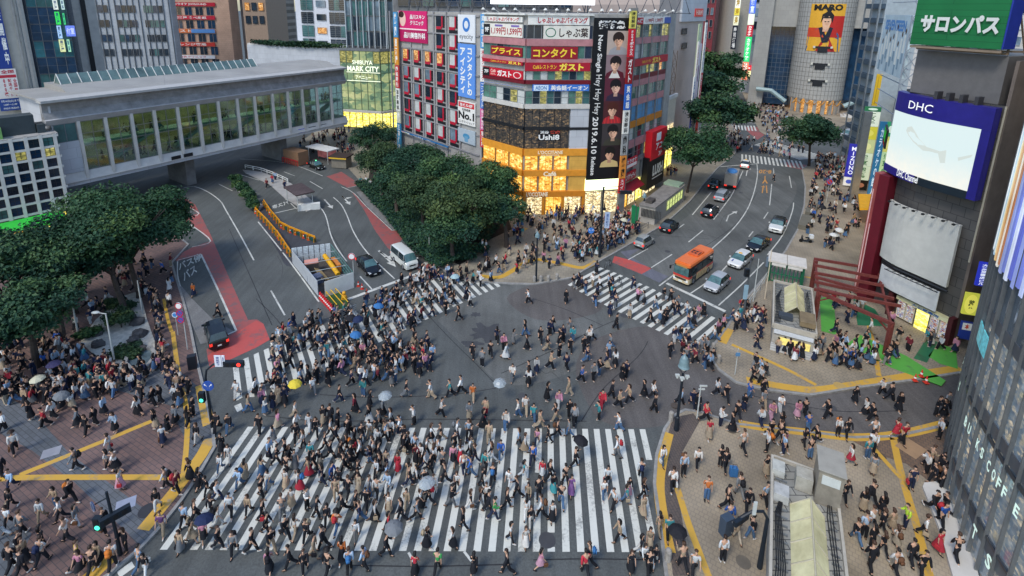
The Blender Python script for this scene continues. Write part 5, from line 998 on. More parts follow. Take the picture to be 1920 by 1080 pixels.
for j in range(8):
 z=18+j*2.2
 for i in range(3):q.tube([(sb+.3,i*1.6,z),(sb+.3,i*1.6+1.6,z+2.2)],.06,4);q.tube([(sb+.3,i*1.6+1.6,z),(sb+.3,i*1.6,z+2.2)],.06,4)
 q.tube([(sa,.7,z),(sb+.3,.7,z)],.07,4);q.tube([(sb+.3,0,z),(sb+.3,4.8,z)],.07,4)
q.build('truss',pm('8c96a0',.5),bp)
st=tower('stair_tower',(72,103),(70.5,97),6,40,pm('9aa4a8',.5),'open steel stair tower behind the blade signs')
for j in range(12):m=st.mb();m.box(0,st.L,-.7,.2,4+j*2.6,4.9+j*2.6);m.build('balcony',pm('3a4a58',.5),st.root)
m=st.mb()
for s in(0,3,6,st.L):m.box(s-.12,s+.12,-.8,-.6,0,40)
m.build('post',STEEL,st.root)
F=tower('roof_block',(118,150),(142,128),18,43,mat('pale_block',(.5,.48,.45),.7),'pale block with white railings behind the rooftop posters',0)
for j in range(4):winrow(F,1,F.L-1,24+j*4,26.2+j*4,7,[GL_S,GL_D,BLIND],CONC_L,.6)
SG(F,1670,13,1683,24,'c02030',[('@','e8d8d8',.2,.2,.8,.8)],'small red roof sign with a white ring behind the posters',proud=.6)
tower('city_block',(48,36.5),(62,28),22,40,BROWN,'brown block between the screen building and the glass tower')
QP=[(40.5,34.6),(36.2,34.0),(34.3,32.6),(31.1,28.9),(29.3,25.5),(27.8,22),(26.8,18),(26.2,12)]
def csp(P,k):
 out=[]
 for i in range(len(P)-1):
  p0,p1,p2,p3=[Vector(P[max(0,min(len(P)-1,i+d))])for d in(-1,0,1,2)]
  for j in range(k):t=j/k;out.append(.5*(2*p1+(p2-p0)*t+(2*p0-5*p1+4*p2-p3)*t*t+(3*p1-p0-3*p2+p3)*t**3))
 return out+[Vector(P[-1])]
QC=csp(QP,8);ln=[0]
for i in range(len(QC)-1):ln.append(ln[-1]+(QC[i+1]-QC[i]).length)
def qat(t):
 for i in range(len(QC)-1):
  if ln[i+1]>=t:f=(t-ln[i])/(ln[i+1]-ln[i]);p=QC[i].lerp(QC[i+1],f);return p,(QC[i+1]-QC[i]).normalized()
 return QC[-1],(QC[-1]-QC[-2]).normalized()
qf=empty('glass_building',(34.2,32.8,0),0,'curved glass building with dark mullions, cafe lettering and a strip of coloured light','building');QI=place(34.2,32.8).inverted()
def qwall(off,z0,z1,m,name,t0=0,t1=ln[-1],th=.2,step=1.25):
 q=MB(QI);n=max(2,int((t1-t0)/step));vs=[];fs=[]
 for i in range(n+1):
  p,d=qat(t0+(t1-t0)*i/n);nr=Vector((-d.y,d.x));a=p+nr*off;b=p+nr*(off+th)
  vs+=[(a.x,a.y,z0),(a.x,a.y,z1),(b.x,b.y,z0),(b.x,b.y,z1)]
 for i in range(n):a=4*i;fs+=[(a,a+4,a+5,a+1),(a+2,a+3,a+7,a+6),(a+1,a+5,a+7,a+3),(a,a+2,a+6,a+4)]
 fs+=[(0,1,3,2),(4*n,4*n+2,4*n+3,4*n+1)];q.add(vs,fs);return q.build(name,m,qf)
for z0,z1,mm in((0,2.0,interior('ground_hall',['0a0f16','16202a','2a3640','5a5040','a08a60'],.5,.8,(.28,.33,.37),.55)),(3.0,7.9,QF_I),(8.7,13.2,QF_I),(14.0,18.3,mat('tower_glass',(.20,.245,.29),.06,.65,var=.45,scale=.4,spec=1.0)),(19.0,23.6,mat('tower_glass',(.20,.245,.29),.06,.65,var=.45,scale=.4,spec=1.0)),(24.2,40,mat('tower_glass',(.20,.245,.29),.06,.65,var=.45,scale=.4,spec=1.0))):qwall(0,z0,z1,mm,'glass_wall')
for z0,z1 in((2.0,3.0),(7.9,8.7),(13.2,14.0),(18.3,19.0),(23.6,24.2)):qwall(-.06,z0,z1,mat('spandrel_steel',(.13,.14,.155),.35,metal=.4),'spandrel',th=.5)
qwall(-.14,7.55,7.8,pm('50565c',.3,metal=.6),'rail',th=.1);qwall(-.14,2.8,2.95,pm('50565c',.3,metal=.6),'rail',th=.1)
nm=int(ln[-1]/1.18);q=MB(QI)
for i in range(nm+1):
 p,d=qat(i*1.18);q.box(-.035,.035,-.2,.06,.05,40,place(p.x,p.y,0,math.atan2(d.y,d.x)))
q.build('mullion',pm('74787a',.35,metal=.4),qf)
q=MB(QI)
for p,a in((QC[-1],0),):q.prism([(c.x+.8*0,c.y)for c in QC[::4]]+[(60,12),(60,40)],40,40.5)
q.build('roof',CONC_D,qf)
for z in(3.2,8.9,14.2):
 q=MB(QI);q.prism([(QC[i]+Vector((.7,.25)))for i in range(0,len(QC),3)]+[Vector((50,12)),Vector((50,40))],z-.3,z-.25);q.build('floor_slab',CONC_D,qf)
tl=lambda px,py:min(range(400),key=lambda k:abs((lambda p:(CX+(p.x)*CF/(p.y*_c+(CH-7)*_s)))(qat(ln[-1]*k/399)[0])-px))*ln[-1]/399
q=MB(QI)
for ch,px in zip('STARBUCKSCOFFEE',(1806,1812,1818,1824,1830,1837,1845,1853,1862,1875,1885,1895,1906,1917,1929)):
 p,d=qat(tl(px,0));V,F_,_=textmesh(ch,False,.03);T=place(p.x,p.y,6.25,math.atan2(d.y,d.x));q.add([T@Vector(((a-.5)*.38,-.28,b*.7))for a,b in V],F_)
for ch,px in zip('TSUTAYA',(1872,1900,1930,1960,1990,2020,2050)):
 p,d=qat(tl(px,0)+.6);V,F_,_=textmesh(ch,False,.03);T=place(p.x,p.y,1.75,math.atan2(d.y,d.x));q.add([T@Vector(((a-.5)*.5,-.28,b*.85))for a,b in V],F_)
q.build('lettering',pm('d8f0e0',.4,emit=.3,var=0),qf)
q=MB(QI)
for i,c in enumerate(('e0e6e8','d8e0da','a8c4d8','e0dcc0','d8b070','c08a50','d8d0c0','a86a3c','8a96c0','6a78c0','c8d0e0','5a64b8','8a98d0','707cc8','b0bce0')):
 qwall(-.22,16.6+(i%2)*.3,30,mat('light_strip_'+c,C(c),.3,emit=.35,var=.35,scale=.35),'light_strip',7.6+i*.52,7.95+i*.52,.1,.2)
qwall(-.2,11.2,12.6,mat('screen_glyphs',(.1,.4,.45),.3,emit=.3,var=.8,scale=3),'window_graphic',10.5,13,.06,.3)
kb=MB();P=[G(1733,905,.3),G(1730,912,.3),G(1760,987,.3),G(1783,1067,.3),G(1800,1130,.3),G(1850,1130,.3),G(1812,1000,.3),G(1785,900,.3)]
tag(kb.prism(P,.1,.32).build('entrance_step',CONC_L),'low grey stone step along the foot of the glass building','step',kind='structure')
def leafmat(name,dark,light,yellow):
 m=bpy.data.materials.new(name);m.use_nodes=True;nt=m.node_tree;b=nt.nodes['Principled BSDF'];L=nt.links
 at=N(nt,'ShaderNodeAttribute',attribute_name='tone');r=N(nt,'ShaderNodeValToRGB');e=r.color_ramp.elements
 e[0].color=(*dark,1);e[1].color=(*yellow,1);e.new(.55).color=(*light,1);L.new(at.outputs['Fac'],r.inputs['Fac']);L.new(r.outputs['Color'],b.inputs['Base Color'])
 b.inputs['Roughness'].default_value=.6;b.inputs['Specular IOR Level'].default_value=.25
 return m
LEAF=leafmat('zelkova_leaves',(.006,.030,.024),(.018,.058,.030),(.07,.13,.04));LEAF2=leafmat('bright_leaves',(.008,.036,.024),(.026,.075,.030),(.10,.165,.045));LEAF3=leafmat('shrub_leaves',(.010,.032,.020),(.028,.062,.026),(.09,.125,.035))
BARK=mat('bark',(.055,.042,.035),.9,var=.35,scale=4)
def crownmesh(name,rx,ry,rz,seed,dens=1.0,leaf=.19,m=LEAF,nb=26):
 r=np.random.default_rng(seed);blobs=[]
 for i in range(nb):
  v=r.normal(size=3);v/=np.linalg.norm(v);v[2]=v[2]*.8+.15;k=r.uniform(.45,.78);blobs.append((v*k*np.array([rx,ry,rz]),r.uniform(.24,.42)))
 blobs.append((np.zeros(3),.5));V=[];F=[];T=[]
 n=int(95*dens*(rx*ry+rz*rx*1.2)*(.34/leaf)**1.7/nb)
 for c,br in blobs:
  bt=r.uniform(.1,1.0);u=r.normal(size=(n,3));u/=np.linalg.norm(u,axis=1)[:,None];u[:,2]=np.where(u[:,2]<-.35,-u[:,2]*.5,u[:,2])
  rr=r.uniform(.55,1.06,size=(n,1))**.7;p=c+u*rr*np.array([rx,ry,rz*1.05])*br+r.normal(scale=leaf*.6,size=(n,3))
  nr=u*.6+r.normal(size=(n,3))*.5+np.array([0,0,.6]);nr/=np.linalg.norm(nr,axis=1)[:,None]
  a=np.cross(nr,r.normal(size=(n,3)));a/=np.linalg.norm(a,axis=1)[:,None]+1e-9;bb=np.cross(nr,a);s=leaf*r.uniform(.55,1.3,size=(n,1));s2=s*r.uniform(.45,.8,size=(n,1))
  V.append(np.stack([p-a*s,p-bb*s2*.9+nr*s*.1,p+a*s-nr*s*.25,p+bb*s2+nr*s*.12],1).reshape(-1,3))
  T.append(np.repeat(np.clip(bt*.6+.3*r.random(n)+.12*(u[:,2]+.3),0,1),4))  # random leaf tone, plus light from above painted in towards the tops
 V=np.concatenate(V);T=np.concatenate(T);F=np.arange(len(V)).reshape(-1,4)
 me=bpy.data.meshes.new(name);me.from_pydata(V.tolist(),[],F.tolist());at=me.attributes.new('tone','FLOAT','POINT');at.data.foreach_set('value',T);me.materials.append(m);me.update();return me
def tree(px,py,zc,rpx,label,base=None,flat=.72,seed=0,dens=1.0,m=LEAF,name='street_tree',group=None,leaf=.19,trunk=.3,world=None):
 if world is None:c=G(px,py,zc);d=c.y*_cc+(CH-zc)*_ss;R=rpx*d/CF
 else:c,R=Vector(world[:2]),world[2]
 b=G(*base)if base else c
 o=empty(name,(b.x,b.y,0.1),0,label,'tree',group);rz=R*flat
 cr=link('crown',crownmesh('crown',R,R,rz,seed,dens,leaf,m),o,Matrix.Translation((c.x-b.x,c.y-b.y,zc)))
 r=random.Random(seed);t=MB();top=Vector((c.x-b.x,c.y-b.y,zc));fk=Vector(((c.x-b.x)*.4,(c.y-b.y)*.4,zc-rz*.75));fk.z=max(1.8,fk.z)
 t.tube([(0,0,-.2),(0.05,0,.6),tuple(fk*.6),tuple(fk)],[trunk*1.25,trunk,trunk*.85,trunk*.72],8)
 for i in range(7):
  a=6.283*i/7+r.random();e=top+Vector((math.cos(a)*R*.6,math.sin(a)*R*.6,rz*r.uniform(-.1,.5)));mid=fk.lerp(e,.5)+Vector((0,0,rz*.12))
  t.tube([tuple(fk),tuple(mid),tuple(e)],[trunk*.5,trunk*.3,.05],6);e2=mid+Vector((math.cos(a+.8)*R*.3,math.sin(a+.8)*R*.3,rz*.4));t.tube([tuple(mid),tuple(e2)],[trunk*.28,.04],5)
 t.build('trunk',BARK,o);return o
_cc,_ss=_c,_s
gl='trees of the station plaza'
tree(222,428,7.5,132,'broad bright topped tree in front of the white gridded building',(262,560),.6,1,1.1,LEAF2,group=gl)
tree(318,405,6.5,46,'small edge tree by the upper bus bay',(318,455),.8,2,1,LEAF,group=gl,trunk=.2)
tree(105,470,7.5,105,'dark tree left of the broad bright topped one',(140,590),.65,3,1.0,group=gl)
tree(15,500,7,105,'dark tree at the left picture edge by the orange shop light',(20,640),.7,4,1.0,group=gl)
tree(190,485,5.8,60,'low dark tree behind the rock garden',(235,590),.6,5,1.0,group=gl)
tree(55,585,6,84,'dark tree over the crowd at the lower left',(70,690),.65,6,1.0,group=gl);tree(108,545,5.2,60,'dark tree just left of the leaning lamp post',(120,650),.65,7,1.0,group=gl)
tree(-20,620,6,85,'dark tree cut by the left picture edge',(-30,720),.7,8,1.0,group=gl)
gc='trees on the planted island'
for i,(x,y,z,r,l,m)in enumerate(((700,262,6.5,46,'small dark round tree nearest the shopping centre',LEAF),(712,300,6,50,'brownish green tree below the small round one',LEAF3),(775,308,6.5,62,'tree under the blue bank sign',LEAF),(850,338,7.2,80,'highest tree of the island in front of the red windows',LEAF2),(925,345,6.8,66,'tree in front of the orange shop corner',LEAF2),(790,365,5.8,66,'tree leaning over the loading bay',LEAF3),(870,390,6,84,'broad light tree at the front of the island',LEAF3),(945,395,5.2,48,'dark tree at the right end of the island',LEAF),(845,430,4.6,56,'low dark tree behind the island fence',LEAF),(740,340,5.2,50,'low tree beside the motorbikes',LEAF))):
 tree(x,y,z,r,l,(x+4,y+z*11+12),.68,20+i,1.05,m,group=gc,name='street_tree')
gr_='street trees along the hill road'
tree(1312,280,8,76,'big street tree in front of the cream shop',(1288,362),.62,41,.85,LEAF2,group=gr_,leaf=.26,trunk=.22);tree(1352,212,9,68,'street tree above the distant crossing',(1350,285),.65,42,.9,group=gr_,leaf=.4)
tree(1517,250,8,56,'round street tree before the round tower',(1516,312),.72,43,1.1,group=gr_,leaf=.26,trunk=.28)
for i,(x,y,z,r,l)in enumerate(((1338,135,11,60,'leftmost far tree beside the tax free sign'),(1388,100,11,52,'far tree beside the glowing green sign'),(1345,68,12,48,'far tree under the grey blocks'),(1385,60,12,44,'farthest tree under the pink block'),(1335,165,9,50,'low far tree at the kerb beside the tax free sign'))):
 tree(x,y,z,r,l,None,.7,50+i,.8,LEAF if i else LEAF2,group='trees down the far street',leaf=.55)
def shrub(px,py,r,h,label,m=LEAF3,seed=0,cat='shrub',name='shrub',z0=.12,group=None):
 p=G(px,py,z0);o=tag(link(name,crownmesh(name,r,r,h*.6,seed,1.5,.16,m,9),None,Matrix.Translation((p.x,p.y,z0+h*.5))),label,cat,group)
 t=MB();t.tube([(0,0,-h*.5),(.03,0,0)],[.07,.04],5);t.build('stem',BARK,o);return o
for i,(x,y)in enumerate(((440,345),(448,354),(455,362),(462,371),(470,381),(476,392))):
 shrub(x,y,1.25,1.9,('first','second','third','fourth','fifth','sixth')[i]+' round bright shrub of the median row counted from the bridge',LEAF2,70+i,group='shrubs on the median')
def hedge(pts,w,h,label,seed,m=LEAF,z0=.12):
 P=gp(pts,z0);V=MB();
 r=np.random.default_rng(seed);vs=[];F=[];T=[]
 for a,b in zip(P[:-1],P[1:]):
  d=b-a;n=int(d.length*w*70);nn=Vector((-d.y,d.x)).normalized()
  for k in range(n):
   q=a+d*r.random()+nn*(r.random()-.5)*w;z=z0+h*(1-.5*r.random()**2);s=.17*r.uniform(.6,1.3);i=len(vs);th=r.uniform(0,6.28);c,sn=math.cos(th)*s,math.sin(th)*s;tl_=r.normal(size=2)*s*.7
   vs+=[(q.x-c,q.y-sn,z),(q.x+sn,q.y-c,z+tl_[0]),(q.x+c,q.y+sn,z+tl_[1]),(q.x-sn,q.y+c,z)];F.append((i,i+1,i+2,i+3));T+=[r.random()*.8]*4
 me=bpy.data.meshes.new('hedge');me.from_pydata(vs,[],F);at=me.attributes.new('tone','FLOAT','POINT');at.data.foreach_set('value',T);me.materials.append(m)
 return tag(link('hedge',me),label,'hedge')
hedge([(690,345),(745,400),(772,432),(800,465),(850,500)],5,1.0,'low dark hedge along the kerb of the planted island',81);hedge([(800,440),(860,485),(885,480),(893,470)],4,1.1,'low dark hedge at the tip of the planted island',82);hedge([(760,380),(860,430),(930,440)],7,.9,'dark undergrowth beneath the island trees',83)
struct(MB().sheet(gp([(690,340),(745,405),(775,438),(800,470),(862,497),(893,478),(890,462),(960,430),(950,400),(860,350),(700,280)],.12),.128).build('planting_bed',mat('soil',(.03,.025,.02),.95,var=.4)),'dark soil of the planted island','soil')
hb=Fac((-78,162),(-42,148));m=crownmesh('hedge',19,1.0,.9,85,1.4,.4,LEAF,24);p=(hb.A+hb.B)/2;zph=hb.z(560,88)
tag(link('roof_hedge',m,None,place(p.x,p.y,zph+.8,hb.ang)),'long clipped hedge on the white podium roof','hedge')
CGL=mat('car_glass',(.02,.035,.04),.06,var=.4,scale=1.2,spec=.9);CGL2=mat('car_windscreen',(.06,.13,.13),.08,var=.4,scale=2,spec=.9);TYRE=pm('121214',.8);RIM=pm('a8aab0',.35,metal=.7);CBLK=pm('16171a',.5)
REDL=mat('tail_lamp',(.4,.01,.01),.3,emit=.6,ecol=(1,.05,.03),var=0);HEADL=mat('head_lamp',(.8,.8,.78),.15,var=0);PLATE=pm('d8dcd4',.5);AMB=mat('amber_lamp',(.7,.3,.02),.3,emit=.4,var=0)
ST={'sedan':([(0,.3,.5,.55,.74,.8),(.03,.2,.62,.67,.92,.85),(.15,.17,.70,.78,.98,.86),(.26,.17,.80,.90,1,.86),(.43,.17,.86,.985,1,.70),(.56,.17,.88,1.0,1,.72),(.72,.17,.90,.97,1,.70),(.88,.17,.92,.72,.98,.82),(.97,.2,.86,.69,.93,.84),(1,.3,.7,.55,.84,.8)],3,4,6,7),'hatch':([(0,.3,.5,.58,.72,.8),(.03,.2,.66,.72,.92,.85),(.13,.17,.76,.84,.98,.86),(.24,.17,.86,.96,1,.86),(.42,.17,.92,.985,1,.72),(.6,.17,.94,1.0,1,.74),(.86,.17,.98,.96,.99,.70),(.965,.18,.98,.70,.95,.80),(.985,.2,.84,.58,.94,.86),(1,.3,.7,.52,.86,.8)],3,4,6,7),'suv':([(0,.35,.7,.74,.82,.85),(.02,.25,.85,.90,.95,.88),(.15,.24,.95,1.0,.99,.88),(.27,.24,1.02,1.1,1,.88),(.39,.24,1.08,.985,1,.76),(.55,.24,1.1,1.0,1,.78),(.90,.24,1.12,.965,.99,.76),(.97,.26,1.12,.70,.96,.84),(.99,.3,.95,.56,.95,.86),(1,.4,.8,.48,.88,.8)],3,4,6,7),'van':([(0,.32,.75,.80,.82,.86),(.015,.25,.95,1.0,.95,.9),(.05,.24,1.05,1.12,.98,.92),(.07,.24,1.10,1.2,1,.92),(.20,.22,1.12,.975,1,.80),(.5,.22,1.12,1.0,1,.84),(.965,.22,1.12,.975,1,.82),(.99,.24,1.1,.6,.98,.9),(.995,.26,1.0,.5,.97,.9),(1,.35,.8,.42,.92,.86)],3,4,6,7),'minivan':([(0,.3,.6,.66,.78,.82),(.02,.22,.8,.86,.94,.88),(.09,.2,.92,1.0,.98,.9),(.15,.2,1.0,1.08,1,.9),(.33,.2,1.04,.98,1,.76),(.55,.2,1.05,1.0,1,.79),(.93,.2,1.06,.965,.99,.76),(.98,.22,1.06,.64,.97,.86),(.99,.24,.95,.52,.96,.88),(1,.35,.8,.44,.9,.82)],3,4,6,7)}
def car(name,style,L,W,H,col,label,x=0,y=0,rz=0,extra='',roofcol=None,cat='car',group='cars on the roads'):
 prof,iw,ir,jr,jt=ST[style];o=empty(name,(x,y,0.01),rz,label,cat,group)
 ring=[]
 for xf,zb,zbelt,zt,wf,wt in prof:
  k=prof.index((xf,zb,zbelt,zt,wf,wt));X=L*(.5-xf);cab=iw<k<jt;zt=zt*H if(cab or k>=jt)else zt;zt=max(zt,zbelt+.04);w=W/2*wf;w2=W/2*wt if cab else w*.86
  ring.append([(X,w*.82,zb),(X,w*.98,zb+.1),(X,w,(zb+zbelt)*.55),(X,w*.97,zbelt),(X,w2,zt-(.05 if cab else .025)),(X,w2*.62,zt),(X,0,zt+.015)])
 parts={'body':MB(),'windscreen':MB(),'rear_window':MB(),'window_r':MB(),'window_l':MB(),'roof':MB()}
 n=len(ring)
 for i in range(n-1):
  for s in(1,-1):
   for j in range(6):
    q=[ring[i][j],ring[i+1][j],ring[i+1][j+1],ring[i][j+1]];q=[(a,b*s,c)for a,b,c in q]
    if s<0:q=q[::-1]
    if j in(4,5)and iw<=i<ir:k='windscreen'
    elif j in(4,5)and jr<=i<jt:k='rear_window'
    elif j==3 and iw<=i<jt:k='window_r' if s<0 else 'window_l'
    elif j in(4,5)and ir<=i<jr and roofcol:k='roof'
    else:k='body'
    parts[k].add(q[::-1],[(0,1,2,3)])
 for r_,fl in((ring[0],1),(ring[-1],0)):
  pts=[p for p in r_]+[(a,-b,c)for a,b,c in r_[-2::-1]];parts['body'].add(pts if fl else pts[::-1],[tuple(range(len(pts)))])
 pts=[ring[0][0],ring[-1][0],(ring[-1][0][0],-ring[-1][0][1],ring[-1][0][2]),(ring[0][0][0],-ring[0][0][1],ring[0][0][2])];parts['body'].add(pts,[(0,1,2,3)])
 paint=mat('car_paint_'+col,C(col),.22,.15,var=.06,scale=.8,spec=.7);b=parts['body'].build('body',paint,o,smooth=False)
 if roofcol:parts['roof'].build('roof',mat('car_paint_'+roofcol,C(roofcol),.22,.15,var=.06,scale=.8,spec=.7),o)
 parts['windscreen'].build('windscreen',CGL2,o);parts['rear_window'].build('rear_window',CGL,o)
 for k in('window_r','window_l'):parts[k].build('side_window',CGL,o)
 for s in(1,-1):
  m=MB()
  for i in range(ir,jr+1):
   a,c=ring[i][3],ring[i][4];m.tube([(a[0],a[1]*s*1.005,a[2]),(c[0],c[1]*s*1.005,c[2])],.035,4)
  m.build('door_pillar',paint if style in('van',)else CBLK,b)
 wr=.31 if H<1.7 else .34
 for xf in(.19 if style!='van' else .22,.80 if style!='van' else .76):
  for s in(1,-1):
   T=Matrix.Translation((L*(.5-xf),s*(W/2-.08),wr))@Matrix.Rotation(rad(90),4,'X');m=MB(T);m.lathe([(wr*.6,-.09),(wr*.97,-.1),(wr,-.05),(wr,.05),(wr*.97,.1),(wr*.6,.09)],(0,0,0),16);wh=m.build('wheel',TYRE,o)
   m=MB(T);m.lathe([(wr*.62,-.105),(wr*.62,.105)],(0,0,0),12);m.build('rim',RIM,wh)
 zf,zr_=prof[1][2],prof[-2][2]*.86
 for s in(1,-1):
  m=MB();m.add([(L/2-.0,s*W*.24,zf-.17),(L/2-.02,s*W*.40,zf-.12),(L/2-.26,s*W*.485,zf+.03),(L/2-.2,s*W*.40,zf+.075),(L/2-.03,s*W*.27,zf-.02)],[(0,1,2,3,4)]if s<0 else[(4,3,2,1,0)]);
  m.box(L/2-.16,L/2-.02,min(s*W*.27,s*W*.42),max(s*W*.27,s*W*.42),zf-.14,zf-.01);m.build('headlight',HEADL,o)
  m=MB();m.box(-L/2-.01,-L/2+.2,min(s*W*.34,s*W*.485),max(s*W*.34,s*W*.485),zr_-.16,zr_+.10);m.build('tail_light',REDL,o)
  i=iw+1;m=MB();mx=L*(.5-prof[iw][0])-.25;m.box(mx-.07,mx+.1,min(s*W*.49,s*(W*.49+.2)),max(s*W*.49,s*(W*.49+.2)),prof[iw][2]+.03,prof[iw][2]+.17);m.build('mirror',paint,o)
 MB().box(L/2-.06,L/2+.02,-W*.24,W*.24,zf-.28,zf-.12).build('grille',CBLK,o);MB().box(L/2-.1,L/2+.03,-.17,.17,.32,.45).build('number_plate',PLATE,o);MB().box(-L/2-.03,-L/2+.1,-.17,.17,.5,.62).build('number_plate',PLATE,o)
 MB().box(L/2-.12,L/2+.015,-W*.40,W*.40,.2,.31).build('bumper',CBLK,o);MB().box(-L/2-.015,-L/2+.12,-W*.42,W*.42,.26,.40).build('bumper',CBLK,o)
 zroof=H
 if 'green' in extra:MB().lathe([(.0,0),(.16,.0),(.15,.12),(.08,.17)],(.1,0,zroof),10).build('roof_light',mat('green_lamp',(.1,.7,.3),.3,emit=.8,var=0),o)
 if 'amber' in extra:MB().cbox((.15,0,zroof+.06),(.14,.42,.12)).build('roof_light',pm('d8a848',.4),o)
 if 'blue' in extra:MB().box(-L*.1,L*.42,-.42,-.3,zf+.25,zf+.27).build('stripe',pm('2a4a9a',.4),o)
 if 'rack' in extra:
  for s in(1,-1):MB().tube([(-L*.32,s*W*.33,zroof+.04),(L*.12,s*W*.33,zroof+.04)],.03,5).build('roof_rail',RIM,o)
 return o
def at(px,py,a,b):
 c=G(px,py);d=G(*b)-G(*a);return dict(x=c.x,y=c.y,rz=math.atan2(d.y,d.x))
car('taxi','minivan',4.4,1.7,1.75,'0e1116','black tall taxi waiting on the red box at the left kerb',**at(406,635,(408,655),(392,605)),cat='taxi')
car('parked_car','sedan',4.5,1.76,1.47,'0b0d12','black low hatchback facing the left zebra crossing beside the works enclosure',**at(691,505,(671,483),(703,518)))
car('delivery_van','van',4.7,1.72,2.0,'d6d8d0','white panel van facing the left zebra crossing with an open mirror',**at(758,494,(738.4,489.6),(756,505.4)),cat='van')
lane=dict(a=(1363,498),b=(1320,533))
car('car','hatch',3.95,1.7,1.53,'a8abae','silver compact car beside the orange bus at the stop line',**at(1343,538,**lane))
car('taxi','hatch',4.4,1.75,1.5,'d8d8d4','white taxi with a small roof light behind the silver compact car',**at(1387,494,(1415,468),(1375,500)),extra='amber blue',cat='taxi')
car('car','sedan',4.6,1.8,1.45,'10131a','dark blue black saloon behind the white taxi',**at(1421,463,(1440,446),(1402,474)))
car('car','suv',4.4,1.9,1.65,'d4d4ce','white off road car with a black roof higher up the right lane',**at(1457,430,(1466,408),(1449,440)),roofcol='101215')
car('car','hatch',3.4,1.5,1.6,'9a9c98','small silver hatchback driving away beside the waiting crowd',**at(1208,460,(1192,468),(1222,449)))
car('car','hatch',3.9,1.69,1.52,'1a1e24','dark grey hatchback driving away past the subway kiosk',**at(1255,430,(1240,440),(1268,418)))
car('car','suv',4.3,1.78,1.6,'0c0f16','dark off road car driving away behind the silver people carrier',**at(1331,402,(1317,414),(1344,388)),extra='rack')
car('car','minivan',4.5,1.7,1.7,'9ea2a6','silver people carrier driving away up the hill road',**at(1353,373,(1344,381),(1362,361)))
car('car','sedan',4.5,1.76,1.5,'0c0e14','black car with glowing tail lights beside the box truck',**at(1339,350,(1335,356),(1345,336)))
car('taxi','sedan',4.6,1.7,1.55,'d8d4cc','white and orange taxi at the distant stop line',**at(1397,313,(1394,317),(1399,303)),extra='amber',roofcol='e0dcd4',cat='taxi')
car('car','minivan',4.6,1.75,1.8,'d8dad8','white car coming down the street of trees',**at(1406,226,(1403,215),(1408,230)))
car('taxi','sedan',4.6,1.7,1.55,'0a0c10','black taxi with a green roof light by the station shelter',**at(593,315,(576,307),(611,322)),extra='green',cat='taxi')
car('car','minivan',4.7,1.8,1.9,'b4b8bc','silver people carrier behind the round street tree',**at(1588,256,(1606,250),(1570,262)))
car('car','sedan',4.5,1.75,1.5,'dcdcd8','white car behind the blade signs beyond the round street tree',**at(1612,246,(1628,240),(1598,252)))
ax,bx_=G(1328,511),G(1295,535.5);hd=(bx_-ax).normalized();lft=Vector((-hd.y,hd.x));cc=(ax+bx_)/2-lft*1.0-hd*.15
L,W,H=6.4,2.1,2.95;bus=empty('community_bus',(cc.x,cc.y,.01),math.atan2(hd.y,hd.x),'small orange topped bus with cream lower sides waiting at the stop line','bus')
CREAM=mat('bus_cream',(.62,.5,.3),.35,var=.06,spec=.6);BRED=mat('bus_red',(.5,.045,.03),.3,var=.08,spec=.6);BORG=mat('bus_orange',(.72,.16,.03),.35,var=.06,spec=.6)
def rbox(m,x0,x1,w0,w1,z0,z1,r=.18):
 P=lambda w:[(x1-r,w/2),(x1-.03,w/2-r*.5),(x1,w/2-r*1.3),(x1,-w/2+r*1.3),(x1-.03,-w/2+r*.5),(x1-r,-w/2),(x0+r*.4,-w/2),(x0,-w/2+r*.4),(x0,w/2-r*.4),(x0+r*.4,w/2)]
 a,b=P(w0),P(w1);n=len(a);m.add([(x,y,z0)for x,y in a]+[(x,y,z1)for x,y in b],[(i,(i+1)%n,n+(i+1)%n,n+i)[::-1]for i in range(n)]+[tuple(range(2*n-1,n-1,-1)),tuple(range(n))])
m=MB();rbox(m,-L/2,L/2,W-.04,W,.32,.98);m.build('body',CREAM,bus);m=MB();rbox(m,-L/2+.01,L/2-.01,W,W,.98,1.25);m.build('red_stripe',BRED,bus)
m=MB();rbox(m,-L/2+.02,L/2-.05,W-.03,W-.12,1.25,2.4);m.build('upper_body',CBLK,bus);m=MB();rbox(m,-L/2+.01,L/2-.1,W-.1,W-.14,2.4,2.72);rbox(m,-L/2+.08,L/2-.2,W-.18,W-.5,2.72,2.86);m.build('roof',BORG,bus)
m=MB();rbox(m,-1.3,.6,1.3,1.2,2.86,3.02);ru=m.build('roof_unit',mat('bus_orange_dark',(.6,.11,.025),.4),bus);m=MB();V,F_,_=textmesh('122',False,.03);m.add([(-.75+.9*b,.55-1.1*a,3.025)for a,b in V],F_);m.build('lettering',CBLK,ru)
MB().box(L/2-.09,L/2-.035,-W*.43,W*.43,1.28,2.3).build('windscreen',CGL2,bus)
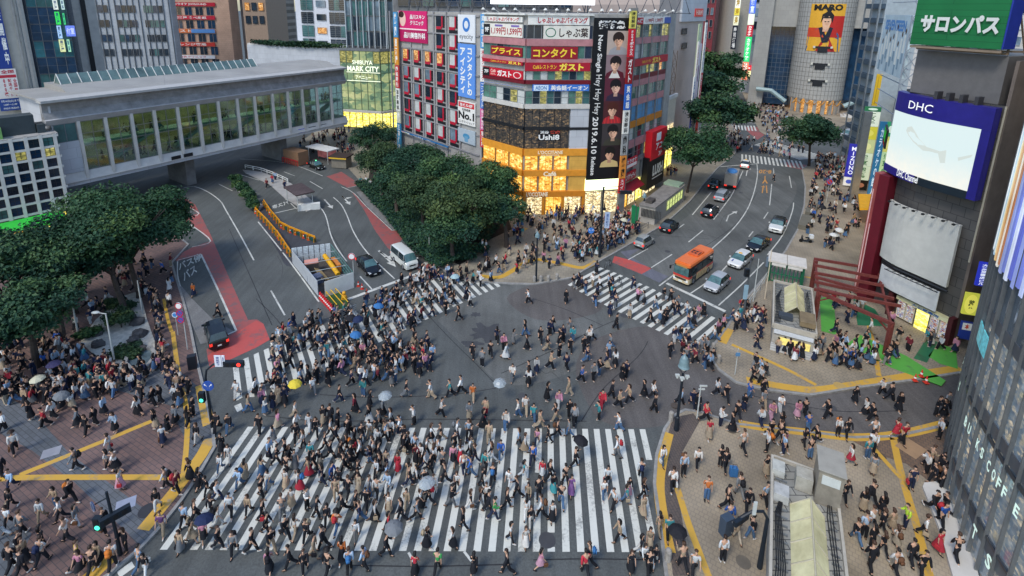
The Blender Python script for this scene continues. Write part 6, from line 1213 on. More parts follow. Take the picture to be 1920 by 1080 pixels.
for s in(1,-1):
 for i in range(4):
  if s>0 and i==3:continue
  MB().box(-2.85+i*1.42,-1.6+i*1.42,min(s*(W/2-.07),s*(W/2-.015)),max(s*(W/2-.07),s*(W/2-.015)),1.3,2.2).build('side_window',CGL,bus)
 for x in(2.0,-1.9):
  T=Matrix.Translation((x,s*(W/2-.12),.42))@Matrix.Rotation(rad(90),4,'X');m=MB(T);m.lathe([(.25,-.12),(.4,-.13),(.42,0),(.4,.13),(.25,.12)],(0,0,0),16);wh=m.build('wheel',TYRE,bus);m=MB(T);m.lathe([(.26,-.14),(.26,.14)],(0,0,0),12);m.build('rim',RIM,wh)
 MB().box(L/2-.1,L/2+.02,min(s*.55,s*.92),max(s*.55,s*.92),.55,.78).build('headlight',HEADL,bus);m=MB();m.tube([(L/2-.1,s*W*.47,2.2),(L/2+.2,s*(W*.5+.22),2.1)],.03,5);m.cbox((L/2+.2,s*(W*.5+.24),1.9),(.1,.2,.4));m.build('mirror',CBLK,bus)
MB().box(1.35,2.4,W/2-.04,W/2+.012,.4,2.2).build('door',CGL,bus);MB().box(-1.3,1.2,W/2-.02,W/2+.012,.5,1.2).build('side_poster',mat('bus_poster',(.55,.42,.22),.5,var=.5,scale=4),bus)
MB().box(L/2-.04,L/2+.03,-.7,.7,.7,.95).build('grille',pm('3a3832',.5),bus);MB().box(L/2-.02,L/2+.04,-.25,.25,.42,.58).build('number_plate',PLATE,bus);MB().box(L/2-.06,L/2-.03,-.7,.7,2.3,2.5).build('destination_board',mat('bus_display',(.02,.02,.02),.3,emit=.25,ecol=(1,.5,.1),var=0),bus)
q=at(1371,346,(1368,357),(1378,326));tr=empty('box_truck',(q['x'],q['y'],.01),q['rz'],'grey box truck with blue sheets on its load driving up the hill road','truck')
m=MB();rbox(m,-3.2,1.4,2.15,2.15,.8,2.9,.05);m.build('cargo_box',mat('truck_box',(.30,.28,.25),.6),tr);MB().box(-3.3,3.0,-.9,.9,.5,.8).build('chassis',CBLK,tr);m=MB();rbox(m,1.55,3.2,2.0,1.85,.5,2.3,.2);m.build('cab',pm('c8c8c4',.4),tr)
MB().box(3.1,3.19,-.8,.8,1.3,2.1).build('windscreen',CGL2,tr);m=MB();m.ball((-1.0,0,2.95),1.0,10,6,(1.6,.9,.35));m.build('load_sheet',mat('blue_sheet',(.06,.22,.5),.5,var=.3,scale=3),tr)
for s in(1,-1):
 MB().box(-3.36,-3.25,min(s*.55,s*1.0),max(s*.55,s*1.0),.6,.85).build('tail_light',REDL,tr)
 for x in(2.2,-1.9):
  T=Matrix.Translation((x,s*.9,.4))@Matrix.Rotation(rad(90),4,'X');m=MB(T);m.lathe([(.25,-.13),(.4,-.13),(.4,.13),(.25,.13)],(0,0,0),14);m.build('wheel',TYRE,tr)
MB().box(-3.26,-3.2,-1.0,1.0,.85,2.85).build('rear_door',mat('truck_door',(.36,.33,.29),.6),tr)
def bike(name,px,py,a,b,col,label,scooter=True,box=None):
 q=at(px,py,a,b);o=empty(name,(q['x'],q['y'],.12),q['rz'],label,'motor scooter' if scooter else 'bicycle')
 r=.24 if scooter else .33
 for x in(.62,-.58):
  T=Matrix.Translation((x,0,r))@Matrix.Rotation(rad(90),4,'X');m=MB(T)
  if scooter:m.lathe([(r*.5,-.06),(r,-.05),(r,.05),(r*.5,.06)],(0,0,0),12)
  else:m.tube([(r*math.cos(k*.4189),r*math.sin(k*.4189),0)for k in range(16)],.022,5)
  m.build('wheel',TYRE,o)
 m=MB()
 if scooter:
  m.tube([(.62,0,.25),(.5,0,.9),(.46,0,1.0)],.06,6);m.tube([(.5,0,.5),(.3,0,.28),(-.1,0,.28),(-.5,0,.5)],[.16,.12,.14,.2],8);m.cbox((.53,0,.62),(.1,.42,.6));m.build('body',pm(col,.3),o)
  MB().cbox((-.25,0,.74),(.65,.28,.12)).build('seat',CBLK,o)
 else:
  m.tube([(.62,0,r),(.42,0,.95)],.02,5);m.tube([(-.58,0,r),(0,0,.3),(.45,0,.75),(-.2,0,.8),(0,0,.3)],.02,5);m.tube([(-.58,0,r),(-.2,0,.8)],.015,5);m.build('frame',pm(col,.4),o);MB().cbox((-.22,0,.86),(.26,.14,.06)).build('saddle',CBLK,o)
 m=MB();m.tube([(.42,-.32,1.02),(.47,0,.98),(.42,.32,1.02)],.022,5);m.build('handlebar',CBLK,o)
 if box:MB().cbox((-.62,0,1.0),(.5,.5,.5)).build('delivery_box',pm(box,.5),o)
 return o
bike('delivery_scooter',1510,456,(1522,455),(1492,452),'20242a','dark delivery scooter with a white box on the right pavement',True,'d4d8da');bike('scooter',688,352,(683,345),(692,360),'14161c','black scooter at the kerb by the island trees');bike('scooter',676,349,(672,342),(680,356),'2a2e38','second dark scooter parked behind the black one')
bike('bicycle',1162,536,(1155,525),(1166,545),'3a4046','bicycle ridden across the right zebra crossing',False);bike('bicycle',1140,502,(1150,495),(1132,508),'8a8e90','silver bicycle at the end of the right zebra crossing',False)
for i in range(4):bike('bicycle',612+i*6,303+i*1.5,(606+i*6,310),(618+i*6,300),('5a6068','8a4038','40587a','6a6a60')[i],('grey','red','blue','khaki')[i]+' bicycle parked by the station hut',False)
DGREEN=pm('16202a',.5);POLE=pm('5c6064',.5,metal=.4);LGREY=pm('b8bcb8',.5);TEAL=mat('bell_lamp',(.16,.24,.26),.4,var=.15);SREDM=pm('c02430',.5);GRN=mat('green_signal',(.05,.6,.35),.3,emit=1.5,var=0);REDSIG=mat('red_signal',(.7,.03,.02),.3,emit=1.5,var=0)
def root(name,px,py,label,cat,z=.12,rz=0,group=None):p=G(px,py,z);return empty(name,(p.x,p.y,z),rz,label,cat,group)
def zat(px,py,p):
 d=ray(px,py);return CH+d.z*(p.y/d.y)
def disc(m,r,y0=-.03,y1=.03,n=20,c=(0,0,0),T=None):
 vs=[(c[0]+r*math.cos(6.2832*i/n),y,c[2]+r*math.sin(6.2832*i/n))for y in(y0,y1)for i in range(n)]
 if T is not None:vs=[T@Vector(v)for v in vs]
 m.add(vs,[tuple(range(n)),tuple(range(2*n-1,n-1,-1))]+[(i,n+i,n+(i+1)%n,(i+1)%n)for i in range(n)])
def roundsign(o,T,r,base,ring,kind):
 m=MB(T);disc(m,r);f=m.build('sign_face',pm(base,.5),o);m=MB(T@Matrix.Translation((0,-.035,0)))
 if kind=='arrows':
  for s in(-1,1):m.add([(s*.08,0,-.6*r),(s*.08,0,0),(s*.5*r,0,.25*r),(s*.42*r,0,.42*r),(s*.75*r,0,.4*r),(s*.6*r,0,.05*r),(s*.5*r,0,.12*r),(s*.2*r,0,-.1*r),(s*.2*r,0,-.6*r)],[tuple(range(9))if s>0 else tuple(range(8,-1,-1))])
  m.build('sign_symbol',pm(ring,.5),f)
 elif kind=='ring':
  n=20;m.add([(q*math.cos(6.2832*i/n),0,q*math.sin(6.2832*i/n))for q in(r,r*.78)for i in range(n)],[(i,(i+1)%n,n+(i+1)%n,n+i)for i in range(n)]);m.build('sign_symbol',pm(ring,.5),f)
 elif kind=='slash':
  n=20;m.add([(q*math.cos(6.2832*i/n),0,q*math.sin(6.2832*i/n))for q in(r,r*.78)for i in range(n)],[(i,(i+1)%n,n+(i+1)%n,n+i)for i in range(n)]);m.add([(-.65*r,-.001,.5*r),(-.5*r,-.001,.65*r),(.65*r,-.001,-.5*r),(.5*r,-.001,-.65*r)],[(0,1,2,3)]);m.build('sign_symbol',pm(ring,.5),f)
FCAM=Matrix.Identity(4)
def signal(o,T,lit='red',n=3):
 h=MB(T);h.box(-.2-.4*(n-1)/2-.15,.2+.4*(n-1)/2+.15,-.12,.16,-.22,.22)if n==3 else h.box(-.22,.22,-.12,.16,-.42,.42);b=h.build('signal_head',DGREEN,o)
 for i in range(n):
  c=((i-1)*.42,0,0)if n==3 else(0,0,.2-.4*i);on=(lit=='red' and i==(n-1 if n==3 else 0))or(lit=='green' and i==(0 if n==3 else 1))
  m=MB(T);disc(m,.15,-.14,-.12,14,c);m.build('lens',(REDSIG if lit=='red' else GRN)if on else CBLK,b)
o=root('signal_post',398,801,'dark curved signal post with a blue arrow disc at the left zebra crossing','traffic signal');p=o.location;T=lambda x,y,z,rz=0:Matrix.Translation((x,y,z))@Matrix.Rotation(rz,4,'Z')
m=MB();m.tube([(0,0,0),(0,0,2),(0,0,4.4),(.15,0,5.1),(.7,0,5.6),(1.5,0,5.75),(3.0,0,5.8)],[.12,.1,.09,.08,.08,.07,.06],8);m.build('pole',DGREEN,o)
signal(o,T(2.35,-.15,5.8),'red');roundsign(o,T(.25,-.2,3.9),.42,'2a50a0','e8e8ec','arrows')
for x,w,t in((.95,.5,'宮益坂下'),(1.5,.22,'渋谷')):b=MB(T(x,-.15,5.55)).box(0,w,-.03,.03,0,.95).build('name_plate',pm('d8dce4',.5),o);m=MB(T(x,-.15,5.55));lettering(m,t,w*.25,.1,w*.75,.85,-.04,True,.02);m.build('lettering',pm('3a4a8a',.5),b)
signal(o,T(-.35,-.2,2.9),'green',2)
o=root('signal_post',226,1040,'dark signal post with green walking lamps at the bottom of the brick plaza','traffic signal')
m=MB();m.tube([(0,0,0),(0,0,1.5),(-.1,0,4.6)],[.12,.1,.07],8);m.tube([(-.05,0,2.9),(-.75,0,2.6)],.05,6);m.tube([(-.1,0,4.2),(-.9,0,3.7)],.04,6);m.build('pole',DGREEN,o);signal(o,T(-.85,-.1,2.45),'green',2);signal(o,T(.15,0,2.9,.8),'off');roundsign(o,T(-.95,-.1,3.65,-.6),.3,'3a4a6a','8a94a8','ring')
o=root('lamp_post',1268,806,'dark green lamp post with a bell shaped teal lantern and cameras','lamp post');z=zat(1272,690,o.location)
m=MB();m.tube([(0,0,0),(0,0,1.2),(0,0,1.25),(.05,0,z-.6)],[.2,.16,.11,.09],10);m.tube([(.05,0,z-.6),(.3,0,z-.3),(.3,0,z+.05)],.03,5);m.tube([(.05,0,z-.6),(-.2,0,z-.3),(-.2,0,z+.05)],.03,5);m.build('pole',DGREEN,o)
m=MB();m.lathe([(.42,0),(.36,.15),(.33,.5),(.24,.8),(.1,.95),(.03,1.1)],(.05,0,z),16);m.build('lantern',TEAL,o);MB().ball((.05,0,z-.15),.18,10,6).build('bulb',pm('e0d8c0',.3),o)
for x,y in((-.35,0),(.35,-.1),(-.1,-.3)):m=MB();m.cbox((x,y,z-.75),(.3,.18,.14));m.ball((x,y,z-.92),.1,8,5);m.build('camera',LGREY,o)
def lamppost(px,py,topy,label,arm=.8,cat='lamp post',lamp=True,r=.07,colr=POLE,group=None,name='lamp_post',lean=0):
 o=root(name,px,py,label,cat,group=group);z=zat(px,topy,o.location);m=MB();m.tube([(0,0,0),(0,0,z*.5),(0,0,z)],[r*1.3,r,r*.8],8)
 if arm:m.tube([(0,0,z-.05),(arm,0,z+.1)],.04,5)
 m.build('pole',colr,o)
 if lamp:m=MB();m.ball((arm if arm else 0,0,z+.08),.22,10,6,(1.7,.9,.5));m.build('lantern',LGREY,o)
 return o,z
lamppost(147,628,552,'pale leaning lamp post among the dark trees',-.9,colr=LGREY);lamppost(215,680,590,'pale lamp post standing in the rock garden',-.9,colr=LGREY);lamppost(268,590,528,'thin post beside the rock garden railing',0,'post',False,.06,LGREY)
o,z=lamppost(1124,482,352,'tall dark mast with long signal arms on the corner plaza',2.2,'mast',False,.14,DGREEN,name='signal_mast');m=MB();m.tube([(0,0,z-.4),(3.4,.6,z-.9)],.05,5);m.build('arm',DGREEN,o);signal(o,T(3.0,.4,z-.85),'off')
b=MB(T(.35,-.15,4.2)).box(0,.65,-.03,.03,0,2.2).build('name_plate',pm('a8b8d0',.5),o);m=MB(T(.35,-.15,4.2));lettering(m,'道玄坂下',.15,.2,.5,2.0,-.04,True,.02);m.build('lettering',pm('2a4a8a',.5),b)
o,z=lamppost(1108,470,432,'thin post with a round blue arrow sign on the corner plaza',0,'road sign',False,.04,POLE,name='road_sign');roundsign(o,T(-.15,-.1,z-.1),.42,'3a78c8','e8ecf0','arrows')
o,z=lamppost(1005,528,440,'dark lamp post with a small teal lantern at the plaza kerb',0,colr=DGREEN,r=.1,lamp=False);m=MB();m.lathe([(.3,0),(.26,.3),(.1,.6),(.03,.8)],(0,0,z-.4),12);m.build('lantern',TEAL,o)
o,z=lamppost(1205,410,368,'dark lamp post with a teal lantern beside the subway kiosk',0,colr=DGREEN,r=.1,lamp=False);m=MB();m.lathe([(.35,0),(.3,.35),(.1,.7),(.03,.9)],(0,0,z-.3),12);m.build('lantern',TEAL,o)
o,z=lamppost(1392,607,492,'grey signal post with blue green lanterns at the right zebra crossing',0,'traffic signal',False,.1,POLE,name='signal_post');signal(o,T(-.3,-.1,z-1.2),'off',2);MB(T(-.15,-.1,z-4.2)).box(-.2,.2,-.05,.05,0,1.6).build('name_plate',pm('8aa8b8',.5),o)
lamppost(1412,565,487,'thin steel pole behind the right signal post',0,'pole',False,.05,LGREY,name='steel_pole');lamppost(1434,560,470,'thin banded pole beside the white canopy',0,'pole',False,.05,pm('d0c0a8',.5),name='steel_pole')
o,z=lamppost(1307,784,726,'white signpost with bent arrow arms at the alley corner',0,'signpost',False,.05,LGREY,name='signpost');m=MB();m.cbox((.2,0,z),(.6,.06,.14));m.cbox((.1,0,z-.3),(.5,.06,.12));m.build('arm',LGREY,o)
o,z=lamppost(1378,702,655,'thin post with a small blue plate at the alley island',0,'signpost',False,.03,LGREY,name='signpost');MB().cbox((0,-.05,z-.6),(.4,.04,.35)).build('name_plate',pm('5a88b0',.5),o)
o,z=lamppost(1424,1064,975,'dark bent signal post reaching over the front plaza',0,'traffic signal',False,.12,DGREEN,name='signal_post');m=MB();m.tube([(0,0,z),(-.3,0,z+.5),(-1.0,-.1,z+.6),(-2.1,-.2,z-.1)],.08,7);m.build('arm',DGREEN,o);signal(o,T(-1.6,-.2,z+.1,.5)@Matrix.Scale(.75,4),'off');MB(T(-1.0,-.3,z+.9)).box(-.1,.1,-.03,.03,-.3,.6).build('name_plate',LGREY,o)
o,z=lamppost(352,655,575,'thin post with three red ringed parking signs by the bus bay',0,'road sign',False,.04,LGREY,name='road_sign')
for i,(zz_,k)in enumerate(((0,'ring'),(-.75,'slash'),(-1.45,'slash'))):roundsign(o,T(-.2,-.1,z+zz_),.34,'e4e4e0' if i==0 else '3a58a8','c02838',k)
o,z=lamppost(334,628,592,'thin post with a small blue round sign left of the parking signs',0,'road sign',False,.03,LGREY,name='road_sign');roundsign(o,T(0,-.05,z),.28,'4a88c8','e0e8f0','ring')
o,z=lamppost(664,530,482,'road sign post with a red ringed disc beside the works enclosure',0,'road sign',False,.04,LGREY,name='road_sign');roundsign(o,T(-.1,-.1,z),.42,'e4e4e4','c02838','ring')
o,z=lamppost(1549,380,342,'round red and blue sign on a post in the hill road crowd',0,'road sign',False,.04,LGREY,name='road_sign');roundsign(o,T(0,-.05,z),.55,'c83438','3a6ab0','slash')
lamppost(805,470,434,'thin white pole in front of the island trees',0,'pole',False,.04,LGREY,name='steel_pole');lamppost(1585,300,240,'dark street mast right of the round tree',0,'mast',False,.12,DGREEN,name='signal_mast')
o=root('flag_banner',1190,432,'tall green banner flag on the corner plaza by the waiting crowd','banner');m=MB();m.tube([(0,0,0),(0,0,4)],.04,5);m.build('pole',POLE,o);m=MB();m.add([(-.6,-.05,1.2),(.3,0,1.0),(.5,.1,3.6),(-.7,0,4),(-.6,.0,1.2),(.3,.05,1.0),(.5,.15,3.6),(-.7,.05,4)],[(0,1,2,3),(7,6,5,4),(0,4,5,1),(1,5,6,2),(2,6,7,3),(3,7,4,0)]);m.build('cloth',pm('1a7a4a',.7),o)
A,B,Cn,D=G(549,494),G(597,556),G(664,540),G(622,484);en=empty('works_enclosure',(B.x,B.y,0),0,'white panelled works enclosure full of building material between the lanes','site fence');I=place(B.x,B.y).inverted()
def wallrun(P,Q,h,m_,name,t=.06,par=en,z0=.05):d=Q-P;return MB(I@place(P.x,P.y,0,math.atan2(d.y,d.x))).box(0,d.length,-t/2,t/2,z0,h).build(name,m_,par)
WPAN=mat('site_panel',(.62,.63,.6),.5,var=.1,scale=1.5);wallrun(A,B,1.9,mat('grey_panel',(.42,.45,.48),.5,var=.1),'fence_panel');wallrun(B+Vector((.9,-.3)),Cn,2.0,WPAN,'fence_panel')
mesh_=mat('mesh_panel',(.30,.38,.38),.6,var=.3,scale=6)
for i in range(7):
 P,Q=A.lerp(D,i/7),A.lerp(D,(i+.86)/7);wallrun(P,Q,2.1,mat('pale_mesh_panel',(.55,.6,.62),.5,var=.35,scale=5),'fence_panel',.12)
m=MB(I);d=Cn-D
for i in range(15):p_=D.lerp(Cn,i/14);m.tube([(p_.x,p_.y,0),(p_.x,p_.y,2.0)],.03,4)
for z in(.4,.9,1.4,1.95):m.tube([(D.x,D.y,z),(Cn.x,Cn.y,z)],.03,4)
m.build('mesh_fence',pm('5a8a84',.5),en);m=MB(I)
for i in range(4):p_=A.lerp(B,.2+i*.25);q_=D.lerp(Cn,.2+i*.25);m.tube([(p_.x,p_.y,1.75),(q_.x,q_.y,1.75)],.035,5)
m.build('cross_bar',pm('b8bcb8',.4,metal=.5),en)
cen=(A+B+Cn+D)/4;ax_=(Cn-D).normalized();bx2=Vector((-ax_.y,ax_.x))
def inen(u,v,z=0):q=cen+ax_*u+bx2*-v;return(q.x,q.y,z)
m=MB();m.tube([inen(-2.2,-.8,1.5),inen(.4,-.9,1.35),inen(2.3,-1.1,.9)],.28,10);tag(m.build('yellow_pipe',pm('d8a018',.5)),'thick yellow pipe lying across the works enclosure','pipe')
m=MB()
for i in range(4):m.cbox((*inen(-1.6+i*.55,-1.75)[:2],.55+.04*i),(1.1,.5,1.0),math.atan2(ax_.y,ax_.x))
tag(m.build('barrier_stack',mat('orange_plastic',(.6,.2,.03),.5,var=.4,scale=6)),'stack of orange plastic barriers inside the works enclosure','barriers')
tag(MB().cbox((*inen(-1.5,1.0)[:2],1.5),(1.6,1.2,.08),.4).build('board',pm('d09080',.6)),'pinkish board lying on the material in the works enclosure','board');tag(MB(place(*inen(-1.5,1.0)[:2],0,.4)).box(-.8,.8,-.6,.6,0,1.44).build('material_stack',pm('4a4440',.8)),'dark stack under the pinkish board','material')
for i in range(5):m=MB();m.tube([inen(-.8,.2+i*.16,.5+.1*i),inen(2.0,-.1+i*.2,.35+.08*i)],.06,5);tag(m.build('timber_pole',pm('8a7a58',.8)),'thin timber pole leaning in the works enclosure','pole','timber poles in the works enclosure')
m=MB();m.cbox((*inen(1.2,1.3)[:2],.45),(1.5,1.2,.9),.7);tag(m.build('tool_heap',mat('tool_heap_paint',(.08,.1,.16),.7,var=.6,scale=5)),'dark heap of tools in the front corner of the works enclosure','tools');m=MB();m.cbox((*inen(-.4,1.8)[:2],.5),(1.8,.5,1.0),math.atan2(ax_.y,ax_.x));tag(m.build('material_stack',mat('grey_stack',(.3,.32,.33),.7,var=.6,scale=4)),'grey stack of bags along the mesh fence','material')
struct(MB().sheet([A,B,Cn,D],.035).build('site_floor',mat('site_dirt',(.07,.06,.05),.9,var=.4,scale=2)),'dirty floor of the works enclosure','ground')
def cone_mesh():
 me=MB();me.box(-.19,.19,-.19,.19,0,.04);me.lathe([(.14,.04),(.105,.25),(.07,.48),(.03,.7)],(0,0,0),10);return me.mesh('traffic_cone',pm('c83a28',.5)),MB().lathe([(.108,.26),(.088,.4)],(0,0,0),10).mesh('reflector',pm('e4e4e0',.5))
CM,CMR=cone_mesh()
def conet(x,y,label,z=0,group=None,s=1.0):o=tag(link('traffic_cone',CM,None,place(x,y,z)@Matrix.Scale(s,4)),label,'traffic cone',group);link('reflector',CMR,o);return o
for(x,y),l in(((1715,714),'red and white traffic cone on the green mat, left of its cluster'),((1727,706),'red and white traffic cone at the back of the cluster on the green mat'),((1736,718),'red and white traffic cone on the green mat, nearest the glass building'),((672,535),'red cone beside the black hatchback, left one'),((679,540),'red cone beside the black hatchback, right one'),((688,550),'red cone at the corner of the stop line')):p_=G(x,y,.12);conet(p_.x,p_.y,l,.14 if x>1000 else 0)
bm_=MB();bm_.box(-.75,.75,-.04,.04,.72,.98);bm_.box(-.6,-.54,-.2,.2,0,.72);bm_.box(.54,.6,-.2,.2,0,.72)
BAR=bm_.mesh('works_barrier',pm('d8941c',.5));BGRE=MB().box(-.7,.7,-.06,.06,.1,.5).mesh('lower_panel',pm('1a4a44',.6))
def barrow(pts,n,label,gname):
 P=gp(pts);ls=[0]
 for i in range(len(P)-1):ls.append(ls[-1]+(P[i+1]-P[i]).length)
 for k in range(n):
  t=ls[-1]*(k+.5)/n;i=max(j for j in range(len(ls)-1)if ls[j]<=t);d=(P[i+1]-P[i]).normalized();q=P[i]+d*(t-ls[i]);o=tag(link('works_barrier',BAR,None,place(q.x,q.y,0,math.atan2(d.y,d.x))@Matrix.Scale(ls[-1]/n/1.55,4,(1,0,0))),label,'barrier',gname);link('lower_panel',BGRE,o)
  q2=P[i]+d*max(0,t-ls[i]-ls[-1]/n*.5);conet(q2.x,q2.y,'striped cone standing between '+gname,0,'cones between '+gname,1.15)
barrow([(484,392),(480,400),(500,420),(522,446),(546,482)],13,'yellow works barrier of the left barrier row along the lane','barriers of the left row');barrow([(495,384),(507,402),(528,427),(545,436),(570,446),(592,455)],13,'yellow works barrier of the right barrier row by the taxi lane','barriers of the right row')
rbm=MB();rbm.lathe([(.2,0),(.2,.1),(.14,.5),(.1,.8)],(0,0,0),10);RB=rbm.mesh('road_cushion_drum',pm('c82a2c',.5));RBW=MB().lathe([(.165,.35),(.15,.5)],(0,0,0),10).mesh('reflector',pm('e8e8e4',.5));a_,b_=G(601,560),G(630,592)
for k in range(11):q_=a_.lerp(b_,k/10);o=tag(link('drum',RB,None,place(q_.x,q_.y)),'red and white drum in the tight row beside the planter','drum','red drums beside the planter');link('reflector',RBW,o)
P4=[G(606,562),G(636,552),G(660,578),G(628,590)];pc=sum(P4,Vector((0,0)))/4;pl=empty('planter',(pc.x,pc.y,0),0,'low grass planter in front of the works enclosure','planter');I2=place(pc.x,pc.y).inverted();MB(I2).prism(P4,0,.3).build('box',KERB,pl);m=MB(I2);m.prism([pc+(q-pc)*.9 for q in P4],.3,.36);m.build('grass',mat('planter_grass',(.03,.075,.02),.9,var=.5,scale=6),pl)
for i in range(3):q_=P4[0].lerp(P4[1],.2+.3*i);r_=P4[3].lerp(P4[2],.2+.3*i);m=MB();m.tube([(q_.x,q_.y,.4),(q_.x,q_.y,.9),(r_.x,r_.y,.9),(r_.x,r_.y,.4)],.05,5);tag(m.build('guard_frame',pm('d8a820',.5)),'yellow tubular guard frame over the grass planter, %s from the left'%('first','second','third')[i],'guard frame')
q_=G(646,566);m=MB();m.ball((q_.x,q_.y,.65),.3,8,6);m.ball((q_.x,q_.y,1.1),.22,8,6);m.cbox((q_.x,q_.y,.4),(.6,.4,.3));tag(m.build('figure_barrier',pm('d89a20',.5)),'yellow rounded barrier end standing in the planter','barrier')
def railing(pts,h,label,z=.12,n=None,colr=LGREY,r=.03,rails=(1.0,.55),cat='railing',name='railing',group=None):
 P=gp(pts,z);m=MB();c0=P[0];o=empty(name,(c0.x,c0.y,z),0,label,cat,group);I3=place(c0.x,c0.y,z).inverted();ps=MB(I3);rl=MB(I3)
 for i in range(len(P)-1):
  d=P[i+1]-P[i];k=max(1,int(d.length/1.6))
  for j in range(k+1):q=P[i]+d*j/k;ps.tube([(q.x,q.y,z),(q.x,q.y,z+h)],r*1.3,5)
  for f in rails:rl.tube([(P[i].x,P[i].y,z+h*f),(P[i+1].x,P[i+1].y,z+h*f)],r,5)
 ps.build('posts',colr,o);rl.build('rails',colr,o);return o
railing([(642,598),(668,585)],.9,'silver barrier at the middle of the left zebra crossing',0,colr=STEEL,rails=(1,.75,.5,.25));railing([(460,316),(490,322),(512,330),(540,343)],.8,'long white guard rail curving towards the taxi shelter',0,colr=WHITEM,r=.06)
railing([(1122,478),(1160,458),(1195,440),(1215,428)],1.0,'grey guard rail along the kerb in front of the waiting crowd',colr=POLE);railing([(1396,585),(1425,545),(1440,520)],1.0,'pale guard rail along the right kerb by the signal post',colr=LGREY);railing([(770,442),(800,475),(850,508)],.8,'dark low fence round the planted island',colr=DGREEN)
railing([(288,560),(292,620),(296,668)],.7,'low railing along the rock garden',colr=DGREEN);railing([(487,376),(520,372)],.1,'low edge rail',0)if 0 else None
for k,(x,y)in enumerate(((1002,528),(1014,528),(1028,527),(1044,524))):p_=G(x,y,.12);tag(MB(place(p_.x,p_.y,.12)).lathe([(.2,0),(.2,.65),(.15,.75),(.02,.8)],(0,0,0),10).build('bollard',mat('granite',(.3,.28,.25),.8,var=.3,scale=5)),'stumpy granite bollard at the tip of the corner plaza, %s from the left'%('first','second','third','fourth')[k],'bollard','granite bollards')
for(x,y),l in(((1337,657),'granite bollard at the right zebra crossing'),((1347,680),'granite bollard at the tip of the alley pavement'),((1258,788),'granite bollard left of the bell lamp post'),((1252,1050),'granite bollard at the bottom of the front plaza')):p_=G(x,y,.12);tag(MB(place(p_.x,p_.y,.12)).lathe([(.2,0),(.2,.7),(.15,.8),(.02,.85)],(0,0,0),10).build('bollard',mat('granite',(.3,.28,.25),.8,var=.3,scale=5)),l,'bollard','granite bollards')
z=2.9;Q=[G(1197.5,384,z),G(1229,391,z),G(1286,347,z),G(1254,340,z)];kc=sum(Q,Vector((0,0)))/4;ks=empty('subway_kiosk',(kc.x,kc.y,.12),math.atan2((Q[2]-Q[1]).y,(Q[2]-Q[1]).x),'long grey subway entrance kiosk with green lit side windows','kiosk');I4=place(kc.x,kc.y,0,ks.rotation_euler.z).inverted()
MB(I4).prism([kc+(q-kc)*.97 for q in Q],0,z-.15).build('wall',mat('kiosk_wall',(.36,.34,.30),.7,var=.15),ks);MB(I4).prism(Q,z-.15,z).build('roof',mat('kiosk_roof',(.20,.185,.165),.8,var=.3),ks)
FK=Fac(Q[1],Q[2]);FK.root=ks;FK.M=I4@FK.W
for i in range(6):window(FK,FK.L*(.36+i*.09),FK.L*(.36+(i+.85)*.09),.9,2.45,mat('kiosk_glow',(.4,.45,.15),.4,emit=.5,ecol=(.75,.85,.3),var=.4,scale=2),pm('b8c080',.5),1,2,-.02,.06)
FK2=Fac(Q[0],Q[1]);FK2.root=ks;FK2.M=I4@FK2.W;m=FK2.mb()
for i in range(14):m.box(.5+i*.22,.6+i*.22,-.06,.05,1.1,2.4)
m.build('louvre',pm('3a3c3c',.6),ks);MB(I4@FK.W).box(1.0,2.6,1.0,2.0,z,z+.5).build('roof_unit',pm('4a4642',.6),ks);MB(I4@FK.W).box(FK.L*.82,FK.L*.99,.3,3.0,z,z+.35).build('skylight',pm('8aa08a',.3),ks)
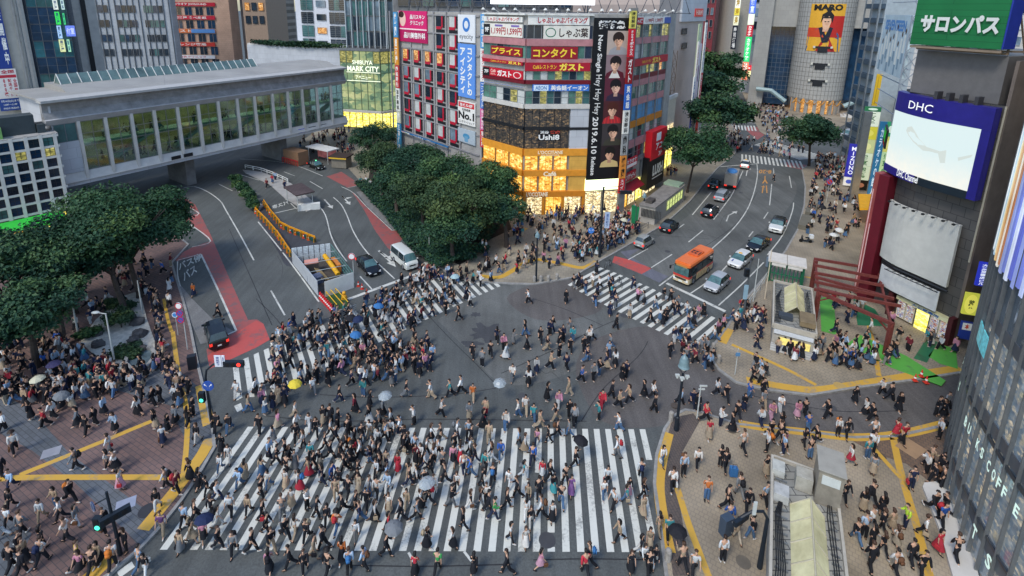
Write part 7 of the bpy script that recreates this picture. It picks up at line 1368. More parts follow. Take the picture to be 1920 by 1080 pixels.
def ridgekiosk(Q,z,base_q,label,walls,big):
 kc=sum(Q,Vector((0,0)))/4;u=(Q[0]-Q[3]).normalized();rz=math.atan2(u.y,u.x);L_=((Q[0]-Q[3]).length+(Q[1]-Q[2]).length)/2;W_2=((Q[1]-Q[0]).length+(Q[2]-Q[3]).length)/2
 o=empty('subway_entrance',(kc.x,kc.y,.12),rz,label,'kiosk');h=z-.12
 MB().box(-L_/2+.1,L_/2-.1,-W_2/2+.1,W_2/2-.1,0,h-.45).build('wall',walls,o);MB().box(-L_/2,L_/2,-W_2/2,W_2/2,h-.45,h-.25).build('roof',brickmat('roof_slabs',(.24,.235,.21),(.19,.19,.175),(.06,.06,.06),1.0,1.1,.55,.8,.03,big=.4),o)
 m=MB()
 for a in((-L_/2,L_/2,-W_2/2-.05,-W_2/2+.1),(-L_/2,L_/2,W_2/2-.1,W_2/2+.05)):m.box(a[0],a[1],a[2],a[3],h-.5,h)
 m.box(-L_/2-.05,-L_/2+.1,-W_2/2+.1,W_2/2-.1,h-.5,h-.002);m.box(L_/2-.1,L_/2+.05,-W_2/2+.1,W_2/2-.1,h-.5,h-.002);m.build('parapet',mat('pale_parapet',(.42,.385,.32),.6,var=.15),o)
 x0,x1=(-L_*.28,L_*.2)if big else(-L_*.2,L_*.38);y0,y1=-W_2*.28,W_2*.22;ym=-.05*W_2;glow=mat('lit_ridge_glass',(.34,.33,.21),.25,emit=.13,ecol=(1,.95,.55),var=.5,scale=.6,spec=.7)
 n=4 if big else 3
 for i in range(n):
  a,b=x0+(x1-x0)*i/n,x0+(x1-x0)*(i+1)/n
  for(ya,za,yb,zb_)in((y0,h-.2,ym,h+.75),(ym,h+.75,y1,h-.2)):m=MB();m.add([(a+.03,ya,za),(b-.03,ya,za),(b-.03,yb,zb_),(a+.03,yb,zb_)],[(0,1,2,3)]);m.build('ridge_pane',glow,o)
 m=MB()
 for i in range(n+1):a=x0+(x1-x0)*i/n;m.tube([(a,y0,h-.2),(a,ym,h+.78),(a,y1,h-.2)],.045,5)
 m.tube([(x0,ym,h+.78),(x1,ym,h+.78)],.05,5);m.build('ridge_frame',pm('b0a890',.5),o)
 m=MB();r=random.Random(5)
 for i in range(int(L_/.55)):x=-L_/2+.4+i*.55;m.box(x,x+.06,W_2*.26,W_2*.44,h-.24,h-.1);m.box(x,x+.06,-W_2*.44,-W_2*.32,h-.24,h-.12)
 m.build('roof_rack',pm('6a6e70',.6),o);m=MB()
 for k in range(5):m.tube([(-L_*.45,W_2*(.34+.03*k),h-.08),(-.2*L_,W_2*(.3+.03*k),h+.0),(L_*.1,W_2*(.36+.02*k),h-.1),(L_*.3,W_2*.3,h-.05)],.03,5)
 for k in range(3):m.tube([(-L_*.45,-W_2*(.3+.04*k),h-.1),(-.1*L_,-W_2*(.34+.03*k),h-.05),(L_*.2,-W_2*(.31+.04*k),h-.05),(L_*.4,-W_2*.38,h-.1)],.03,5)
 m.build('cable',CBLK,o)
 return o,L_,W_2,h
Q=[G(1448,853,3.2),G(1567,893,3.2),None,None];e_=(G(1448,853,3.2)-G(1444,1080,3.2));Q[3]=Q[0]-e_.normalized()*11;Q[2]=Q[1]-e_.normalized()*11
o,L_,W_2,h=ridgekiosk(Q,3.2,None,'long subway entrance roof with a glowing glass ridge at the front plaza',mat('kiosk_tile',(.3,.29,.27),.7),True)
m=MB();m.box(L_*.28,L_*.45,-W_2*.5,-W_2*.14,h-.3,h+2.2);vt=m.build('vent_tower',mat('steel_box',(.30,.27,.22),.5,metal=.4,var=.25,scale=1.5),o);MB().box(L_*.28-.05,L_*.28,-W_2*.45,-W_2*.19,h+1.3,h+1.9).build('vent_grille',LGREY,vt);MB().box(L_*.27,L_*.46,-W_2*.52,-W_2*.12,h+2.2,h+2.26).build('cap',pm('98948a',.5),vt)
for(x,y,a,b,c,cl)in((.36,.02,.9,.9,1.0,'a09c90'),(.40,.40,.9,.7,.5,'b0b0a8'),(.22,.36,.9,.8,.6,'a8a8a4'),(-.36,.30,1.2,.8,.5,'b0b4b4'),(-.42,.05,1.1,.7,.9,'b08a60')):MB().cbox((L_*x,W_2*y,h-.2+c/2),(a,b,c)).build('roof_unit',pm(cl,.6,var=.25,scale=2),o)
Q=[G(1452,528,3.0),G(1522,536,3.0),G(1530,624,3.0),G(1450,607,3.0)]
o,L_,W_2,h=ridgekiosk(Q,3.0,None,'small subway entrance with a beige glass ridge beside the red steel frame',mat('kiosk_wall',(.36,.34,.30),.7),False)
MB().box(-L_/2-.08,-L_/2,-W_2*.4,W_2*.3,.9,1.6).build('counter_glow',mat('yellow_counter',(.5,.4,.1),.4,emit=.4,ecol=(.9,.75,.25),var=.5,scale=3),o);MB().box(-L_/2-.1,-L_/2-.02,-W_2*.45,W_2*.45,h-.95,h-.55).build('sign_band',pm('c8ccd0',.5),o);MB().box(-L_/2-.06,-L_/2-.02,-W_2*.48,W_2*.48,0,.85).build('tiled_base',brickmat('small_tiles',(.5,.5,.48),(.45,.45,.44),(.3,.3,.3),1,.25,.25,.5,.03,plane='xz'),o)
MB().cbox((-L_*.3,-W_2*.3,h+.15),(L_*.22,W_2*.36,.5)).build('roof_unit',pm('7a6a50',.6,var=.25),o);MB().cbox((-L_*.3,W_2*.2,h),(.8,1.2,.4)).build('roof_unit',pm('3a4048',.6),o)
q_=G(1470,533);u=(G(1500,538)-G(1442,525)).normalized();gt=empty('green_gate',(q_.x,q_.y,.12),math.atan2(u.y,u.x),'green steel gate under a flat white canopy','gate');m=MB()
for s in(-1,1):
 for y in(-.3,1.4):m.box(s*1.75-.12,s*1.75+.12,y-.12,y+.12,0,2.6)
m.box(-1.8,1.8,-.3,-.2,2.2,2.6);m.build('frame',pm('1a5a40',.5),gt);m=MB()
for i in range(9):m.box(-1.6+i*.4-.05,-1.6+i*.4+.05,-.22,-.14,.1,2.2)
for z in(.1,1.1,2.1):m.box(-1.7,1.7,-.2,-.1,z,z+.08)
m.build('bars',pm('1a6a48',.5),gt)
for s in(-1,1):MB().box(min(s*.03,s*2.0),max(s*.03,s*2.0),-.6,2.0,2.65,2.85).build('canopy',mat('canopy_white',(.6,.56,.5),.5,var=.12),gt)
for s in(-1,1):MB().box(min(s*.1,s*1.6),max(s*.1,s*1.6),-.64,-.6,2.3,2.62).build('fascia',pm('d0ccc4',.5),gt)
RS=mat('red_oxide_steel',(.155,.036,.03),.55,var=.3,scale=3);zf_=3.7
fl,fr_,bl,brr=G(1536,545,zf_),G(1672,605,zf_-.1),G(1530,487,zf_),G(1648,505,zf_);rs=empty('steel_pergola',(fr_.x,fr_.y,.12),0,'rusty red open steel frame of parallel beams on the alley pavement','steel frame');I5=place(fr_.x,fr_.y,.12).inverted()
for p_ in(fl,fr_,bl,brr):MB(I5).box(p_.x-.17,p_.x+.17,p_.y-.17,p_.y+.17,.12,zf_-.1).build('column',RS,rs)
def beam(P,Q,z,w=.2,h=.3):d=Q-P;MB(I5@place(P.x,P.y,0,math.atan2(d.y,d.x))).box(-.2,d.length+.2,-w/2,w/2,z-h,z).build('beam',RS,rs)
for a,b in(((1530,484),(1646,503)),((1531,496),(1650,519)),((1531,510),(1653,533)),((1532,518),(1655,552)),((1532,527),(1672,557)),((1531,541),(1685,571))):beam(G(*a,zf_),G(*b,zf_),zf_+.02)
beam(fl,bl,zf_-.28);beam(fr_,brr,zf_-.28);beam(fl,fr_,zf_-.02,.26,.34);beam(fl,G(1595,560,zf_),zf_+.3,.4,.2)
for p_,q2 in((fr_,fl),(fl,fr_)):d=(q2-p_).normalized();m=MB(I5);m.tube([(p_.x,p_.y,zf_-1.2),(p_.x+d.x*1.1,p_.y+d.y*1.1,zf_-.3)],.09,4);m.build('brace',RS,rs)
MAT1=wornpaint('green_mat_light',(.10,.40,.06),.34,.06,1.5);MAT2=wornpaint('green_mat_dark',(.02,.16,.07),.3,.03,1.2)
for pts,mm,l in(([(1537,560),(1562,553),(1569,628),(1540,621)],MAT1,'bright green floor sheet beneath the steel frame'),([(1600,560),(1640,580),(1662,612),(1608,610)],MAT2,'dark green floor sheet beside the newsstand'),([(1588,645),(1612,628),(1700,668),(1773,714),(1765,724),(1672,690)],MAT1,'long bright green floor sheet with cones on it'),([(1713,672),(1738,634),(1758,642),(1738,680)],MAT2,'dark green floor sheet by the glass building'),([(1740,668),(1760,645),(1792,655),(1796,692),(1762,682)],MAT1,'bright green floor sheet in the corner by the glass building')):
 tag(MB().prism(gp(pts,.12),.13,.15).build('floor_sheet',mm),l,'floor sheet')
def shelter(px,py,a,b,Ls,Ws,h,colr,label,post=LGREY,name='bus_shelter',thick=.2,wall=None):
 q=at(px,py,a,b);o=empty(name,(q['x'],q['y'],.05),q['rz'],label,'shelter');m=MB();m.box(-Ls/2,Ls/2,-Ws/2,Ws/2,h,h+thick);m.build('roof',colr,o);m=MB()
 for x in(-Ls*.42,Ls*.42):
  for y in(-Ws*.4,Ws*.4):m.tube([(x,y,0),(x,y,h)],.07,6)
 m.build('posts',post,o)
 if wall:MB().box(-Ls*.42,Ls*.42,Ws*.36,Ws*.4,.3,h-.3).build('wall_panel',wall,o)
 return o
shelter(563,386,(544,365),(582,392),5.4,3.0,2.7,brickmat('brown_roof',(.09,.065,.065),(.075,.055,.055),(.04,.03,.03),1,.6,.6,rot=20),'brown roofed taxi shelter at the end of the white guard rail')
tag(MB(place(*G(586,392),0,.3)).box(-2.2,1.2,-.4,.4,0,1.0).build('low_fence',WHITEM),'low white board fence at the tip of the taxi island','fence');struct(MB().prism(gp([(455,318),(490,322),(545,343),(600,388),(575,396),(535,372),(505,345),(460,324)],.1),0,.1).build('traffic_island',CONC),'thin concrete island under the taxi shelter','pavement')
struct(MB().prism(gp([(436,338),(446,337),(480,375),(494,386),(484,396),(462,372),(440,352)],.12),0,.12).build('traffic_island',KERB),'planted median island under the row of shrubs','pavement')
shelter(606,302,(585,290),(628,300),7,3,2.8,mat('pale_roof',(.6,.6,.58),.5),'pale flat roofed shelter outside the station',wall=mat('shelter_poster',(.35,.12,.12),.4,emit=.2,var=.8,scale=1))
q=at(641,313,(628,308),(654,310));o=empty('hut',(q['x'],q['y'],.12),q['rz'],'small hut with a brown roof and yellow valance','hut');MB().box(-1.6,1.6,-1.2,1.2,0,2.2).build('wall',pm('7a7468',.7),o);MB().box(-2,2,-1.6,1.6,2.2,2.45).build('roof',pm('3a2c28',.7),o);MB().box(-1.9,1.9,-1.65,-1.6,2.0,2.25).build('valance',pm('d8b030',.6),o)
q=at(556,306,(548,300),(570,306));o=empty('police_box',(q['x'],q['y'],.12),q['rz'],'small red railed booth under the far end of the bridge','booth');MB().box(-2.5,2.5,-1.2,1.2,0,2.8).build('wall',pm('8a6a50',.7),o);m=MB()
for i in range(9):m.box(-2.6+i*.63,-2.5+i*.63,-1.5,-1.4,0,1.1)
m.box(-2.6,2.6,-1.5,-1.4,1.0,1.15);m.build('rail',SREDM,o)
for(x,y,a,l)in((1531,398,0,'upper'),(1519,422,0,'lower')):
 q=at(x-10,y,(1500,450),(1520,395));tag(MB(place(q['x'],q['y'],.12,q['rz'])).box(-2.6,2.6,-.7,.7,0,.7).build('planter_box',pm('6a665a',.8)),l+' long stone planter box on the right pavement','planter')
rg=gp([(150,640),(180,600),(232,556),(262,546),(276,600),(290,640),(291,668),(275,690),(245,697),(215,690),(170,660)],.12)
struct(MB().prism(rg,.0,.2).build('gravel_garden',mat('raked_gravel',(.50,.47,.40),.9,var=.3,scale=3,bump=.6)),'pale raked gravel of the rock garden','gravel')
P_=gp([(240,668),(262,655),(285,655),(292,670),(275,692),(248,696),(235,685)],.2);struct(MB().sheet(P_,.215).build('pond',mat('pond_water',(.10,.14,.16),.08,var=.4,spec=.9)),'small pond at the tip of the rock garden','water')
c_=sum(P_,Vector((0,0)))/len(P_);m=MB()
for a,b in zip(P_,P_[1:]+P_[:1]):d=b-a;m.box(0,d.length,-.15,.15,.1,.5,place(a.x,a.y,0,math.atan2(d.y,d.x)))
tag(m.build('pond_rim',KERB),'stone rim round the small pond','kerb',kind='structure')
for i,(x,y,s)in enumerate(((184,648,.7),(183,628,.5),(245,598,.6),(258,606,.75),(262,628,.8),(250,640,.6),(268,655,.5),(240,655,.55),(212,600,.6))):
 p_=G(x,y,.2);m=MB();r=random.Random(i)
 m.ball((p_.x,p_.y,.3),s,8,6,(1,.75,.7));m.v=[(a+r.uniform(-.1,.1),b+r.uniform(-.1,.1),max(.15,c+r.uniform(-.08,.08)))for a,b,c in m.v]
 tag(m.build('rock',mat('garden_rock',(.075,.07,.068),.9,var=.4,scale=3)),'dark garden rock on the pale gravel, %s from the top of a scatter of nine'%('eighth','sixth','second','third','fifth','seventh','lowest','ninth','first')[i],'rock','rocks of the gravel garden')
for(x,y,r,h,l,s)in((235,585,1.0,.9,'clipped green shrub at the back of the rock garden',91),(228,615,1.4,2.2,'cloud pruned garden pine on the gravel',92),(165,630,1.3,.8,'low bright shrub at the left tip of the gravel',93),(235,668,1.6,.7,'low round shrub beside the pond',94),(210,575,1.2,.9,'dark shrub behind the gravel',95)):shrub(x,y,r,h,l,LEAF2 if s in(93,)else LEAF3,s)
for(x,y),c,l in(((1360,1000),'3a4858','grey cabinet below the bent signal post'),((362,690),'20242c','dark cabinet beside the bus bay kerb'),((1442,500),'6a7a88','grey control box by the white canopy')):p_=G(x,y,.12);o=tag(MB(place(p_.x,p_.y,.12,.4)).box(-.35,.35,-.25,.25,0,1.3).build('control_cabinet',pm(c,.5)),l,'cabinet');MB(place(p_.x,p_.y,.12,.4)).box(-.3,.3,-.27,-.25,.15,1.2).build('door',pm('5a6470',.5),o,M=o.matrix_world.inverted())if 0 else None
def clothmat(name,rough=.8,attr=None):
 m=bpy.data.materials.new(name);m.use_nodes=True;nt=m.node_tree;b=nt.nodes['Principled BSDF'];L=nt.links
 if attr:src=N(nt,'ShaderNodeAttribute',attribute_name=attr).outputs['Color']
 else:src=N(nt,'ShaderNodeObjectInfo').outputs['Color']
 tc=N(nt,'ShaderNodeTexCoord');n=N(nt,'ShaderNodeTexNoise',Scale=7.0,Detail=3.0);L.new(tc.outputs['Object'],n.inputs['Vector'])
 mr=N(nt,'ShaderNodeMapRange');mr.inputs['To Min'].default_value=.72;mr.inputs['To Max'].default_value=1.25;L.new(n.outputs['Fac'],mr.inputs['Value'])
 sc=N(nt,'ShaderNodeVectorMath',operation='SCALE');L.new(src,sc.inputs[0]);L.new(mr.outputs['Result'],sc.inputs['Scale']);L.new(sc.outputs['Vector'],b.inputs['Base Color']);b.inputs['Roughness'].default_value=rough;b.inputs['Specular IOR Level'].default_value=.25
 return m
CLOTH=clothmat('clothing');HAIRM=clothmat('hair',.5);SKINM=mat('skin',(.50,.30,.20),.55,var=.06,scale=9);FACEM=mat('face_features',(.06,.025,.02),.5,var=0)
def skin(verts,edges,radii,sub,rootv=0):
 me=bpy.data.meshes.new('s');me.from_pydata(verts,edges,[]);o=bpy.data.objects.new('s',me);COL.objects.link(o)
 o.modifiers.new('s','SKIN');
 if not me.skin_vertices:
  bm=bmesh.new();bm.from_mesh(me);bm.verts.layers.skin.verify();bm.to_mesh(me);bm.free()
 for i,r in enumerate(radii):me.skin_vertices[0].data[i].radius=r if isinstance(r,tuple)else(r,r);me.skin_vertices[0].data[i].use_root=(i==rootv)
 o.modifiers['s'].branch_smoothing=.6
 if sub:u=o.modifiers.new('u','SUBSURF');u.levels=sub;u.render_levels=sub
 ev=o.evaluated_get(bpy.context.evaluated_depsgraph_get());mm=ev.to_mesh();V=[tuple(v.co)for v in mm.vertices];F=[tuple(p.vertices)for p in mm.polygons];ev.to_mesh_clear();bpy.data.objects.remove(o);bpy.data.meshes.remove(me)
 return V,F
def pose(stride,knee,arms,fem,lean=.04,nod=0,flip=False):
 """joint positions, +x forward; arms: swing / phone / down / umbrella / photo"""
 J={};w=.165 if fem else .19;hw=.085
 def limb(p,a,l):return(p[0]+l*math.sin(a),p[1],p[2]-l*math.cos(a))
 for s,sg in(('l',1),('r',-1)):
  fwd=(sg==1)!=flip;a=rad(stride if fwd else-stride*.9);h=(0,sg*hw,.93);k=limb(h,a,.44);b=rad(2 if fwd else knee);an=limb(k,a-b,.42);f=a-b
  J['hip'+s],J['kn'+s],J['an'+s]=h,k,an;t=rad(12)if fwd else rad(-38)*(stride/25);J['toe'+s]=(an[0]+.17*math.cos(t),an[1]+sg*.015,an[2]-.055+.17*math.sin(t)*(1 if fwd else 1));J['heel'+s]=(an[0]-.05,an[1],an[2]-.05-(.0 if fwd else-.03))
 J['pel']=(0,0,.95);J['spi']=(lean*.4,0,1.12);J['che']=(lean*.9,0,1.30);J['nec']=(lean*1.1,0,1.46);J['hd0']=(lean*1.2+.02+nod*.02,0,1.54);J['hd1']=(lean*1.2+.03+nod*.05,0,1.64);J['hd2']=(lean*1.2+.02+nod*.03,0,1.72)
 for s,sg in(('l',1),('r',-1)):
  fwd=(sg==1)!=flip;sh=(lean,sg*w,1.40);a=rad(-stride*.8 if fwd else stride*.8);e2=a+rad(18)
  if arms=='phone' and sg==-1:a,e2=rad(12),rad(105)
  if arms=='umbrella' and sg==1:a,e2=rad(22),rad(120)
  if arms=='photo':a,e2=rad(60),rad(130)
  if arms=='down':a,e2=rad(2*sg),rad(8)
  el=(sh[0]+.28*math.sin(a),sh[1]+sg*.04,sh[2]-.28*math.cos(a));wr=(el[0]+.24*math.sin(e2),el[1]-sg*(.05 if arms in('phone','photo','umbrella')else 0),el[2]-.24*math.cos(e2));d=Vector((math.sin(e2),0,-math.cos(e2)));J['sh'+s],J['el'+s],J['wr'+s]=sh,el,wr;J['pa'+s]=tuple(Vector(wr)+d*.07);J['hd'+s]=d
 mz=min(J['anl'][2],J['anr'][2],J['toel'][2]+.05,J['toer'][2]+.05)-.085
 for k in J:
  if k not in('hdl','hdr'):J[k]=(J[k][0],J[k][1],J[k][2]-mz)
 return J
def chain(J,names,R,V,E,Rr,first=None):
 p=first
 for n in names:
  V.append(J[n]if isinstance(n,str)else n);Rr.append(R.pop(0));i=len(V)-1
  if p is not None:E.append((p,i))
  p=i
 return p
def make_person(J,fem,sub=1,fingers=True):
 V,E,Rr=[],[],[];f=.9 if fem else 1
 chain(J,['pel','spi','che','nec','hd0','hd1','hd2'],[(.12*f,.10*f),(.105*f,.09*f),(.13*f,.11*f),.055,.075,.098,.07],V,E,Rr);ich=2
 hx,hy,hz=J['hd1'];V.append((hx+.115,hy,hz-.02));Rr.append(.018);E.append((5,len(V)-1))
 for s in 'lr':
  chain(J,['hip'+s,'kn'+s,'an'+s,'toe'+s],[.085*f,.056*f,.04*f,.032],V,E,Rr,0)
  e=chain(J,['sh'+s,'el'+s,'wr'+s,'pa'+s],[.055*f,.042*f,.03*f,.034*f],V,E,Rr,ich)
  if fingers:
   d=J['hd'+s];p=Vector(J['pa'+s]);sg=1 if s=='l' else-1
   for k,(o,l)in enumerate(((-.027,.06),(-.009,.075),(.009,.07),(.026,.055))):
    side=Vector((d.z,0,-d.x)).normalized();q=p+side*o*-1+d*.02;V.append(tuple(q+d*l*.5+Vector((0,-sg*.008,0))));Rr.append(.0095);E.append((e,len(V)-1));V.append(tuple(q+d*l+Vector((0,-sg*.022,0))));Rr.append(.0075);E.append((len(V)-2,len(V)-1))
   w=Vector(J['wr'+s]);side=Vector((d.z,0,-d.x)).normalized()*-1;V.append(tuple(w+d*.05-side*.045));Rr.append(.011);E.append((e-0,len(V)-1));V.append(tuple(w+d*.085-side*.055));Rr.append(.009);E.append((len(V)-2,len(V)-1))
 body=skin(V,E,Rr,sub)
 hx,hy,hz=J['hd1'];face=[]
 for y in(-.034,.034):face.append([(hx+.099,y-.014,hz+.0),(hx+.099,y+.014,hz+.0),(hx+.099,y+.014,hz+.015),(hx+.099,y-.014,hz+.015)])
 face.append([(hx+.100,-.024,hz-.065),(hx+.100,.024,hz-.065),(hx+.100,.024,hz-.055),(hx+.100,-.024,hz-.055)])
 out={'body':body,'face':face}
 def top(sleeve,puff=1.0,length=0):
  V,E,Rr=[],[],[];pz=J['pel'];base=(pz[0],0,pz[2]-.06-length)
  chain(J,[base,'spi','che',(J['nec'][0],0,J['nec'][2]-.06)],[(.148*f*puff,.128*f*puff),(.14*f*puff,.12*f*puff),(.165*f*puff,.14*f*puff),.08],V,E,Rr)
  for s in 'lr':
   if sleeve:chain(J,['sh'+s,'el'+s,'wr'+s],[.083*f*puff,.069*f*puff,.054*f*puff],V,E,Rr,2)
   else:a,b=Vector(J['sh'+s]),Vector(J['el'+s]);chain(J,['sh'+s,tuple(a.lerp(b,.85))],[.073*f*puff,.066*f*puff],V,E,Rr,2)
  return skin(V,E,Rr,sub,2)
 def trousers(short=False):
  V,E,Rr=[],[],[];chain(J,[(J['pel'][0],0,J['pel'][2]+.05),'pel'],[(.125*f,.11*f),(.14*f,.125*f)],V,E,Rr)
  for s in 'lr':
   if short:chain(J,['hip'+s,tuple(Vector(J['hip'+s]).lerp(Vector(J['kn'+s]),.85))],[.115*f,.105*f],V,E,Rr,1)
   else:chain(J,['hip'+s,'kn'+s,tuple(Vector(J['kn'+s]).lerp(Vector(J['an'+s]),.92))],[.118*f,.092*f,.08*f],V,E,Rr,1)
  return skin(V,E,Rr,sub,1)
 def skirt(zl,flare):
  z0=J['pel'][2]+.08;V,F=[],[];n=14;rows=5;mx=(J['knl'][0]+J['knr'][0])/2;ex=abs(J['knl'][0]-J['knr'][0])*.42
  for j in range(rows):
   t=j/(rows-1);z=z0+(zl-z0)*t
   for k in range(n):a=6.2832*k/n;wob=1+.06*t*math.sin(5*a);V.append((mx*t+(.13+flare*t+ex*t)*math.cos(a)*wob,(.135+flare*t)*math.sin(a)*wob,z))
  for j in range(rows-1):
   for k in range(n):F.append((j*n+k,(j+1)*n+k,(j+1)*n+(k+1)%n,j*n+(k+1)%n))
  F.append(tuple(range(n)));return V,F
 def shoes():
  m=MB()
  for s in 'lr':
   a,h,t=Vector(J['an'+s]),Vector(J['heel'+s]),Vector(J['toe'+s]);m.tube([tuple(h+Vector((-.02,0,.0))),tuple(h.lerp(t,.35)+Vector((0,0,.02))),tuple(h.lerp(t,.75)),tuple(t+Vector((.03,0,0)))],[.034,.05,.046,.022],7)
  return m.v,m.f
 def hair(kind):
  c=Vector(J['hd1'])+Vector((-.018,0,.028));m=MB();n,r=10,.118;rows=[0,.5,.95,1.35,1.7]
  V,F=[],[]
  for j,ph in enumerate(rows):
   for k in range(n):
    a=6.2832*k/n;fr=math.cos(a);cut=ph if fr<.3 else min(ph,1.02+.0*fr);lowr=1.0
    z=r*1.08*math.cos(cut);q=r*math.sin(max(cut,.0));V.append((c.x+q*fr*1.08,c.y+q*math.sin(a)*.95,c.z+z))
  for j in range(len(rows)-1):
   for k in range(n):F.append((j*n+k,(j+1)*n+k,(j+1)*n+(k+1)%n,j*n+(k+1)%n))
  m.add(V,F)
  if kind=='long':m.tube([(c.x-.06,0,c.z+.02),(c.x-.095,0,c.z-.1),(c.x-.10,0,c.z-.22),(c.x-.08,0,c.z-.34)],[.085,.10,.095,.06],8)
  if kind=='bob':m.tube([(c.x-.04,0,c.z+.02),(c.x-.055,0,c.z-.07),(c.x-.05,0,c.z-.14)],[.1,.115,.09],8)
  if kind=='hat':m.lathe([(.2,.03),(.19,.05),(.125,.06),(.115,.14),(.06,.165)],(c.x,0,c.z),12)
  return m.v,m.f
 out.update(top_long=lambda:top(True),top_short=lambda:top(False),coat=lambda:top(True,1.14,.16),trousers=lambda:trousers(),shorts=lambda:trousers(True),skirt=lambda:skirt(J['pel'][2]-.62,.12),mini=lambda:skirt(J['pel'][2]-.40,.09),shoes=shoes,hair_short=lambda:hair('short'),hair_long=lambda:hair('long'),hair_bob=lambda:hair('bob'),hat=lambda:hair('hat'))
 return out
PO=[(20,34,'swing',0,False),(20,34,'swing',0,True),(26,42,'swing',0,False),(13,24,'swing',.3,True),(2,3,'down',0,False),(3,4,'phone',1,False),(18,30,'phone',1,True),(17,30,'umbrella',0,False),(3,5,'photo',0,False),(16,28,'down',0,True)]
_P,_PM={},{}
def proto(pi,fem):
 if(pi,fem)not in _P:a=PO[pi];J=pose(a[0],a[1],a[2],fem,.04 if a[0]>10 else .01,a[3],a[4]);_P[pi,fem]=(make_person(J,fem),J)
 return _P[pi,fem]
def pmesh(pi,fem,part,m):
 k=(pi,fem,part)
 if k not in _PM:
  d=proto(pi,fem)[0]
  if part=='body':q=MB();q.add(*d['body']);q.cm=1;[q.add(f,[(0,1,2,3)])for f in d['face']];_PM[k]=q.mesh('person',[SKINM,FACEM],True)
  else:q=MB();q.add(*d[part]());_PM[k]=q.mesh(part,m,True)
 return _PM[k]
TOPS=dict(k=('black',(.012,.013,.018)),n=('navy',(.015,.022,.055)),w=('white',(.62,.62,.60)),g=('grey',(.18,.19,.20)),c=('pale blue',(.32,.44,.58)),b=('blue',(.03,.10,.35)),r=('red',(.42,.03,.045)),p=('pink',(.50,.22,.30)),o=('orange',(.58,.16,.04)),y=('yellow',(.62,.45,.04)),t=('teal',(.05,.25,.27)),v=('green',(.05,.30,.08)),e=('beige',(.36,.27,.18)),m=('maroon',(.15,.02,.03)),u=('purple',(.16,.07,.20)),l=('lime',(.38,.55,.05)))
BOTS=dict(k=('black',(.012,.013,.017)),n=('navy',(.016,.024,.055)),j=('blue',(.06,.12,.22)),w=('white',(.58,.58,.56)),e=('beige',(.34,.27,.19)),g=('grey',(.14,.145,.15)),r=('red',(.40,.03,.05)),p=('pink',(.48,.26,.32)),t=('teal',(.05,.25,.27)),u=('purple',(.15,.07,.18)))
HD={'6':0,'9':45,'8':90,'7':135,'4':180,'1':225,'2':270,'3':315};DN={'6':'right','9':'away','8':'away','7':'away','4':'left','1':'closer','2':'closer','3':'closer'}
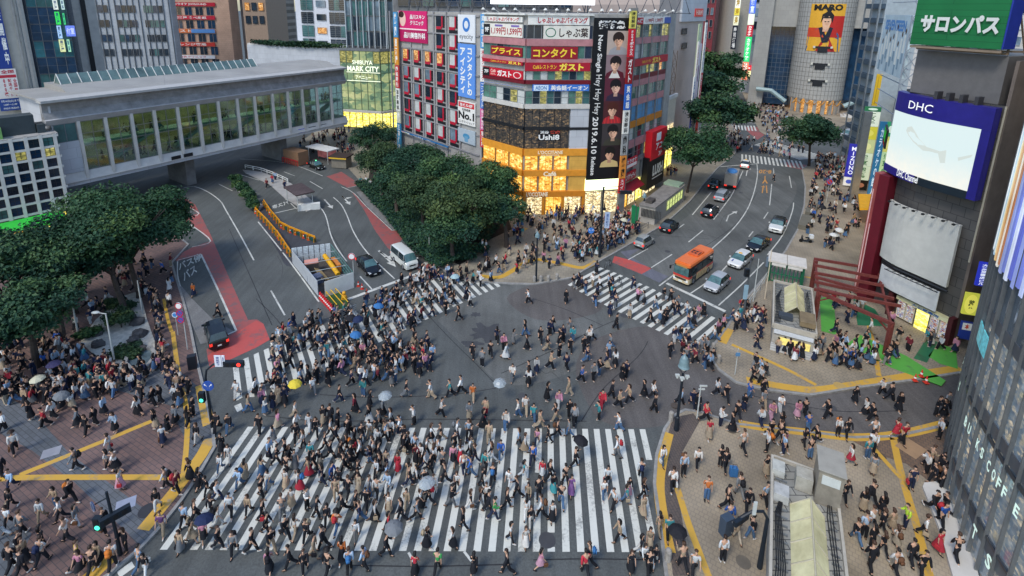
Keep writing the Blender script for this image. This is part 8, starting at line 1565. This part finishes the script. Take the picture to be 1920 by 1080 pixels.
LIST={(0,720):"20,265,mwK8B 90,390,mwK3H 20,535,mkK4 72,600,mcN2 70,712,fkK2H 58,812,fwK2 15,872,fwW4 130,862,mgK8 120,962,mkK6 142,1003,fek6 70,1050,mkK8 132,1075,mkK8 30,1078,mkK6 245,1012,mwK8B 240,932,fkK8 445,1032,myK9 320,702,feJ2P 402,668,mkK6B 240,772,fwE2 352,772,fwK1 435,802,fgW6H 385,892,mwK4 592,838,mkK6H 622,392,fwG4H 612,487,fwK4 435,487,mgK4B 652,272,mcK2B 587,172,mcK6B 780,177,mwK4B 622,62,mwK6 800,92,mkK2 862,122,mkK6 905,107,mkK4 1015,122,fkJ2 990,222,fgK2 1060,232,mkK8 1085,182,mkK6 880,252,mkE4B 945,272,fkK6 920,337,fwn3H 1115,332,fkW2H 180,202,mkK4B 258,242,mrK1 302,192,mwK4 350,140,fkk2 445,238,fgk1H 490,278,fkK2 540,228,mkK4P 410,132,fwE4 150,112,meK2B 270,102,mkK2 680,592,fwp6H 942,592,mwK4B 1000,617,mmK6B 1075,542,fkk4 1122,587,fkk8 1167,627,fkK1 890,712,fkW2 920,847,muE2 1020,942,feg2H 712,947,fkK2P 640,1042,mwK8B 530,1062,mkK8 462,1072,fpk2 792,1052,mcJ9H 822,1076,fkW2 1225,270,mkK2 1292,272,fkJ2H 1250,382,fkk2 1290,442,fwW2 1242,497,fwJ2 1350,587,mcJ2B 1382,540,fee8 1226,662,mwN6B 1402,737,feK2 1040,802,mcK8H 1102,777,mkK9 1192,742,fkK8 1152,892,fpk3H 1086,893,fee6 1232,932,mkK6 1320,962,mgK2B 1232,802,fwW6B 1302,742,mwK2 1422,952,mkK6 1336,76,mwW2 1400,160,feJ6 1440,60,fwK6 560,1010,fek2 660,500,mwk4 330,100,mkK3 30,60,mkK6 100,40,fkk2 460,30,fkK6",(480,720):"35,642,mkK6 40,777,mkK6H 150,757,mgG8 65,852,mkK6 206,692,fwe2H 170,872,mkK3 222,857,fwE8 290,707,mwK6P 345,757,mkK6 452,642,meE2 405,797,fkK2 455,832,moJ8B 250,602,fwr4B 75,592,fwJ2 35,512,fej8 118,457,mkK9 175,512,mkK8 222,477,fgg3 330,977,meE6H 195,1037,mkK4 277,1062,mkK2 78,1062,fpk8B 92,942,mkE3 290,887,mkK2B 382,932,mkK4 405,1076,mkK8 487,1002,fok8 527,1062,mcK8B 612,1042,mcK4B 735,972,mkK6U 565,877,fwG2 562,722,mkK6 580,612,fee2 622,702,mkK2 670,772,fwk6H 750,722,fwe2H 745,832,frk6 745,612,mcW2 680,527,fwK2 572,542,mkK6 500,502,mkK4 552,412,frK8 592,382,mkG6 645,452,fnJ4 735,472,feN2 800,492,frr2H 862,372,fkk4 895,392,mcK8 820,772,mkK4 850,702,feE2 905,767,mgK6 925,700,fwk6U 860,542,feE8 950,592,mkK2 1002,632,mwW2H 1065,562,mkK4 1100,692,mkG6P 1130,602,fwK2 1168,500,mwN8 1206,705,fkW6H 1168,817,fkK4 1110,922,fwk4H 960,922,fkk6B 1295,672,mwK2 1337,767,mvN6 1332,562,mkK8B 1292,492,mtK2 1272,582,fkK6 1310,327,meE8 1377,422,mbJ2 1327,432,fkW4 1202,402,fwK6 1197,312,mcK2B 1130,312,mwN6B 1042,322,mkE4 985,332,fwk6 1410,702,mkK6 1422,582,fwW2 1432,892,fwK6 1022,1062,mvK8 895,1078,frk8 1225,1079,fkk8 1412,1072,mkK4 890,227,mwK4B 762,237,mwK4 712,182,mgK6 1042,182,mwK6H 1200,202,fge2 1277,252,mkK6 1405,252,fwj2 1290,182,fer8 845,72,mkG6B 985,82,fwE4 1092,72,mtK4B 1155,52,mwK4 1220,87,foe2H 605,67,mtJ2 470,102,mkN6 420,222,fkK8 382,222,mkE2B 340,292,mkK2B 227,262,mwK6B 125,247,fpe9 52,172,fwJ6 22,272,mkK2 132,107,meE2 222,187,fwE6 302,262,fwW2 272,367,fwK4 102,337,fgg4 640,130,mkK6 560,160,fmK4 640,220,fkW4 520,300,mkK8 460,250,fkk6 450,340,mkK6 420,300,mwK6 600,330,mkJ2 690,350,fwk2 830,340,mkK2B 480,420,fkk6 420,430,mkK6 360,470,fke2 300,520,fer4 430,560,mbN6 470,580,mkK2 390,380,mkK6 310,430,mtK2 340,480,fkk8 960,400,mwK6 930,440,fwk2 1000,450,fwK8 980,500,mkK6 1110,450,fpk2 1150,440,fwr8 1120,380,mkK2 1210,520,mbJ4 1050,480,mgK8 900,440,fmk2 690,440,mkK6 520,640,mkK8 760,300,mwK2 720,300,feK6 640,300,fwE2 680,640,mwK8 550,880,mkN2 230,330,mkK2 190,450,fkk6 170,580,fwe2",(960,720):"35,182,mwJ4B 75,162,fwE2 120,207,ftj2 155,247,feE6 195,97,fkk6 245,207,mkE4B 262,132,fpW2 320,62,meE4 350,232,mgK8 322,182,fkK2B 487,202,ftk4 505,137,frr2 600,262,fwJ4H 600,132,meK6 657,107,meK4 560,77,fkK6 742,72,fkK4 800,157,mkK6B 790,82,mwK6 40,352,fcK4H 70,382,fwe6 140,347,fpN2B 205,332,fkK4 252,302,mkK6B 320,297,fgJ4 352,467,mkK6U 590,412,mwG4B 115,452,mbN8 170,527,frw2 210,547,mkK6 300,570,mkK8 332,622,fuu2 275,687,mkJ8 232,612,fkt2 65,532,ftW6B 30,642,mkK4 90,662,feK2 150,642,mkK8 165,757,mwK4B 225,772,fwk2 80,752,fwW8 105,802,fkW2 75,917,fww2 5,892,fwn6H 535,572,mwK2H 515,647,fwJ2 570,702,mwK1 640,672,ftJ6H 655,622,fkp2 722,542,mwK8B 735,642,fkK6 735,737,fee2 600,887,feK4 770,932,fee2 802,1027,fkW2 826,847,feE8 876,872,mtK2 720,962,fkW6 742,1012,fwK2 665,1057,fkk2P 770,1078,mkK8 160,1042,fpp6H 435,1027,mkK4B 410,1080,mrK8 955,1042,meK8U 1020,1076,mwK2 845,457,fwJ2H 900,602,mwK8H 962,517,mcK2B 1040,472,mwK2 1092,657,moJ2 1170,467,fkK8 1197,492,fkK8S 1275,637,mgG8B 1205,702,mkK6 1320,717,mkK2 1220,802,mbK8 1262,882,feE8 1182,1002,mwK8 1340,872,mkJ6 1297,382,mwK8 1105,307,fre2 1085,207,frk6 1170,237,mwN6H 1237,267,mkK4H 1265,192,mkK8B 1200,97,mkK2 1330,82,mbJ6 1410,132,mgE2 1397,232,mwN8 1012,132,mnN2 1040,152,mkK2 1430,382,mwK4B 1425,512,fke2 1420,682,mcK2 945,112,mcK6 1410,62,fkk2 1300,150,fkn2 1150,60,fwk6",(1440,720):"65,152,fwW2U 160,192,fpp2 205,182,mkK8B 222,262,mbJ8 330,192,fkK4 485,102,mkK2 545,172,mwK4 580,202,mkK4B 640,62,mwK4 682,92,mkK6 730,152,mkK2 390,292,fwK2B 440,302,fkK2 590,312,mwK8 555,422,mtJ8 582,392,mwK2 715,302,frr6 755,337,mrK2H 460,452,fwr4 495,467,fkk2 585,512,fge9 960,307,mwK4B 800,592,mnN2H 430,662,fkK2 942,177,mkK3B 1003,132,mgK2 985,182,fkk4 905,467,meK6P 942,482,mkK8 925,562,mkK4B 975,592,mkK8 530,717,fke8 575,682,mkK8 635,742,fkk8 490,892,mkJ8 535,867,mcK8 577,822,mwK8 640,832,fkK8 580,922,fkK8 640,962,fkK8 715,922,fwe8B 765,812,mlN4 870,862,fwK3H 800,1012,mkK8H 710,1072,mwK8B 570,1047,mkK8 857,1079,mkK2 922,732,mkK2 952,742,mkK8 985,742,mkK4 970,802,mbK2B 950,942,frr2H 1050,992,mkK8 612,1079,mtK8 835,1080,fwK8 200,352,fkK2 232,422,mkJ8 85,372,fpk2 75,262,mkK8 265,342,mkK4 208,342,fkK2 82,397,mcN4 60,330,mkK6 20,400,mcK8 10,310,mkK2 15,200,fpp2 690,830,fee8"}
PEOPLE=[]
for(ox,oy),t in LIST.items():
 for q in t.split():
  x,y,c=q.split(',');PEOPLE.append((ox+float(x)/3,oy+float(y)/3,c[0],c[1],c[2],c[3],c[4:]))
rx=random.Random(5)
for k in range(50):PEOPLE.append((rx.triangular(500,960,640),rx.triangular(790,985,850),rx.choice('mmf'),rx.choice('kkkkkknnnwwwgc'),rx.choice('KKKKKNNJGk'),rx.choice('644'),rx.choice(['','','','B','H'])))
def in_poly(x,y,P):
 r=False;j=len(P)-1
 for i in range(len(P)):
  if(P[i][1]>y)!=(P[j][1]>y)and x<(P[j][0]-P[i][0])*(y-P[i][1])/(P[j][1]-P[i][1])+P[i][0]:r=not r
  j=i
 return r
FRONTZ=[(285,1038),(462,796),(1210,800),(1250,870),(1230,1045)]
SW=[k1+[(-500,1400),(-900,700),(-500,470),(60,425)],k2+[(1180,250),(1100,330),(900,350),(700,250),(600,240)],[(1860,640),(1700,560),(1640,420),(1625,330)]+k3b[::-1]+k3[1:],k4+[(2100,790),(2100,1300),(1300,1300)]]
def floor_z(x,y):return .125 if any(in_poly(x,y,P)for P in SW)else .006
def place_of(x,y):
 if in_poly(x,y,FRONTZ):return 'on front crossing'
 if in_poly(x,y,SW[3]):return 'on front plaza'
 if in_poly(x,y,SW[0]):return 'on brick plaza'
 if in_poly(x,y,SW[2]):return 'on alley pavement'
 if y>1030:return 'below front crossing'
 if x<610 and y<800:return 'by left crossing'
 if x>1300:return 'in alley lane'
 return 'in mid crossing'
rp=random.Random(77);INFO=[];occupied=[]
for(x,y,sx,tc,bc,dr,ex)in PEOPLE:
 p=G(x,y,floor_z(x,y))
 if any((p-q).length<.38 for q in occupied):continue
 occupied.append(p);fem=sx=='f';b=bc.lower();skirt_=bc.islower();kind='skirt' if skirt_ else 'trousers'
 if 'U' in ex:pi=7
 elif 'P' in ex:pi=rp.choice([5,6])
 elif place_of(x,y)=='on front plaza' and rp.random()<.45:pi=rp.choice([4,5,4,9])
 elif 'H' in ex:pi=rp.choice([9,9,3])
 else:pi=rp.choice([0,1,0,1,2,3,6,9])
 if y>1060 and 'U' not in ex:pi=rp.choice([0,1,3])
 stand=pi in(4,5,8);bag=None
 if 'B' in ex:bag=(rp.choice(['black','black','navy','grey','brown','red','blue','orange'])if tc!='k' else rp.choice(['grey','blue','brown','red','orange','beige']))+' backpack'
 elif 'H' in ex:bag=rp.choice(['black','brown','white','beige','red'])+' handbag'
 elif 'S' in ex:bag='blue suitcase'
 elif 'U' in ex:bag='grey umbrella' if abs(x-717)<20 else 'clear umbrella' if abs(x-788)<3 else 'black umbrella'
 INFO.append(dict(x=x,y=y,p=p,fem=fem,tc=tc,b=b,kind=kind,dr=dr,pi=pi,stand=stand,bag=bag,place=place_of(x,y)))
INFO.sort(key=lambda i:-i['y']);REST=INFO[315:];INFO=INFO[:315]
ORD=['first','second','third','fourth','fifth','sixth','seventh','eighth','ninth','tenth','eleventh','twelfth','thirteenth','fourteenth','fifteenth','sixteenth','seventeenth','eighteenth','nineteenth','twentieth']
def uniq(items,base):
 by={}
 for i in items:by.setdefault(base(i),[]).append(i)
 out={}
 for s,L_ in by.items():
  L_.sort(key=lambda i:i['x'])
  for k,i in enumerate(L_):out[id(i)]=s if len(L_)==1 else s+', '+(ORD[k]+' from left' if k<20 else ORD[len(L_)-1-k]+' from right')
 return out
def pdesc(i):return 'person in %s top, %s %s%s, %s %s'%(TOPS[i['tc']][0],BOTS[i['b']][0],i['kind'],', '+i['bag']if i['bag']else '','standing' if i['stand']else 'walking '+DN[i['dr']],i['place'])
LAB=uniq(INFO,pdesc);BLAB=uniq([i for i in INFO if i['bag']],lambda i:'%s of person in %s top, %s %s, %s'%(i['bag'],TOPS[i['tc']][0],BOTS[i['b']][0],i['kind'],i['place']))
BM_=MB();BM_.box(-.12,.1,-.15,.15,0,.4);BM_.box(.1,.14,-.11,.11,.05,.22)
def bagmesh():
 bm=bmesh.new();bmesh.ops.create_cube(bm,size=1);bmesh.ops.scale(bm,vec=(.2,.29,.42),verts=bm.verts);bmesh.ops.bevel(bm,geom=bm.edges[:]+bm.verts[:],offset=.06,segments=2,affect='EDGES')
 me=bpy.data.meshes.new('backpack');bm.to_mesh(me);bm.free();q=MB();q.v=[tuple(v.co)for v in me.vertices];q.f=[tuple(p.vertices)for p in me.polygons];q.mi=[0]*len(q.f);bpy.data.meshes.remove(me);q.box(-.145,-.1,-.1,.1,-.16,.03);return q.mesh('backpack',CLOTH,True)
BACK=bagmesh();q=MB();q.cbox((0,0,-.12),(.28,.1,.22));HANDB=q.mesh('handbag',CLOTH);q=MB();q.tube([(-.1,0,0),(-.06,0,.16),(.06,0,.16),(.1,0,0)],.012,5);HANDLE=q.mesh('handle',CLOTH)
SUIT=MB();SUIT.cbox((0,0,.38),(.28,.45,.62));SUIT=SUIT.mesh('suitcase',CLOTH);q=MB();q.tube([(-.1,-.12,.68),(-.1,-.12,1.0),(-.1,.12,1.0),(-.1,.12,.68)],.014,5);SUITH=q.mesh('handle',CBLK)
def umb_mesh():
 q=MB();n=8;V=[]
 for j,(r,z)in enumerate(((0.02,.26),(.25,.2),(.44,.08),(.56,-.06))):
  for k in range(n):a=6.2832*k/n;V.append((r*math.cos(a),r*math.sin(a),z))
 F=[(j*n+k,(j+1)*n+k,(j+1)*n+(k+1)%n,j*n+(k+1)%n)for j in range(3)for k in range(n)];q.add(V,F);q.add([(a,b,c-.012)for a,b,c in V],[f[::-1]for f in F]);return q.mesh('canopy',CLOTH)
UMB=umb_mesh();q=MB();q.tube([(0,0,-.85),(0,0,.32)],.012,6);q.tube([(0,0,-.85),(.03,0,-.92),(.06,0,-.88)],.014,6);UMBS=q.mesh('shaft',CBLK)
UCLEAR=mat('clear_plastic',(.45,.5,.52),.15,var=.1,spec=.8);UCLEAR.node_tree.nodes['Principled BSDF'].inputs['Alpha'].default_value=.45
BC=dict(black=(.014,.014,.018),navy=(.015,.025,.07),grey=(.16,.17,.18),brown=(.13,.06,.03),red=(.4,.03,.04),blue=(.04,.15,.35),orange=(.55,.17,.03),white=(.6,.6,.57),beige=(.38,.3,.2),clear=(.5,.55,.56),yellow=(.65,.5,.05),purple=(.10,.08,.16),teal=(.3,.42,.44),cream=(.5,.48,.36))
def umbrella(x,y,z,col,label,tilt=0,rz=0):
 M=Matrix.Translation((x,y,z))@Matrix.Rotation(rz,4,'Z')@Matrix.Rotation(tilt,4,'Y');o=tag(link('umbrella',UMB,None,M),label,'umbrella','umbrellas in the crowd');o.color=(*BC[col],1)
 if col=='clear':o.material_slots[0].link='OBJECT';o.material_slots[0].material=UCLEAR
 link('shaft',UMBS,o);return o
def tint(c,k=.22):
 f=1+k*(rp.random()-.5)*2;h=rp.uniform(-.06,.06);return(max(.004,c[0]*f*(1+h)),max(.004,c[1]*f),max(.004,c[2]*f*(1-h)))
for i in INFO:
 fem,pi=i['fem'],i['pi'];J=proto(pi,fem)[1];hgt=rp.gauss(1.0,.035)*(.965 if fem else 1.04)*(1.06 if i['place']in('on brick plaza','on front plaza')else 1.0);rz=rad(HD[i['dr']]+rp.uniform(-18,18));M=place(i['p'].x,i['p'].y,floor_z(i['x'],i['y']),rz)@Matrix.Scale(hgt,4)
 o=tag(link('person',pmesh(pi,fem,'body',None),None,M),LAB[id(i)],'person','people crossing and waiting')
 lng=rp.random()<(.92 if i['tc']in 'kneg' else .6);coat=lng and i['tc']in 'kne' and rp.random()<.3
 t=link('coat' if coat else 'shirt',pmesh(pi,fem,'coat' if coat else 'top_long' if lng else 'top_short',CLOTH),o);t.color=(*tint(TOPS[i['tc']][1]),1)
 bt=('skirt' if rp.random()<.65 else 'mini')if i['kind']=='skirt' else 'trousers'
 t=link('skirt' if i['kind']=='skirt' else 'trousers',pmesh(pi,fem,bt,CLOTH),o);t.color=(*tint(BOTS[i['b']][1]),1)
 t=link('shoes',pmesh(pi,fem,'shoes',CLOTH),o);t.color=(*rp.choice([(.015,.015,.017),(.02,.018,.017),(.5,.5,.48),(.1,.06,.04)]),1)
 t=link('hair',pmesh(pi,fem,rp.choice(['hair_long','hair_long','hair_bob'])if fem else 'hair_short' if rp.random()<.95 else 'hat',HAIRM),o);t.color=(*rp.choice([(.012,.01,.01),(.015,.012,.011),(.03,.018,.013),(.06,.032,.02)]),1)
 if i['bag']:
  c,k=i['bag'].split();W_M=M
  if k=='backpack':b=tag(link('backpack',BACK,None,M@Matrix.Translation((J['che'][0]-.24,0,J['che'][2]-.04))),BLAB[id(i)],'backpack','bags carried by people')
  elif k=='handbag':h=J['par'];b=tag(link('handbag',HANDB,None,M@Matrix.Translation((h[0],h[1]-.02,h[2]-.16))),BLAB[id(i)],'handbag','bags carried by people');t=link('handle',HANDLE,b);t.color=(*BC[c],1)
  elif k=='suitcase':b=tag(link('suitcase',SUIT,None,M@Matrix.Translation((-.3,-.4,0))),BLAB[id(i)],'suitcase');link('handle',SUITH,b)
  else:h=Vector(J['pal']);w_=M@(h+Vector((.02,0,.8)));b=umbrella(w_.x,w_.y,w_.z,c,BLAB[id(i)],rp.uniform(-.2,.2),rz)
  b.color=(*BC[c],1)
TPL=[]
for pi,fem in((0,False),(1,False),(3,False),(5,False),(2,False),(1,True),(0,True),(5,True),(9,True),(6,False)):
 a=PO[pi];J=pose(a[0],a[1],a[2],fem,.04,a[3],a[4]);d=make_person(J,fem,0,False);V=[];F=[];S=[]
 for part,slot in((d['body'],0),(d['top_long' if pi%2 else 'top_short'](),1),(d['skirt' if fem and pi in(1,5,9)else 'trousers'](),2),(d['hair_long' if fem else 'hair_short'](),3),(d['shoes'](),4)):
  b=len(V);V+=part[0];F+=[tuple(k+b for k in f)for f in part[1]];S+=[slot]*len(part[0])
 TPL.append((np.array(V),F,np.array(S)))
ZONES=[([(470,770),(500,660),(560,605),(640,590),(720,560),(760,560),(700,660),(620,720),(560,770)],98,'63','d'),([(690,570),(760,520),(930,505),(935,535),(800,610),(720,640)],62,'36','d'),([(560,720),(700,640),(800,640),(860,700),(860,725),(560,725)],62,'6394','d'),([(860,690),(960,620),(1100,620),(1240,690),(1240,722),(860,725)],24,'6482','d'),([(0,655),(140,640),(170,668),(230,705),(290,690),(300,700),(260,740),(120,758),(0,722)],86,'2864','d'),([(282,560),(300,560),(308,640),(330,700),(372,740),(330,760),(300,700)],32,'8264','d'),([(0,725),(180,735),(190,750),(100,765),(0,765)],16,'64','d'),([(70,470),(330,500),(330,560),(250,560),(120,640),(20,640)],60,'8264','d'),([(985,410),(1095,408),(1180,425),(1195,436),(1120,478),(1062,508),(1000,505),(940,480),(955,440)],85,'2468','d'),([(1120,418),(1198,428),(1200,442),(1118,484),(1060,505)],85,'3366','d'),([(900,470),(1000,500),(980,518),(900,515)],14,'46','d'),([(985,404),(1200,395),(1190,420),(990,418)],26,'46','l'),([(1110,508),(1160,520),(1345,598),(1370,606),(1340,662),(1200,600),(1070,540)],36,'3197','d'),([(1250,625),(1330,660),(1345,700),(1270,700)],16,'2864','d'),([(1370,600),(1410,560),(1440,620),(1420,660),(1370,640)],18,'3197','d'),([(1400,650),(1480,680),(1640,700),(1690,672),(1580,640),(1450,668)],36,'4682','d'),([(1445,655),(1525,665),(1530,672),(1450,668)],6,'8','d'),([(1390,690),(1440,700),(1430,722),(1400,716)],5,'4','d'),([(1540,560),(1700,600),(1680,660),(1560,640)],12,'4628','d'),([(1680,640),(1790,650),(1790,672),(1690,660)],7,'4','d'),([(1522,335),(1600,335),(1615,420),(1570,478),(1500,470),(1515,400)],62,'2828','d'),([(1530,296),(1600,300),(1598,345),(1522,345)],85,'2828','d'),([(1420,180),(1455,190),(1500,240),(1490,285),(1440,268),(1412,200)],130,'2828','d'),([(1365,255),(1500,285),(1550,300),(1480,300),(1370,285)],42,'4646','d'),([(1340,240),(1385,245),(1395,290),(1340,285)],40,'4646','d'),([(1420,140),(1440,140),(1450,185),(1420,180)],25,'28','d'),([(560,252),(655,248),(668,290),(620,300),(560,285)],70,'4682','d'),([(1195,350),(1270,330),(1240,320),(1190,345)],14,'28','l'),([(1210,395),(1190,392),(1170,410),(1185,425)],8,'2','d'),([(1730,880),(1790,860),(1775,900),(1755,960),(1735,900)],6,'4','d'),([(672,330),(700,350),(690,360),(668,345)],3,'2','d'),([(495,350),(505,330),(590,390),(580,396)],4,'2','d')]
FIX=[(991,569,'w','k','4'),(1061,568,'k','k','2'),(1031,628,'n','k','2'),(1013,643,'k','k','2'),(988,656,'k','k','4'),(1055,638,'n','k','2'),(1069,660,'k','k','2'),(1048,670,'k','k','3'),(1095,658,'k','k','2'),(1104,643,'w','k','8'),(1032,692,'e','k','6'),(1153,686,'w','k','8'),(1090,716,'b','k','6'),(1155,617,'k','k','6'),(1115,573,'n','j','2'),(1180,596,'w','e','2'),(1143,591,'n','n','2'),(948,673,'w','w','6'),(886,671,'k','k','2'),(860,601,'k','k','4'),(882,575,'w','k','4'),(962,645,'g','g','6'),(1256,668,'k','k','2'),(1284,658,'w','k','4'),(1315,660,'g','g','1'),(409,595,'k','k','6'),(318,545,'w','w','8'),(318,575,'w','k','8'),(1450,340,'k','k','2'),(364,555,'o','n','2')]
pts=[]
for x,y,t,b,d in FIX:p=G(x,y,floor_z(x,y));pts.append((p,TOPS[t][1],BOTS[b][1],rad(HD[d]),floor_z(x,y)));occupied.append(p)
for i in REST:pts.append((i['p'],TOPS[i['tc']][1],BOTS[i['b']][1],rad(HD[i['dr']]),floor_z(i['x'],i['y'])))
for poly,n,dirs,_ in ZONES:
 W_=[G(*q)for q in poly];x0,x1,y0,y1=min(q.x for q in W_),max(q.x for q in W_),min(q.y for q in W_),max(q.y for q in W_);k=tr_=0;wp=[(q.x,q.y)for q in W_]
 while k<n and tr_<n*30:
  tr_+=1;p=Vector((rp.uniform(x0,x1),rp.uniform(y0,y1)))
  if not in_poly(p.x,p.y,wp)or any(abs(p.x-q.x)+abs(p.y-q.y)<.5 for q in occupied):continue
  occupied.append(p);k+=1;t=rp.choice('kkkkkkkkkkknnnnnnwwwwwwggccermbtp');b=rp.choice('kkkkkkknnnjjgew');dd=Vector((p.x,p.y,0));v=Vector((p.x,p.y*_c+CH*_s,0));sx=CX+p.x*CF/(p.y*_c+CH*_s);sy=CY+(CH*_c-p.y*_s)*CF/(p.y*_c+CH*_s);pts.append((p,TOPS[t][1],BOTS[b][1],rad(HD[rp.choice(dirs)]+rp.uniform(-35,35)),floor_z(sx,sy)))
for k in range(90):
 q=FR.A+FR.e*rp.uniform(5,FR.L-1)+Vector((-FR.e.y,FR.e.x))*(rp.uniform(.8,4.4)if k%3 else rp.uniform(1.8,4.3));pts.append((q,TOPS[rp.choice('kkknwwge')][1],BOTS[rp.choice('kknjg')][1],FR.ang+rp.choice([0,math.pi]),zw0_+.09 if k%3 else zw0_+3.86))
VV,FF,CC=[],[],[];off=0;HAIRC=[(.012,.01,.01),(.03,.018,.013)]
for p,tc,bc,rz,z in pts:
 V,F,S=rp.choice(TPL);s=rp.gauss(1.0,.04);c,sn=math.cos(rz)*s,math.sin(rz)*s
 VV.append(np.stack([V[:,0]*c-V[:,1]*sn+p.x,V[:,0]*sn+V[:,1]*c+p.y,V[:,2]*s+z],1));FF+=[tuple(k+off for k in f)for f in F];off+=len(V)
 pal=np.array([(.50,.30,.20),tint(tc),tint(bc),rp.choice(HAIRC),rp.choice([(.015,.015,.017),(.45,.45,.43)])]);CC.append(pal[S])
me=bpy.data.meshes.new('crowd');me.from_pydata(np.concatenate(VV).tolist(),[],FF);at_=me.attributes.new('tone','FLOAT_COLOR','POINT');cc=np.concatenate(CC);at_.data.foreach_set('color',np.concatenate([cc,np.ones((len(cc),1))],1).ravel());me.materials.append(clothmat('crowd_clothing',.8,'tone'));me.update()
tag(link('crowd',me),'dense crowd of small distant people on the far crossings and pavements','crowd',kind='stuff')
for x,y,c,l in((937,717,'clear','clear umbrella alone right of the middle of the crossing'),(722,741,'clear','clear umbrella in the left of the crossing crowd'),(553,719,'yellow','yellow umbrella at the foot of the left crossing'),(710,573,'blue','bright blue umbrella at the barrier of the left crossing'),(667,627,'blue','blue umbrella in the thick of the left crossing crowd'),(658,595,'black','black umbrella left of a pair beside the silver barrier'),(671,598,'navy','dark navy umbrella right of a pair beside the silver barrier'),(853,518,'teal','pale teal umbrella at the far end of the left crossing'),(383,972,'navy','navy umbrella at the lower left edge of the front crossing'),(100,682,'purple','dark purple umbrella in the brick plaza crowd'),(70,710,'cream','cream umbrella in the brick plaza crowd'),(115,741,'grey','grey umbrella below the brick plaza crowd'),(1543,388,'black','black umbrella left of a pair on the hill road pavement'),(1558,391,'black','black umbrella right of a pair on the hill road pavement'),(1574,431,'white','white umbrella right of a pair on the hill road pavement'),(1563,440,'white','white umbrella left of a pair on the hill road pavement'),(1170,412,'cream','cream umbrella in the waiting crowd on the corner plaza')):
 p=G(x,y,2.0);umbrella(p.x,p.y,2.0,c,l,rp.uniform(-.25,.25),rp.random()*6)
print('PEOPLE',len(INFO),'crowd',len(pts),'verts',off)
